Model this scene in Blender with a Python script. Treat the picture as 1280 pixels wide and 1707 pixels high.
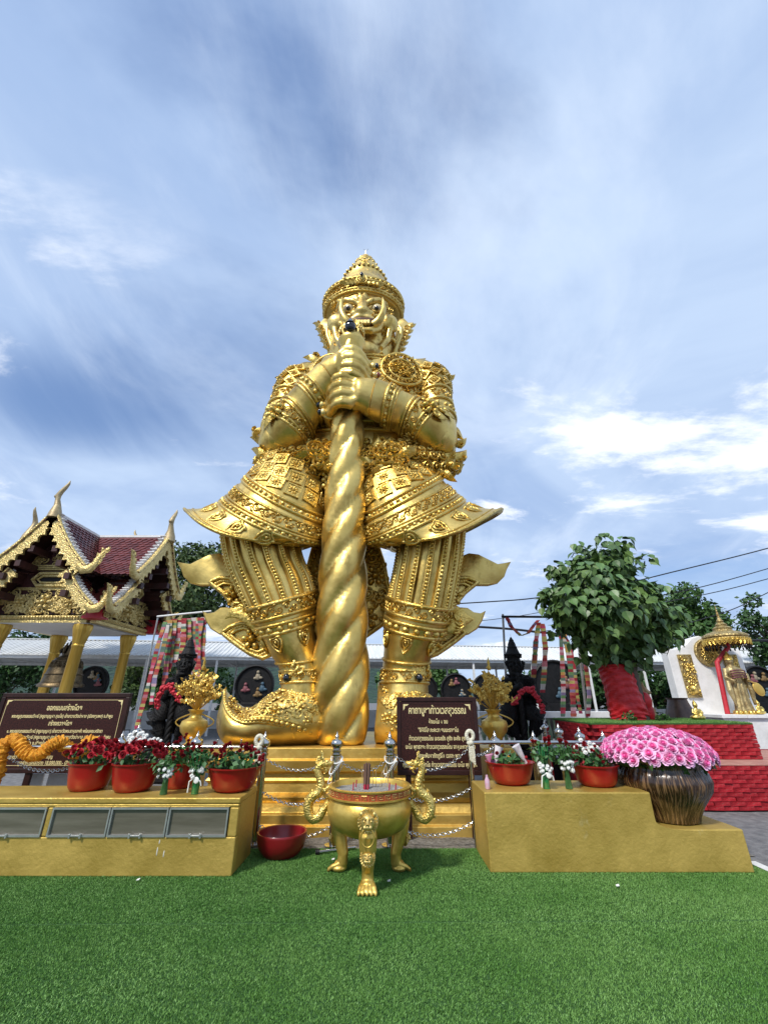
import bpy, bmesh, math, random
import numpy as np
from mathutils import Vector, Matrix, noise as mnoise

for _o in list(bpy.data.objects):
    bpy.data.objects.remove(_o)
scene = bpy.context.scene
COL = scene.collection
RAD = math.radians
PI = math.pi
rnd = random.Random(7)

# ------------------------------------------------------------------ camera
CAM_H, PITCH, FPX = 1.5, RAD(24.0), 700.0
cam_d = bpy.data.cameras.new('camera')
cam_d.sensor_fit = 'HORIZONTAL'
cam_d.sensor_width = 36.0
cam_d.lens = FPX / 1280.0 * 36.0
cam_d.clip_start, cam_d.clip_end = 0.05, 5000.0
cam = bpy.data.objects.new('camera', cam_d)
COL.objects.link(cam)
cam.location = (0, 0, CAM_H)
cam.rotation_euler = (RAD(90) + PITCH, 0, 0)
scene.camera = cam

# ------------------------------------------------------------------ sky
SUN_EL, SUN_AZ = RAD(48), RAD(215)      # azimuth measured clockwise from +Y
world = bpy.data.worlds.new('World')
scene.world = world
world.use_nodes = True
wn, wl = world.node_tree.nodes, world.node_tree.links
wn.clear()
def wnode(t, **k):
    n = wn.new(t)
    for a, b in k.items():
        setattr(n, a, b)
    return n
w_out = wnode('ShaderNodeOutputWorld')
w_bg = wnode('ShaderNodeBackground')
w_bg.inputs['Strength'].default_value = 0.10
w_sky = wnode('ShaderNodeTexSky', sky_type='NISHITA', sun_disc=False, sun_elevation=SUN_EL, sun_rotation=SUN_AZ)
w_sky.air_density, w_sky.dust_density, w_sky.ozone_density = 1.0, 0.6, 2.0
w_tc = wnode('ShaderNodeTexCoord')
w_sep = wnode('ShaderNodeSeparateXYZ')
wl.new(w_tc.outputs['Generated'], w_sep.inputs[0])
def wmath(op, a, b=None, c=None, clamp=False):
    n = wnode('ShaderNodeMath', operation=op, use_clamp=clamp)
    for i, x in enumerate((a, b, c)):
        if x is None:
            continue
        if isinstance(x, (int, float)):
            n.inputs[i].default_value = x
        else:
            wl.new(x, n.inputs[i])
    return n.outputs[0]
w_z = wmath('ADD', wmath('MAXIMUM', w_sep.outputs[2], 0.0), 0.16)
w_u = wmath('DIVIDE', w_sep.outputs[0], w_z)
w_v = wmath('DIVIDE', w_sep.outputs[1], w_z)
w_cmb = wnode('ShaderNodeCombineXYZ')
wl.new(w_u, w_cmb.inputs[0]); wl.new(w_v, w_cmb.inputs[1])
def wnoise(scale, detail, rough, dist, loc=(0, 0, 0), stretch=(1, 1, 1), rot=0.0):
    m = wnode('ShaderNodeMapping')
    m.inputs['Location'].default_value = loc
    m.inputs['Scale'].default_value = stretch
    m.inputs['Rotation'].default_value = (0, 0, rot)
    wl.new(w_cmb.outputs[0], m.inputs['Vector'])
    n = wnode('ShaderNodeTexNoise')
    n.inputs['Scale'].default_value = scale
    n.inputs['Detail'].default_value = detail
    n.inputs['Roughness'].default_value = rough
    n.inputs['Distortion'].default_value = dist
    wl.new(m.outputs[0], n.inputs['Vector'])
    return n.outputs['Fac']
def wramp(fac, stops, interp='EASE'):
    r = wnode('ShaderNodeValToRGB')
    r.color_ramp.interpolation = interp
    e = r.color_ramp.elements
    while len(e) < len(stops):
        e.new(0.5)
    for k, (p, c) in enumerate(stops):
        e[k].position = p
        e[k].color = (c, c, c, 1) if isinstance(c, (int, float)) else (*c, 1)
    wl.new(fac, r.inputs[0])
    return r.outputs[0]
def wmix(f, a, b):
    n = wnode('ShaderNodeMix', data_type='RGBA')
    if isinstance(f, (int, float)): n.inputs['Factor'].default_value = f
    else: wl.new(f, n.inputs['Factor'])
    for s, x in (('A', a), ('B', b)):
        i = [q for q in n.inputs if q.name == s and q.type == 'RGBA'][0]
        if isinstance(x, tuple): i.default_value = (*x, 1)
        else: wl.new(x, i)
    return [q for q in n.outputs if q.type == 'RGBA'][0]
# thin high veil, streaks of cirrus and lower banks of cumulus
def patch(u0, v0, ru, rv):        # a soft region of the cloud deck, 1 in its middle
    a = wmath('POWER', wmath('DIVIDE', wmath('SUBTRACT', w_u, u0), ru), 2.0)
    b = wmath('POWER', wmath('DIVIDE', wmath('SUBTRACT', w_v, v0), rv), 2.0)
    return wmath('POWER', 2.718, wmath('MULTIPLY', wmath('ADD', a, b), -1.0))
def bias(fac, *terms):
    for p, k in terms:
        fac = wmath('ADD', fac, wmath('MULTIPLY', p, k))
    return fac
gap_l, gap_r = patch(-0.95, 0.95, 0.32, 0.30), patch(1.5, 1.9, 0.6, 0.5)
puff = patch(0.98, 1.12, 0.50, 0.26)
veil = wramp(bias(wnoise(0.60, 7, 0.55, 0.8, (12.4, 8.1, 0), (1.0, 0.9, 1), 0.35), (gap_l, -0.27), (gap_r, -0.15)), [(0.24, 0.10), (0.46, 0.94)])
streak = wramp(bias(wnoise(1.3, 9, 0.60, 0.9, (2.4, 5.6, 0), (1.0, 0.62, 1), 0.7), (gap_l, -0.06)), [(0.46, 0.0), (0.76, 0.6)])
bank = wramp(bias(wnoise(1.5, 10, 0.62, 0.25, (3.1, 4.4, 0), (0.75, 1.3, 1)), (puff, 0.16)), [(0.55, 0.0), (0.66, 0.95)])
shade = wramp(wnoise(1.0, 6, 0.55, 0.6, (5.2, 9.1, 0), (1, .9, 1)), [(0.36, (2.7, 3.7, 5.6)), (0.64, (4.0, 5.0, 6.6))])
deep = wmix(0.35, w_sky.outputs[0], (0.95, 1.95, 4.6))
sky_col = wmix(veil, deep, shade)
sky_col = wmix(streak, sky_col, (5.6, 6.35, 7.5))
low = wramp(w_sep.outputs[2], [(0.12, 1.0), (0.60, 0.9), (0.80, 0.0)], 'LINEAR')
sky_col = wmix(wmath('MULTIPLY', bank, low), sky_col, (7.2, 7.5, 8.1))
wl.new(sky_col, w_bg.inputs['Color'])
wl.new(w_bg.outputs[0], w_out.inputs['Surface'])

# ------------------------------------------------------------------ sun behind thin cloud
sun_d = bpy.data.lights.new('sun', 'SUN')
sun_d.energy, sun_d.angle, sun_d.color = 2.4, RAD(8), (1.0, 0.95, 0.87)
sun = bpy.data.objects.new('sun', sun_d)
COL.objects.link(sun)
_sd = Vector((math.sin(SUN_AZ) * math.cos(SUN_EL), math.cos(SUN_AZ) * math.cos(SUN_EL), math.sin(SUN_EL)))
sun.rotation_euler = _sd.to_track_quat('Z', 'Y').to_euler()
sun.location = (-20, -20, 40)

vs = scene.view_settings
vs.view_transform, vs.look, vs.exposure, vs.gamma, vs.use_curve_mapping = 'Standard', 'None', 0.65, 1.0, False
scene.cycles.max_bounces = 6
scene.cycles.use_denoising = True

# ------------------------------------------------------------------ helpers
_c, _s = math.cos(PITCH), math.sin(PITCH)
def ray(px, py):
    u, v = (px - 640) / FPX, (853.5 - py) / FPX
    return Vector((u, _c - v * _s, _s + v * _c))
def P(px, py, Y):                      # the point of the place seen at that pixel, Y metres away
    d = ray(px, py); return Vector((0, 0, CAM_H)) + d * (Y / d.y)
def PZ(px, py, z):
    d = ray(px, py); return Vector((0, 0, CAM_H)) + d * ((z - CAM_H) / d.z)

ORG = {}
def link(o):
    COL.objects.link(o); return o
def tag(o, label=None, cat=None, group=None, kind=None):
    if label: o['label'] = label
    if cat: o['category'] = cat
    if group: o['group'] = group
    if kind: o['kind'] = kind
    return o
def thing(name, loc, label, cat, group=None):
    o = link(bpy.data.objects.new(name, None))
    o.empty_display_size = 0.1
    o.location = loc
    ORG[o.name] = Vector(loc)
    return tag(o, label, cat, group)

class MB:
    def __init__(self):
        self.v, self.f = [], []
    def add(self, vs_, fs_):
        k = len(self.v)
        self.v.extend([tuple(q) for q in vs_])
        self.f.extend([tuple(i + k for i in q) for q in fs_])
        return self
    def box(self, c, s, rot=None):
        x, y, z = s[0] / 2, s[1] / 2, s[2] / 2
        vv = [Vector((a * x, b * y, d * z)) for a in (-1, 1) for b in (-1, 1) for d in (-1, 1)]
        if rot is not None: vv = [rot @ q for q in vv]
        c = Vector(c)
        return self.add([q + c for q in vv], [(0, 1, 3, 2), (4, 6, 7, 5), (0, 4, 5, 1), (2, 3, 7, 6), (0, 2, 6, 4), (1, 5, 7, 3)])
    def box2(self, a, b):
        return self.box([(a[i] + b[i]) / 2 for i in range(3)], [abs(a[i] - b[i]) for i in range(3)])
    def tube(self, path, r, seg=8, cap=True, flat=1.0, closed=False):
        path = [Vector(p) for p in path]; n = len(path)
        if not hasattr(r, '__len__'): r = [r] * n
        vv, ff = [], []
        prev = None
        for i, p in enumerate(path):
            if closed: t = path[(i + 1) % n] - path[i - 1]
            else: t = path[min(i + 1, n - 1)] - path[max(i - 1, 0)]
            if t.length < 1e-9: t = Vector((0, 0, 1))
            t.normalize()
            if prev is None:
                a = Vector((0, 0, 1)) if abs(t.z) < 0.9 else Vector((1, 0, 0))
                nrm = (a - t * a.dot(t)).normalized()
            else:
                nrm = prev - t * prev.dot(t)
                if nrm.length < 1e-6: nrm = t.orthogonal()
                nrm.normalize()
            prev = nrm; bn = t.cross(nrm)
            for k in range(seg):
                a = 2 * PI * k / seg
                vv.append(p + (nrm * math.cos(a) + bn * math.sin(a) * flat) * r[i])
        m = n if closed else n - 1
        for i in range(m):
            j = (i + 1) % n
            for k in range(seg):
                k2 = (k + 1) % seg
                ff.append((i * seg + k, i * seg + k2, j * seg + k2, j * seg + k))
        if cap and not closed:
            ff.append(tuple(range(seg))[::-1]); ff.append(tuple((n - 1) * seg + k for k in range(seg)))
        return self.add(vv, ff)
    def lathe(self, prof, seg=24, c=(0, 0, 0), cap=True, fn=None):
        vv, ff = [], []
        c = Vector(c); n = len(prof)
        for i, (r, z) in enumerate(prof):
            for k in range(seg):
                a = 2 * PI * k / seg
                rr = r if fn is None else fn(r, z, a, i)
                vv.append(c + Vector((rr * math.cos(a), rr * math.sin(a), z)))
        for i in range(n - 1):
            for k in range(seg):
                k2 = (k + 1) % seg
                ff.append((i * seg + k, i * seg + k2, (i + 1) * seg + k2, (i + 1) * seg + k))
        if cap:
            ff.append(tuple(range(seg))[::-1]); ff.append(tuple((n - 1) * seg + k for k in range(seg)))
        return self.add(vv, ff)
    def ball(self, c, r, seg=8, rings=5, rot=None):
        if not hasattr(r, '__len__'): r = (r, r, r)
        vv, ff = [], []
        c = Vector(c)
        for i in range(1, rings):
            a = PI * i / rings
            for k in range(seg):
                b = 2 * PI * k / seg
                vv.append(Vector((r[0] * math.sin(a) * math.cos(b), r[1] * math.sin(a) * math.sin(b), r[2] * math.cos(a))))
        vv += [Vector((0, 0, r[2])), Vector((0, 0, -r[2]))]
        N = (rings - 1) * seg
        for i in range(rings - 2):
            for k in range(seg):
                k2 = (k + 1) % seg
                ff.append((i * seg + k, (i + 1) * seg + k, (i + 1) * seg + k2, i * seg + k2))
        for k in range(seg):
            k2 = (k + 1) % seg
            ff.append((N, k, k2)); ff.append((N + 1, (rings - 2) * seg + k2, (rings - 2) * seg + k))
        if rot is not None: vv = [rot @ q for q in vv]
        return self.add([q + c for q in vv], ff)
    def plate(self, poly, th, o=(0, 0, 0), ux=(1, 0, 0), uy=(0, 0, 1), bulge=0.0, ins=0.92):
        """outline extruded to thickness th, rounded by an inset rim when bulge > 0"""
        o, ux, uy = Vector(o), Vector(ux), Vector(uy)
        nz = ux.cross(uy).normalized()
        n = len(poly)
        cx = sum(p[0] for p in poly) / n; cy = sum(p[1] for p in poly) / n
        lay = [(-th / 2, 1.0), (th / 2, 1.0)] if not bulge else [(-th / 2 - bulge, ins), (-th / 2, 1.0), (th / 2, 1.0), (th / 2 + bulge, ins)]
        vv = []
        for w, s in lay:
            for (x, y) in poly:
                vv.append(o + ux * (cx + (x - cx) * s) + uy * (cy + (y - cy) * s) + nz * w)
        ff = []
        for l in range(len(lay) - 1):
            for k in range(n):
                k2 = (k + 1) % n
                ff.append((l * n + k, l * n + k2, (l + 1) * n + k2, (l + 1) * n + k))
        ff.append(tuple(range(n))[::-1]); ff.append(tuple((len(lay) - 1) * n + k for k in range(n)))
        return self.add(vv, ff)
    def stamp(self, piece, pos, nrm, up, sc=1.0, depth=None):
        nrm = Vector(nrm).normalized(); up = Vector(up)
        up = up - nrm * up.dot(nrm)
        if up.length < 1e-6: up = nrm.orthogonal()
        up.normalize(); rt = up.cross(nrm)
        d = sc if depth is None else depth
        pos = Vector(pos)
        return self.add([pos + rt * (a * sc) + up * (b * sc) + nrm * (w * d) for a, b, w in piece.v], piece.f)
    def mesh(self, name, off=(0, 0, 0), smooth=True, angle=50):
        me = bpy.data.meshes.new(name)
        o = Vector(off)
        me.from_pydata([(x - o.x, y - o.y, z - o.z) for x, y, z in self.v], [], self.f)
        if smooth:
            me.polygons.foreach_set('use_smooth', [True] * len(me.polygons))
            try: me.set_sharp_from_angle(angle=RAD(angle))
            except Exception: pass
        me.update()
        return me
    def build(self, name, m, parent=None, smooth=True, angle=50, bevel=0, kind=None, local=False, remesh=0, smooth_it=0, loc=None):
        off = Vector((0, 0, 0))
        if parent is not None and not local: off = ORG[parent.name]
        if loc is not None: off = Vector(loc)
        me = self.mesh(name, off, smooth, angle)
        me.materials.append(m)
        o = link(bpy.data.objects.new(name, me))
        if parent is not None:
            o.parent = parent
            ORG[o.name] = ORG[parent.name]
        elif loc is not None:
            o.location = loc; ORG[o.name] = off
        else:
            ORG[o.name] = Vector((0, 0, 0))
        if remesh:
            q = o.modifiers.new('remesh', 'REMESH'); q.mode = 'VOXEL'; q.voxel_size = remesh; q.use_smooth_shade = True
        if smooth_it:
            q = o.modifiers.new('smooth', 'SMOOTH'); q.iterations = smooth_it; q.factor = 0.5
        if bevel:
            q = o.modifiers.new('bevel', 'BEVEL'); q.width = bevel; q.segments = 2; q.limit_method = 'ANGLE'; q.angle_limit = RAD(40)
        if kind: o['kind'] = kind
        return o
def place(name, me, m, parent, loc=(0, 0, 0), rot=(0, 0, 0), sc=(1, 1, 1), label=None):
    """a part that shares mesh data; loc is in world metres"""
    o = link(bpy.data.objects.new(name, me))
    if m is not None and not me.materials: me.materials.append(m)
    o.parent = parent
    o.location = Vector(loc) - (ORG[parent.name] if parent is not None else Vector((0, 0, 0)))
    o.rotation_euler = rot; o.scale = sc if hasattr(sc, '__len__') else (sc, sc, sc)
    ORG[o.name] = ORG[parent.name] if parent is not None else Vector(loc)
    return o
def copy_tree(o, parent=None):
    c = link(o.copy()); c.parent = parent
    for ch in list(o.children): copy_tree(ch, c)
    return c
def stand(o, loc, rz=0.0, label=None, sc=None):
    o.location = loc; o.rotation_euler = (0, 0, rz)
    if label: o['label'] = label
    if sc: o.scale = (sc, sc, sc)
    return o
def inst(proto, used, loc, rz=0.0, label=None, sc=None):
    o = copy_tree(proto) if used[0] else proto
    used[0] = True
    return stand(o, loc, rz, label, sc)

class Loft:
    """rings c + a cos(th) + b sin(th), interpolated smoothly; th = 90 degrees is the front"""
    def __init__(self, rings):
        self.c = [r[0] for r in rings]; self.a = [r[1] for r in rings]; self.b = [r[2] for r in rings]
        self.sag = [r[3] if len(r) > 3 else 0.0 for r in rings]
        self.n = len(rings); self.tip = None
    def _cr(self, arr, t):
        x = max(0.0, min(1.0, t)) * (self.n - 1); i = min(int(x), self.n - 2); f = x - i
        p0, p1, p2, p3 = arr[max(i - 1, 0)], arr[i], arr[i + 1], arr[min(i + 2, self.n - 1)]
        return (p1 * 2 + (p2 - p0) * f + (p0 * 2 - p1 * 5 + p2 * 4 - p3) * f ** 2 + (p1 * 3 - p0 - p2 * 3 + p3) * f ** 3) * 0.5
    def ev(self, t, th, k=1.0):
        c, a, b, s = (self._cr(q, t) for q in (self.c, self.a, self.b, self.sag))
        p = c + (a * math.cos(th) + b * math.sin(th)) * k
        if s: p = p + Vector((0, 0, -s * max(0.0, math.sin(th)) ** 2))
        if self.tip and t > .7:      # hem drawn out to a point on one side
            p = p + self.tip[1] * (((t - .7) / .3) ** 2 * max(0.0, self.tip[0] * math.cos(th)) ** 9)
        return p
    def nrm(self, t, th):
        e = 1e-3
        du = self.ev(t, th + e) - self.ev(t, th - e)
        dv = self.ev(min(1, t + e), th) - self.ev(max(0, t - e), th)
        n = du.cross(dv).normalized()
        if n.dot(self.ev(t, th) - self._cr(self.c, t)) < 0: n = -n
        return n, dv.normalized()
    def mesh(self, mb, nt=24, nth=32, disp=None, t0=0.0, t1=1.0, cap=True, k=1.0):
        vv, ff = [], []
        for i in range(nt + 1):
            t = t0 + (t1 - t0) * i / nt
            for j in range(nth):
                th = 2 * PI * j / nth
                p = self.ev(t, th, k)
                if disp:
                    d = disp(t, th)
                    if d: p = p + self.nrm(t, th)[0] * d
                vv.append(p)
        for i in range(nt):
            for j in range(nth):
                j2 = (j + 1) % nth
                ff.append((i * nth + j, i * nth + j2, (i + 1) * nth + j2, (i + 1) * nth + j))
        if cap:
            ff.append(tuple(range(nth))[::-1]); ff.append(tuple(nt * nth + j for j in range(nth)))
        mb.add(vv, ff); return self
    def row(self, mb, piece, t, sc, step, th0=-0.15 * PI, th1=1.15 * PI, lift=0.0, depth=None, spin=0.0, kt=None):
        """stamp a piece at even spacing along the ring at t"""
        K = 160; pts = [self.ev(t, th0 + (th1 - th0) * q / K) for q in range(K + 1)]
        L = [0.0]
        for q in range(K): L.append(L[-1] + (pts[q + 1] - pts[q]).length)
        n = max(1, int(L[-1] / step)); q = 0
        for i in range(n + 1):
            s = L[-1] * i / n
            while q < K - 1 and L[q + 1] < s: q += 1
            f = (s - L[q]) / max(1e-9, L[q + 1] - L[q])
            th = th0 + (th1 - th0) * (q + f) / K
            nn, up = self.nrm(t, th)
            if spin: up = Matrix.Rotation(spin, 3, nn) @ up
            mb.stamp(piece, self.ev(t, th) + nn * lift, nn, up, sc, depth)
    def cord(self, mb, t, r, nth=48, lift=0.0, th0=0.0, th1=2 * PI):
        full = abs(th1 - th0) > 6.2
        pts = []
        for q in range(nth + (0 if full else 1)):
            th = th0 + (th1 - th0) * q / nth
            pts.append(self.ev(t, th) + self.nrm(t, th)[0] * lift)
        mb.tube(pts, r, 6, cap=not full, closed=full)
def SR(L, R, Y, d, bz=0.0, sag=0.0, Y2=None):
    """ring from the two outline pixels at depth Y, d metres deep towards the viewer"""
    a, b = P(L[0], L[1], Y), P(R[0], R[1], Y2 or Y)
    return ((a + b) / 2, (b - a) / 2, Vector((0, -d, bz)), sag)

# ------------------------------------------------------------------ materials
def mat(name, col, col2=None, nscale=4.0, rough=0.5, metal=0.0, bump=0.0, bscale=20.0, btype='noise', spec=0.5, rvar=0.0,
        detail=4.0, lo=0.35, hi=0.65, trans=0.0, coat=0.0, stretch=None, objrand=0.0, sub=0.0, bdist=0.02, spots=None):
    m = bpy.data.materials.new(name); m.use_nodes = True
    nt = m.node_tree; N, Lk = nt.nodes, nt.links
    b = N['Principled BSDF']
    b.inputs['Base Color'].default_value = (*col, 1); b.inputs['Roughness'].default_value = rough
    b.inputs['Metallic'].default_value = metal; b.inputs['Specular IOR Level'].default_value = spec
    if trans: b.inputs['Transmission Weight'].default_value = trans
    if coat: b.inputs['Coat Weight'].default_value = coat; b.inputs['Coat Roughness'].default_value = 0.08
    tc = N.new('ShaderNodeTexCoord'); mp = N.new('ShaderNodeMapping')
    Lk.new(tc.outputs['Object'], mp.inputs['Vector'])
    if stretch: mp.inputs['Scale'].default_value = stretch
    colout = None
    if col2 is not None:
        n = N.new('ShaderNodeTexNoise'); n.inputs['Scale'].default_value = nscale; n.inputs['Detail'].default_value = detail
        n.inputs['Roughness'].default_value = 0.6
        Lk.new(mp.outputs[0], n.inputs['Vector'])
        r = N.new('ShaderNodeValToRGB'); e = r.color_ramp.elements
        e[0].position, e[1].position = lo, hi
        e[0].color, e[1].color = (*col, 1), (*col2, 1)
        Lk.new(n.outputs['Fac'], r.inputs[0]); colout = r.outputs[0]
        if rvar:
            mr = N.new('ShaderNodeMapRange'); mr.inputs['To Min'].default_value = max(0.02, rough - rvar); mr.inputs['To Max'].default_value = min(1, rough + rvar)
            mr.inputs['From Min'].default_value = 0.3; mr.inputs['From Max'].default_value = 0.7
            Lk.new(n.outputs['Fac'], mr.inputs['Value']); Lk.new(mr.outputs[0], b.inputs['Roughness'])
    if spots and colout is not None:      # (colour, scale, threshold, stretch, amount)
        mp2 = N.new('ShaderNodeMapping'); mp2.inputs['Scale'].default_value = spots[3]; Lk.new(tc.outputs['Object'], mp2.inputs['Vector'])
        n2 = N.new('ShaderNodeTexNoise'); n2.inputs['Scale'].default_value = spots[1]; n2.inputs['Detail'].default_value = 9; n2.inputs['Roughness'].default_value = .65
        Lk.new(mp2.outputs[0], n2.inputs['Vector'])
        m3 = N.new('ShaderNodeMapRange'); m3.inputs['From Min'].default_value = spots[2]; m3.inputs['From Max'].default_value = spots[2] + .08; m3.inputs['To Max'].default_value = spots[4]
        Lk.new(n2.outputs['Fac'], m3.inputs['Value'])
        x = N.new('ShaderNodeMix'); x.data_type = 'RGBA'; qi = [q for q in x.inputs if q.type == 'RGBA']; Lk.new(colout, qi[0]); qi[1].default_value = (*spots[0], 1)
        Lk.new(m3.outputs[0], x.inputs['Factor']); colout = [q for q in x.outputs if q.type == 'RGBA'][0]
    if objrand:
        oi = N.new('ShaderNodeObjectInfo'); hs = N.new('ShaderNodeHueSaturation')
        mr = N.new('ShaderNodeMapRange'); mr.inputs['To Min'].default_value = 1 - objrand; mr.inputs['To Max'].default_value = 1 + objrand
        Lk.new(oi.outputs['Random'], mr.inputs['Value']); Lk.new(mr.outputs[0], hs.inputs['Value'])
        if colout is not None: Lk.new(colout, hs.inputs['Color'])
        else: hs.inputs['Color'].default_value = (*col, 1)
        colout = hs.outputs[0]
    if colout is not None: Lk.new(colout, b.inputs['Base Color'])
    if bump:
        if btype == 'voronoi':
            t = N.new('ShaderNodeTexVoronoi'); t.feature = 'SMOOTH_F1'; o = t.outputs['Distance']
        elif btype == 'wave':
            t = N.new('ShaderNodeTexWave'); t.inputs['Distortion'].default_value = 6; t.inputs['Detail'].default_value = 2; o = t.outputs['Fac']
        else:
            t = N.new('ShaderNodeTexNoise'); t.inputs['Detail'].default_value = 5; o = t.outputs['Fac']
        t.inputs['Scale'].default_value = bscale
        Lk.new(mp.outputs[0], t.inputs['Vector'])
        bp = N.new('ShaderNodeBump'); bp.inputs['Strength'].default_value = bump; bp.inputs['Distance'].default_value = bdist
        Lk.new(o, bp.inputs['Height']); Lk.new(bp.outputs[0], b.inputs['Normal'])
    if sub:
        b.inputs['Subsurface Weight'].default_value = sub
    return m
GOLD = mat('gold_leaf', (0.48, 0.30, 0.058), (0.81, 0.60, 0.195), 1.7, 0.38, 0.9, 0.4, 2.4, rvar=0.12, bdist=0.06, detail=9, lo=.28, hi=.62, spots=((.20, .11, .02), 2.6, .57, (1, 1, .45), .38))
GOLD_R = mat('gold_relief', (0.55, 0.35, 0.066), (0.83, 0.615, 0.195), 2.5, 0.38, 0.9, 0.5, 22.0, rvar=0.08, bdist=0.03, detail=9, spots=((.16, .08, .015), 5.0, .55, (1, 1, 1), .45))
GOLD_C = mat('gold_carved', (0.58, 0.34, 0.06), (0.86, 0.60, 0.18), 3.0, 0.40, 0.88, 1.0, 7.5, 'voronoi', rvar=0.08, bdist=0.09)
GOLD_PALE = mat('pale_gold', (0.62, 0.44, 0.13), (0.85, 0.67, 0.27), 2.0, 0.43, 0.8, 0.3, 3.0, rvar=0.08, bdist=0.05)
GOLD_PLINTH = mat('gold_paint', (0.56, 0.34, 0.06), (0.78, 0.54, 0.15), 1.6, 0.46, 0.75, 0.3, 14.0, rvar=0.1, detail=8)
GOLD_BOX = mat('gold_wall_paint', (0.43, 0.29, 0.055), (0.60, 0.425, 0.105), 2.2, 0.5, 0.5, 0.22, 34.0, rvar=0.12, detail=12, lo=.3, hi=.7, spots=((.60, .50, .24), 5.5, .64, (1, 1, .5), .5))
BRASS = mat('brass', (0.60, 0.38, 0.07), (0.78, 0.55, 0.14), 5.0, 0.38, 0.72, 0.12, 30.0, rvar=0.08)
BRASS_R = mat('brass_relief', (0.60, 0.40, 0.09), (0.85, 0.65, 0.22), 9.0, 0.36, 1.0, 0.6, 55.0, 'voronoi', bdist=0.01)
BLACK = mat('black_lacquer', (0.004, 0.004, 0.004), (0.012, 0.011, 0.011), 6.0, 0.5, 0.0, 0.4, 40.0, spec=0.25)
STEEL = mat('stainless_steel', (0.50, 0.49, 0.46), (0.60, 0.59, 0.56), 12.0, 0.16, 1.0, stretch=(1, 1, 0.2))
WHITE = mat('white_bloom', (0.78, 0.78, 0.74), (0.86, 0.86, 0.83), 20.0, 0.7)
JEWEL_B = mat('black_jewel', (0.004, 0.005, 0.006), rough=0.08, coat=0.6)
EYE_W = mat('eye_white', (0.66, 0.55, 0.32), rough=0.3)
# ------------------------------------------------------------------ ground
def sheet(name, x0, x1, y0, y1, z, m, nx=1, ny=1, kind='structure', hf=None):
    mb = MB(); vv = []; ff = []
    for j in range(ny + 1):
        for i in range(nx + 1):
            x = x0 + (x1 - x0) * i / nx; y = y0 + (y1 - y0) * j / ny
            vv.append((x, y, z + (hf(x, y) if hf else 0)))
    for j in range(ny):
        for i in range(nx):
            a = j * (nx + 1) + i
            ff.append((a, a + 1, a + nx + 2, a + nx + 1))
    mb.add(vv, ff)
    return tag(mb.build(name, m), kind=kind)
ASPHALT = mat('asphalt', (0.10, 0.10, 0.105), (0.24, 0.235, 0.23), 9.0, 0.9, 0, 0.8, 60.0, detail=8, lo=0.3, hi=0.75)
sheet('ground', -900, 900, -60, 1500, -0.02, ASPHALT)
GRAVEL = mat('gravel', (0.10, 0.09, 0.075), (0.26, 0.24, 0.21), 26.0, 0.95, 0, 1.0, 70.0, detail=8)
sheet('gravel_strip', -9, 3.9, 5.5, 6.9, -0.012, GRAVEL, 90, 14, hf=lambda x, y: 0.018 * mnoise.noise((x * 9, y * 9, 1)) if 5.5 < y < 6.9 and -9 < x < 3.9 else 0)
TURF_BASE = mat('turf_backing', (0.022, 0.075, 0.012), (0.038, 0.11, 0.02), 30.0, 0.95, 0, 0.6, 120.0)
TURF = mat('turf_blade', (0.085, 0.225, 0.036), (0.205, 0.375, 0.10), 1.1, 0.55, 0, spec=0.4, detail=14, lo=0.28, hi=0.74)
TX1, TY1 = 3.62, 5.68
sheet('lawn_mat', -9, TX1, -3.5, TY1, 0.004, TURF_BASE)
def grass(name, n, area, seed, h=0.013, w=0.0034, z=0.004, label=None, holes=()):
    r = np.random.default_rng(seed)
    x0, x1, y0, y1 = area
    x = r.uniform(x0, x1, n); y = r.uniform(y0, y1, n)
    keep = np.ones(n, bool)
    for (a, b, c, d) in holes: keep &= ~((x > a) & (x < b) & (y > c) & (y < d))
    keep &= np.abs(y - 4.02 - .012 * x - .006 * np.sin(x * 5)) > .0065
    x, y = x[keep], y[keep]; n = len(x)
    # wear of the carpet: trodden patches lie flatter
    lean = 0.5 + 0.22 * np.sin(x * 2.1 + np.sin(y * 3.3)) * np.sin(y * 2.7 + 1.3 * np.sin(x * 1.7))
    seam = np.exp(-((y - 4.02 - 0.012 * x) / 0.012) ** 2) + np.exp(-((y - 3.13 + 0.01 * x) / 0.01) ** 2) * 0.4
    hh = h * r.uniform(0.6, 1.2, n) * (1 - 0.75 * seam) * (1 - 0.25 * lean)
    a = r.uniform(0, 2 * np.pi, n); ww = w * r.uniform(0.6, 1.3, n)
    b = r.normal(-1.2, 1.3, n); ln = h * (0.35 + 0.6 * lean) * r.uniform(0.3, 1.2, n)
    V = np.empty((n, 3, 3))
    V[:, 0, 0] = x - np.cos(a) * ww; V[:, 0, 1] = y - np.sin(a) * ww; V[:, 0, 2] = z
    V[:, 1, 0] = x + np.cos(a) * ww; V[:, 1, 1] = y + np.sin(a) * ww; V[:, 1, 2] = z
    V[:, 2, 0] = x + np.cos(b) * ln; V[:, 2, 1] = y + np.sin(b) * ln; V[:, 2, 2] = z + hh
    me = bpy.data.meshes.new(name)
    me.vertices.add(3 * n); me.vertices.foreach_set('co', V.ravel())
    me.loops.add(3 * n); me.loops.foreach_set('vertex_index', np.arange(3 * n))
    me.polygons.add(n); me.polygons.foreach_set('loop_start', np.arange(0, 3 * n, 3)); me.polygons.foreach_set('loop_total', np.full(n, 3))
    me.update(); me.materials.append(TURF)
    return tag(link(bpy.data.objects.new(name, me)), label, 'grass', kind='stuff')
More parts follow.
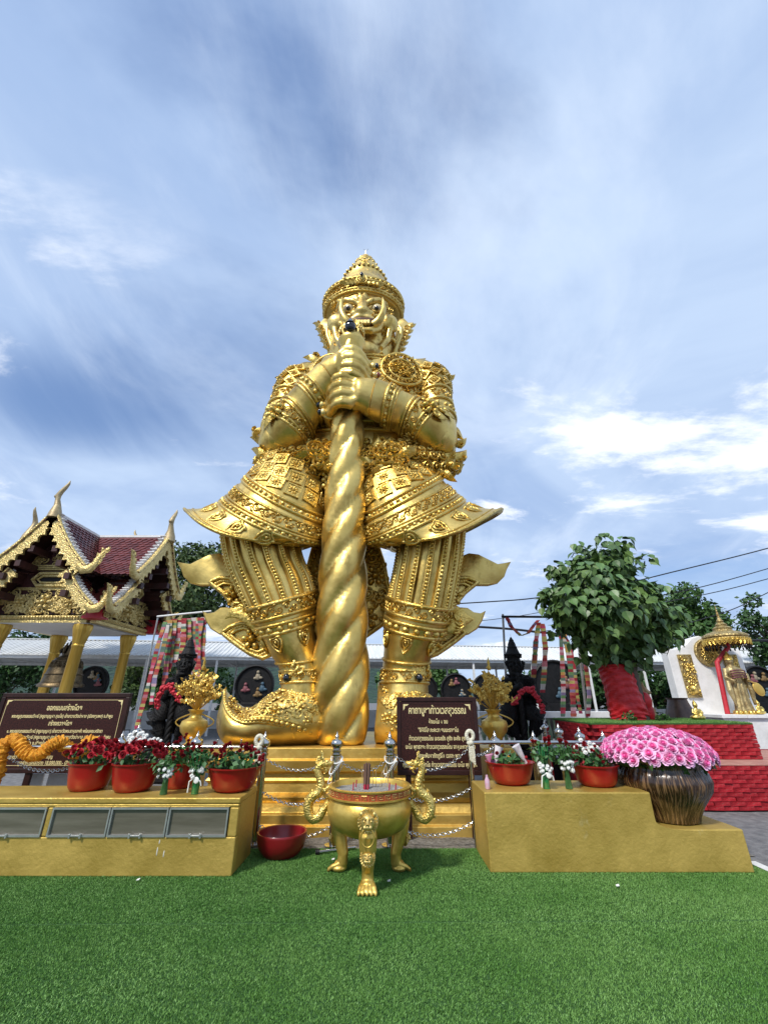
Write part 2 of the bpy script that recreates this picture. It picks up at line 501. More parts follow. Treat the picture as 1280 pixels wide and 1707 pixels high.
grass('turf_grass', 640000, (-4.4, TX1, 2.6, TY1), 3, label='short green artificial grass in front of the offering ledges',
      holes=[(-8, -1.42, 4.9, 5.6), (1.02, 3.48, 4.99, 5.64)])
KERB = mat('kerb_paint', (0.55, 0.55, 0.53), (0.72, 0.72, 0.70), 8.0, 0.8, 0, 0.3, 40)
sheet('white_kerb_line', 3.64, 3.74, 2.0, 5.3, 0.004, KERB)

# hills far behind
HILL = mat('hill_forest', (0.008, 0.028, 0.020), (0.028, 0.062, 0.036), 0.16, 0.95, 0, 1.0, 0.35, 'voronoi', detail=8, bdist=3.0)
def hills():
    nx, ny = 150, 26
    vv, ff = [], []
    for j in range(ny + 1):
        for i in range(nx + 1):
            x = -520 + 1000 * i / nx; y = 170 + 330 * j / ny
            ridge = 44 * math.exp(-((x + 190) / 150) ** 2) + 30 * math.exp(-((x + 40) / 80) ** 2) + 14 * math.exp(-((x - 170) / 120) ** 2)
            p = math.sin(PI * min(1, j / ny * 0.62)) if j else 0.0
            z = p * ridge * (0.85 + 0.3 * mnoise.noise((x / 50, y / 60, 0.3))) + (1.6 * mnoise.noise((x / 6.0, y / 6.0, 2.0)) if j else 0) - 0.5
            vv.append((x, y, z))
    for j in range(ny):
        for i in range(nx):
            a = j * (nx + 1) + i
            ff.append((a, a + 1, a + nx + 2, a + nx + 1))
    return tag(MB().add(vv, ff).build('hills', HILL), kind='structure')
hills()

# ------------------------------------------------------------------ ornament pieces, x right, y up, z out, about one unit wide
def hemi(r=0.5, h=0.5, seg=7):
    m = MB(); vv = []; ff = []
    for i, (q, w) in enumerate(((1.0, 0.0), (0.8, 0.6), (0.42, 0.92))):
        for k in range(seg):
            a = 2 * PI * k / seg; vv.append((r * q * math.cos(a), r * q * math.sin(a), h * w))
    vv.append((0, 0, h))
    for i in range(2):
        for k in range(seg):
            k2 = (k + 1) % seg; ff.append((i * seg + k, i * seg + k2, (i + 1) * seg + k2, (i + 1) * seg + k))
    for k in range(seg): ff.append((2 * seg + k, 2 * seg + (k + 1) % seg, 3 * seg))
    return m.add(vv, ff)
BEAD = hemi()
def lump(m, x, y, rx, ry, rz, ang=0.0, seg=7):
    c, s = math.cos(ang), math.sin(ang)
    h = hemi(1, 1, seg)
    m.add([(x + (a * rx) * c - (b * ry) * s, y + (a * rx) * s + (b * ry) * c, w * rz) for a, b, w in h.v], h.f)
def p_rosette(n=6):
    m = MB(); lump(m, 0, 0, 0.17, 0.17, 0.34)
    for k in range(n):
        a = 2 * PI * k / n; lump(m, 0.32 * math.cos(a), 0.32 * math.sin(a), 0.19, 0.14, 0.2, a)
    return m
ROSE6, ROSE5 = p_rosette(6), p_rosette(5)
def p_spiral(turns=1.4, r0=0.42, r=0.085, n=18, flip=1):
    m = MB(); pts, rr = [], []
    for i in range(n):
        f = i / (n - 1); a = f * turns * 2 * PI; q = r0 * (1 - 0.85 * f)
        pts.append((flip * q * math.cos(a), q * math.sin(a), 0.06 + 0.10 * f)); rr.append(r * (1 - 0.35 * f))
    m.tube(pts, rr, 5); return m
SPIRAL, SPIRAL_L = p_spiral(), p_spiral(flip=-1)
def p_lotus():
    m = MB()
    out = [(0.0, -0.62), (0.26, -0.28), (0.36, 0.05), (0.22, 0.36), (0, 0.30), (-0.22, 0.36), (-0.36, 0.05), (-0.26, -0.28)]
    m.tube([(x, y, 0.05) for x, y in out], 0.075, 5, closed=True)
    m.tube([(x * 0.52, y * 0.52 + 0.02, 0.08) for x, y in out], 0.065, 5, closed=True)
    lump(m, 0, 0.04, 0.1, 0.12, 0.2); lump(m, 0.3, 0.3, 0.11, 0.11, 0.16); lump(m, -0.3, 0.3, 0.11, 0.11, 0.16)
    return m
LOTUS = p_lotus()
def p_square():
    m = MB(); w, i_ = 0.5, 0.40
    vv = [(s * w, t * w, 0.0) for s, t in ((-1, -1), (1, -1), (1, 1), (-1, 1))] + [(s * w, t * w, 0.13) for s, t in ((-1, -1), (1, -1), (1, 1), (-1, 1))]
    vv += [(s * i_, t * i_, 0.13) for s, t in ((-1, -1), (1, -1), (1, 1), (-1, 1))] + [(s * i_, t * i_, 0.075) for s, t in ((-1, -1), (1, -1), (1, 1), (-1, 1))]
    ff = []
    for l in range(3):
        for k in range(4): ff.append((l * 4 + k, l * 4 + (k + 1) % 4, l * 4 + 4 + (k + 1) % 4, l * 4 + 4 + k))
    ff.append((12, 13, 14, 15)); m.add(vv, ff)
    lump(m, 0, 0, 0.1, 0.1, 0.26, 0, 6)
    for k in range(8):
        a = PI / 4 + k * PI / 4; lump(m, 0.22 * math.cos(a), 0.22 * math.sin(a), 0.15, 0.085, 0.19, a, 6)
    return m
SQUARE = p_square()
def p_flame():                      # curling leaf, base at the origin, tip at y = 1
    m = MB(); n = 7; vv = []; ff = []
    for i in range(n + 1):
        f = i / n; w = 0.30 * math.sin(PI * (0.16 + 0.84 * f)) * (1 - 0.15 * f) + 0.004
        cx = 0.22 * math.sin(f * 2.6) - 0.10 * f; y = f
        hz = 0.16 * math.sin(PI * (0.1 + 0.9 * f))
        vv += [(cx - w, y, 0), (cx, y + 0.03, hz), (cx + w, y, 0)]
    for i in range(n):
        for k in range(2): ff.append((i * 3 + k, i * 3 + k + 1, i * 3 + 4 + k, i * 3 + 3 + k))
    m.add(vv, ff)
    m.tube([(0.34, 0.18, 0.08), (0.46, 0.34, 0.08), (0.40, 0.50, 0.08), (0.27, 0.48, 0.08), (0.28, 0.38, 0.08)], [0.07, 0.08, 0.07, 0.06, 0.05], 5)
    return m
FLAME = p_flame()
def p_vine():                       # repeat unit of a scrolling vine
    m = MB()
    m.stamp(SPIRAL, (-0.24, 0.06, 0), (0, 0, 1), (0, 1, 0), 0.55); m.stamp(SPIRAL_L, (0.26, -0.05, 0), (0, 0, 1), (0, -1, 0), 0.55)
    lump(m, 0.0, -0.30, 0.16, 0.09, 0.14, 0.5, 6); lump(m, 0.02, 0.30, 0.16, 0.09, 0.14, -0.5, 6)
    return m
VINE = p_vine()

# ------------------------------------------------------------------ the plinth of the giant
PZT = 0.905
pl = thing('statue_plinth', (-0.6, 7.6, 0), 'stepped and moulded golden plinth under the giant golden guardian statue', 'plinth')
def plinth(x0, x1, y0, y1, prof):
    m = MB(); n = len(prof); vv = []; ff = []
    for o, z in prof: vv += [(x0 - o, y0 - o, z), (x1 + o, y0 - o, z), (x1 + o, y1 + o, z), (x0 - o, y1 + o, z)]
    for i in range(n - 1):
        for k in range(4):
            k2 = (k + 1) % 4; ff.append((i * 4 + k, i * 4 + k2, i * 4 + 4 + k2, i * 4 + 4 + k))
    ff.append((n * 4 - 4, n * 4 - 3, n * 4 - 2, n * 4 - 1))
    return m.add(vv, ff)
PX0, PX1, PY0, PY1 = -2.32, 1.18, 6.36, 9.4
plinth(PX0, PX1, PY0, PY1, [(-.02, .30), (.03, .30), (.05, .36), (-.03, .40), (-.04, .50), (-.01, .53), (-.03, .56), (-.03, .61), (0.03, .64), (0.04, .70), (0.05, .76), (0.0, .78), (0.0, .90), (-.005, PZT)]).build('upper_moulding', GOLD_PLINTH, pl, smooth=False, bevel=0.008)
plinth(PX0, PX1, PY0, PY1, [(.20, -.02), (.20, .09), (.16, .10), (.16, .20), (.12, .215), (.10, .27), (.06, .298)]).build('base_step', GOLD_PLINTH, pl, smooth=False, bevel=0.008)

# ------------------------------------------------------------------ the giant
G = thing('guardian_statue', (-0.65, 7.3, PZT), 'giant golden temple guardian with fanged face, flared armour and a twisted club', 'statue')

# --- club
def clubY(py): return 6.90 - .34 * (1243 - py) / (1243 - 572)      # leans towards the viewer
def club():
    prof = [((531, 1243), (606, 1243)), ((524, 1232), (611, 1232)), ((521, 1205), (613, 1205)), ((521, 1150), (615, 1150)), ((524, 1100), (614, 1100)), ((527, 1050), (613, 1050)), ((533, 950), (611, 950)),
            ((541, 850), (610, 850)), ((549, 750), (607, 750)), ((555, 690), (606, 690)), ((560, 640), (606, 640)), ((566, 590), (604, 590)), ((568, 572), (604, 572))]
    rings = []
    for l, r in prof:
        cy = clubY(l[1]); a, b = P(*l, cy), P(*r, cy); h = (b - a) / 2
        rings.append(((a + b) / 2, h, Vector((0, -h.length, 0))))
    rings[0] = ((rings[0][0].xy.to_3d() + Vector((0, 0, PZT + 0.004))), rings[0][1], rings[0][2])
    lf = Loft(rings); H = rings[-1][0].z - rings[0][0].z
    def disp(t, th):
        z = lf._cr(lf.c, t).z - rings[0][0].z
        tw = z / 2.75 * 2 * PI
        r = lf._cr(lf.a, t).length
        q = abs(math.sin(2 * (th + tw)))
        return r * (0.25 * (q ** 0.55) - 0.21) + 0.012 * mnoise.noise((3 * math.cos(th), 3 * math.sin(th), z * 2.2))
    m = MB(); lf.mesh(m, 190, 72, disp)
    o = m.build('club', GOLD, G, angle=80)
    # head of the club: collar rings, bud with a black jewel
    top = rings[-1][0]; R = rings[-1][1].length
    m = MB(); prof = [(R * .95, -.25), (R * 1.02, -.12), (R * 1.22, -.05), (R * 1.28, 0.02), (R * 1.15, .07), (R * .92, .09), (R * .95, .15), (R * 1.0, .26), (R * .86, .38), (R * .5, .50), (R * .2, .60), (0.01, .70)]
    m.lathe(prof, 28, top)
    for k in range(10):
        a = 2 * PI * k / 10
        m.stamp(LOTUS, top + Vector((R * 1.0 * math.cos(a), R * 1.0 * math.sin(a), .30)), (math.cos(a), math.sin(a), 0.1), (0, 0, -1), .26)
    b = m.build('club_bud', GOLD, o)
    m = MB(); f = P(584, 548, clubY(560) - R * 1.02)
    m.ball(f + Vector((0, -.05, .02)), (.115, .09, .13), 14, 9); m.lathe([(.105, 0), (.07, .08), (.03, .15), (.003, .20)], 14, f + Vector((0, -.05, .07))); m.build('jewel', JEWEL_B, o)
    m = MB(); m.tube([f + Vector((.16 * math.cos(a) * (1 if math.sin(a) < .3 else .72), .02, .22 * math.sin(a) + .01)) for a in [2 * PI * k / 20 for k in range(20)]], .025, 6, closed=True)
    m.build('jewel_frame', GOLD, o)
    return lf
clubL = club()

MIRX = 573.5
def mir(p): return (2 * MIRX - p[0], p[1])
def leg(side):
    M_ = (lambda p: p) if side < 0 else mir
    def R2(l, r, *a, **k):
        if side > 0: l, r = mir(r), mir(l)
        return SR(l, r, *a, **k)
    # --- armoured thigh, a tilted bell
    th = Loft([R2((452, 750), (560, 785), 7.45, .80, -.42), R2((436, 772), (556, 824), 7.35, .90, -.46), R2((417, 793), (548, 866), 7.22, .95, -.46), R2((399, 812), (545, 884), 7.15, .97, -.47),
               R2((380, 830), (536, 904), 7.08, .97, -.46), R2((354, 848), (512, 911), 7.03, .96, -.28, .16), R2((325, 857), (497, 913), 7.0, 1.0, -.10, .34)])
    th.tip = (side, Vector((side * .17, 0, .07)))
    m = MB(); th.mesh(m, 40, 64, cap=False)
    # inner face of the open bell
    th.mesh(m, 10, 64, t0=.62, t1=1.0, cap=False, k=.965)
    skirt = m.build('thigh_armour', GOLD, G, angle=80)
    q = skirt.modifiers.new('solid', 'SOLIDIFY'); q.thickness = .04; q.offset = -1
    m = MB()
    th.cord(m, .315, .032, lift=.01); th.cord(m, .385, .032, lift=.01); th.row(m, BEAD, .35, .085, .115, 0, 2 * PI)
    th.cord(m, .47, .026, lift=.005); th.row(m, VINE, .535, .23, .21, 0, 2 * PI, depth=.30); th.cord(m, .60, .026, lift=.005)
    th.cord(m, .635, .03, lift=.01); th.cord(m, .70, .03, lift=.01); th.row(m, BEAD, .667, .088, .118, 0, 2 * PI)
    th.row(m, LOTUS, .80, .31, .44, -.1 * PI, 1.1 * PI, depth=.22, spin=PI)
    th.cord(m, .93, .014, lift=.004); th.cord(m, .995, .026)
    m.build('bead_band', GOLD_R, skirt, angle=80)
    m = MB()
    for t, off in ((.06, 0), (.145, .5), (.23, 0)):
        th.row(m, SQUARE, t, .27, .315, (-.05 + .03 * off) * PI, (1.05 + .03 * off) * PI, depth=.2)
    m.build('square_plaques', GOLD_R, skirt, angle=60)
    # --- fluted knee trouser
    if side < 0: rr = [SR((374, 880), (492, 892), 7.0, .70, -.05), SR((378, 912), (496, 912), 6.99, .70, -.08), SR((386, 945), (503, 936), 6.98, .68, -.12), SR((402, 982), (515, 960), 6.98, .64, -.16), SR((419, 1016), (523, 988), 6.98, .60, -.18)]
    else: rr = [SR((666, 886), (771, 880), 7.0, .70, -.05), SR((666, 912), (769, 905), 6.99, .70, -.08), SR((661, 945), (764, 942), 6.98, .68, -.12), SR((654, 978), (757, 982), 6.98, .64, -.16), SR((650, 1000), (750, 1016), 6.98, .60, -.18)]
    tr = Loft(rr)
    def flute(t, a):
        x = (a / (2 * PI) * 16) % 1.0
        return .028 if x < .30 else (-.02 + .012 * math.sin((x - .3) / .7 * PI))
    m = MB(); tr.mesh(m, 26, 192, flute, cap=True)
    t_o = m.build('knee_trouser', GOLD, G, angle=35)
    m = MB()
    for k in range(16):
        a = (k + .15) / 16 * 2 * PI
        if math.sin(a) < -.35: continue
        for i in range(26):
            t = .1 + .88 * i / 25
            n_, u_ = tr.nrm(t, a); m.stamp(BEAD, tr.ev(t, a) + n_ * .03, n_, u_, .062)
        for da in (-.058, .058):
            m.tube([tr.ev(.06 + .92 * i / 14, a + da) + tr.nrm(.06 + .92 * i / 14, a + da)[0] * .028 for i in range(15)], .016, 5)
    m.build('bead_strips', GOLD_R, t_o, angle=80)
    # --- shin with bands
    if side < 0: rr = [SR((416, 1013), (526, 984), 6.98, .62, -.20), SR((428, 1040), (525, 1015), 6.98, .58, -.18), SR((440, 1062), (525, 1042), 6.99, .53, -.16), SR((454, 1090), (530, 1078), 7.0, .46, -.12), SR((466, 1112), (540, 1108), 7.02, .42, -.06), SR((470, 1132), (545, 1130), 7.03, .43, 0), SR((468, 1160), (548, 1160), 7.05, .48, 0)]
    else: rr = [SR((646, 994), (754, 1013), 6.98, .62, -.20), SR((644, 1022), (744, 1041), 6.98, .58, -.18), SR((642, 1050), (734, 1066), 6.99, .53, -.16), SR((640, 1082), (721, 1090), 7.0, .46, -.12), SR((638, 1108), (714, 1112), 7.02, .42, -.06), SR((636, 1130), (713, 1132), 7.03, .43, 0), SR((630, 1160), (714, 1160), 7.05, .48, 0)]
    sh = Loft(rr)
    m = MB(); sh.mesh(m, 36, 48)
    s_o = m.build('shin', GOLD, G, angle=80)
    m = MB()
    for t in (.01, .135, .20, .295): sh.cord(m, t, .034, lift=.012)
    sh.row(m, VINE, .075, .25, .22, 0, 2 * PI, depth=.34); sh.row(m, BEAD, .248, .115, .16, 0, 2 * PI)
    sh.row(m, LOTUS, .375, .24, .40, 0, 2 * PI, depth=.32, spin=PI)
    for t in (.60, .72, .88): sh.cord(m, t, .022, lift=.008)
    sh.row(m, VINE, .80, .20, .2, 0, 2 * PI, depth=.3)
    a0 = (.68 if side < 0 else .32) * PI
    for da in (-.5, -.25, 0, .25, .5):
        n_, u_ = sh.nrm(.80, a0 + da * .8)
        m.stamp(FLAME, sh.ev(.80, a0 + da * .4) + n_ * .02, n_ * .8 + Vector((0, 0, .3)), -u_ * 1 + (sh.ev(.8, a0 + da + .1) - sh.ev(.8, a0 + da)).normalized() * da * 1.6, .32 if da else .40)
    a1 = (1.02 if side < 0 else -.02) * PI
    for k in range(5):     # leaf knot where the fins spring from the shin
        n_, u_ = sh.nrm(.06 + .05 * k, a1)
        m.stamp(FLAME, sh.ev(.04 + .055 * k, a1) + n_ * .02 + Vector((0, -.22, 0)), Vector((0, -1, .1)), Vector((side, 0, -.6 + .4 * k)), .36)
    m.build('shin_bands', GOLD_R, s_o, angle=80)
    m = MB(); m.ball(sh.ev(.8, a0) + Vector((0, -.05, -.04)), (.05, .04, .065), 8, 6); m.build('jewel', JEWEL_B, s_o)
    # --- shoe with a turned-up toe
    if side < 0: S = [((552, 1243), (552, 1138), 7.1, .42), ((520, 1243), (518, 1143), 7.02, .54), ((485, 1243), (478, 1149), 6.93, .58), ((455, 1243), (450, 1163), 6.86, .58), ((430, 1243), (424, 1181), 6.81, .56), ((405, 1242), (402, 1178), 6.76, .50), ((383, 1240), (386, 1164), 6.74, .38), ((366, 1222), (379, 1154), 6.74, .20), ((362, 1195), (376, 1151), 6.74, .03)]
    else: S = [((628, 1243), (630, 1138), 7.1, .42), ((650, 1243), (655, 1143), 7.02, .54), ((685, 1243), (690, 1149), 6.93, .58), ((710, 1243), (716, 1163), 6.86, .58), ((735, 1243), (740, 1183), 6.82, .56), ((752, 1242), (755, 1186), 6.80, .50), ((768, 1240), (768, 1180), 6.79, .38), ((780, 1222), (774, 1176), 6.78, .20), ((784, 1205), (778, 1174), 6.78, .03)]
    rings = []
    for l, r, Y, d in S:
        a, b = P(*l, Y), P(*r, Y)
        if l[1] > 1236: a.z = PZT + .003
        rings.append(((a + b) / 2, (b - a) / 2, Vector((0, -d, 0))))
    fo = Loft(rings)
    def flat(t, a):      # squarer at the sole
        return .06 * max(0, -math.cos(a)) * abs(math.sin(a)) * (1 - t) * 2
    m = MB(); fo.mesh(m, 40, 40, flat)
    f_o = m.build('shoe', GOLD, G, angle=80)
    m = MB()
    def trim(f): return PI * (.72 - .62 * max(0.0, f) ** .8)
    for da in (-.13, .13): m.tube([fo.ev(.08 + .9 * i / 30, trim(i / 30) + da * (1 - .8 * i / 30)) for i in range(31)], .03, 6)
    for i in range(34):
        f = i / 33; t = .08 + .9 * f; n_, u_ = fo.nrm(t, trim(f)); m.stamp(BEAD, fo.ev(t, trim(f)) + n_ * .01, n_, u_, .09 * (1 - .4 * f))
    for i in range(150):
        t = rnd.uniform(.06, .72); a = rnd.uniform(.0, .66) * PI
        if a > trim((t - .08) / .9) - .16: continue
        n_, u_ = fo.nrm(t, a); m.stamp(rnd.choice((ROSE6, SPIRAL, VINE, FLAME)), fo.ev(t, a) + n_ * .005, n_, Matrix.Rotation(rnd.uniform(0, 6), 3, n_) @ u_, rnd.uniform(.14, .21), .13)
    for t in (.10, .30):
        m.tube([fo.ev(t + .06 * math.sin(a * 2), a) for a in [(.0 + .42 * k / 14) * PI for k in range(15)]], .03, 6)
        for k in range(14):
            a = (.01 + .41 * k / 14) * PI; n_, u_ = fo.nrm(t + .045, a); m.stamp(BEAD, fo.ev(t + .045 + .06 * math.sin(a * 2), a), n_, u_, .075)
    m.build('shoe_trim', GOLD_R, f_o, angle=80)
    # --- fins behind the calf
    for fin, (wing, leaf, ros) in enumerate(((
            [(296, 937), (305, 939), (318, 941), (334, 933), (350, 925), (366, 923), (384, 930), (400, 955), (408, 985), (392, 984), (376, 977), (354, 977), (334, 977), (318, 973), (307, 962), (303, 950)],
            [(352, 972), (368, 965), (386, 966), (400, 985), (430, 1024), (425, 1034), (405, 1022), (388, 1007), (374, 990)], (392, 992)),
           ([(338, 1019), (346, 1023), (358, 1021), (368, 1014), (380, 1013), (398, 1018), (416, 1032), (424, 1058), (404, 1064), (384, 1062), (366, 1058), (352, 1049), (344, 1036)],
            [(373, 1056), (386, 1046), (404, 1040), (424, 1044), (448, 1060), (458, 1090), (440, 1098), (420, 1091), (402, 1079), (386, 1067)], (421, 1065)))):
        Yf = 7.22 - .10 * fin
        m = MB(); pts = [P(*M_(p), Yf) for p in wing]
        o0 = Vector((0, Yf, 0))
        m.plate([(p.x, p.z) for p in pts], .05, o0, bulge=.02)
        w_o = m.build('fin', GOLD, G, angle=40)
        m = MB(); pts = [P(*M_(p), Yf - .1) for p in leaf]
        m.plate([(p.x, p.z) for p in pts], .06, Vector((0, Yf - .1, 0)), bulge=.01)
        c = sum(pts, Vector()) / len(pts)
        n = len(pts); dense = []
        for i in range(n):
            for f in (0, .25, .5, .75): dense.append(pts[i].lerp(pts[(i + 1) % n], f))
        fr = Vector((0, -.07, 0))
        m.tube([p + fr for p in dense], .036, 6, closed=True)
        m.tube([c + (p - c) * .68 + fr for p in dense], .026, 6, closed=True)
        for p in dense: m.stamp(BEAD, c + (p - c) * .84 + Vector((0, -.045, 0)), (0, -1, 0), (0, 0, 1), .075)
        m.stamp(ROSE6, P(*M_(ros), Yf - .16), (0, -1, 0), (0, 0, 1), .38)
        m.build('fin_border', GOLD_R, w_o, angle=80)
    return th
thighL, thighR = leg(-1), leg(1)

# --- panel hanging between the legs
m = MB()
out = [(505, 800), (640, 800), (648, 850), (628, 890), (630, 915), (640, 945), (648, 990), (640, 1040), (600, 1068), (560, 1068), (520, 1040), (508, 990), (516, 945), (524, 915), (520, 890), (500, 850)]
pts = [P(*p, 7.62) for p in out]
m.plate([(p.x, p.z) for p in pts], .12, (0, 7.62, 0), bulge=.02)
b_o = m.build('front_panel', GOLD, G, angle=60)
m = MB(); c = P(573, 950, 7.5)
dense = [pts[i].lerp(pts[(i + 1) % len(pts)], f) + Vector((0, -.09, 0)) for i in range(len(pts)) for f in (0, .33, .66)]
m.tube(dense, .045, 6, closed=True)
for p in dense: m.stamp(BEAD, p.lerp(c, .07), (0, -1, 0), (0, 0, 1), .08)
for px, py, s in ((625, 960, .42), (632, 1000, .36), (612, 1030, .4), (615, 925, .3), (520, 960, .42), (518, 1000, .36), (535, 1030, .4), (610, 870, .4), (530, 870, .4), (590, 1050, .3)):
    m.stamp(ROSE6, P(px, py, 7.54), (0, -1, 0), (0, 0, 1), s)
for k in range(40):
    m.stamp(rnd.choice((SPIRAL, VINE, FLAME)), P(rnd.uniform(510, 640), rnd.uniform(830, 1050), 7.53), (0, -1, 0), (rnd.uniform(-1, 1), 0, rnd.uniform(-1, 1)), .3)
m.build('panel_scrolls', GOLD_R, b_o, angle=80)

# --- torso
torso = Loft([SR((462, 775), (738, 775), 7.66, .5, -.3), SR((478, 752), (726, 752), 7.66, .64, -.36), SR((500, 728), (704, 728), 7.66, .72, -.38), SR((508, 705), (702, 705), 7.64, .76, -.36), SR((506, 680), (716, 680), 7.6, .82, -.3),
              SR((496, 652), (728, 648), 7.58, .86, -.22), SR((500, 626), (716, 622), 7.6, .80, -.22), SR((548, 622), (672, 622), 7.6, .78, -.35), SR((566, 612), (652, 612), 7.6, .6, -.4)])
m = MB(); torso.mesh(m, 48, 64)
T_o = m.build('torso', GOLD, G, angle=80)
m = MB()
for t, r_ in ((.27, .045), (.335, .04), (.38, .03)): torso.cord(m, t, r_, lift=.02)
torso.row(m, VINE, .30, .24, .23, 0, PI, depth=.35); torso.row(m, VINE, .358, .22, .22, 0, PI, depth=.3)
for i in range(9):
    t = .42 + .028 * i
    torso.row(m, SQUARE if i % 2 else ROSE5, t, .20, .25, (.08 + .02 * (i % 2)) * PI, .92 * PI, depth=.26, spin=PI / 4)
for sx in (.34, .66):     # round breast plates
    n_, u_ = torso.nrm(.64, (1 - sx) * PI)
    c0 = torso.ev(.64, (1 - sx) * PI) + n_ * .03; rt = u_.cross(n_)
    for R_, tr_ in ((.44, .04), (.28, .03)):
        m.tube([c0 + (rt * math.cos(a) + u_ * math.sin(a)) * R_ - n_ * (.30 * (abs(math.cos(a)) * R_) ** 2) for a in [2 * PI * k / 36 for k in range(36)]], tr_, 6, closed=True)
    for k in range(14):
        a = 2 * PI * k / 14; m.stamp(SPIRAL, c0 + (rt * math.cos(a) + u_ * math.sin(a)) * .36 - n_ * (.30 * (abs(math.cos(a)) * .36) ** 2), n_, u_, .17, .24)
    for k in range(7):
        a = 2 * PI * k / 7; m.stamp(LOTUS, c0 + (rt * math.cos(a) + u_ * math.sin(a)) * .15, n_, rt * -math.cos(a) + u_ * -math.sin(a), .18, .28)
for k, t in enumerate((.78, .84, .90)):
    torso.cord(m, t, .04, lift=.02); torso.row(m, LOTUS if k == 0 else VINE, t + .03, .24, .24, 0, PI, depth=.34, spin=PI)
torso.row(m, FLAME, .955, .30, .26, -.1 * PI, 1.1 * PI, lift=.03, depth=.5)
m.build('torso_relief', GOLD_R, T_o, angle=80)

# --- belt with hanging scrolls and winged hip plates
belt = Loft([SR((448, 792), (752, 792), 7.62, .92, -.50), SR((434, 774), (762, 774), 7.62, .99, -.50), SR((444, 760), (752, 760), 7.62, .95, -.50), SR((480, 746), (724, 746), 7.62, .84, -.44)])
m = MB(); belt.mesh(m, 14, 64)
B_o = m.build('belt', GOLD_C, G, angle=80)
m = MB()
for t, sc_ in ((.12, .34), (.36, .36), (.6, .34), (.85, .28)):
    belt.row(m, VINE, t, sc_ * .8, sc_ * .5, -.05 * PI, 1.05 * PI, lift=.02, depth=.42)
    belt.row(m, SPIRAL, t + .08, sc_ * .7, sc_ * .55, -.05 * PI, 1.05 * PI, lift=.05, depth=.4, spin=2.2 if int(t * 10) % 2 else 4.0)
for sd in (-1, 1):
    # clustered scroll plaque beside the club and its bead tassel
    for k in range(26):
        px = 595 + sd * rnd.uniform(28, 78); py = 762 + rnd.uniform(-16, 14) + abs(px - 595) * .05
        m.stamp(rnd.choice((VINE, SPIRAL, FLAME)), P(px, py, 6.62), (0, -1, .1), (rnd.uniform(-1, 1), 0, rnd.uniform(-1, 1)), .40, .7)
    for k in range(7):
        m.ball(P(581 + sd * (36 + (k % 2) * 5), 785 + k * 5, 6.75), .055, 6, 4)
    # turned-up wing at the outer hip
    for k, (px, py, s_, ax, az) in enumerate(((440, 762, .40, -1, .75), (448, 772, .36, -.9, .1), (453, 783, .34, -.6, -.6), (474, 757, .36, -.7, .5), (462, 768, .38, -.8, .3), (466, 780, .34, -.6, -.4), (456, 760, .34, -.9, .6))):
        p_ = (px, py) if sd < 0 else (2 * 597 - px, py)
        m.stamp(FLAME, P(*p_, 7.0), (0.25 * sd, -1, 0.1), (ax * -sd, 0, az), s_, .7)
m.build('belt_scrolls', GOLD_R, B_o, angle=80)

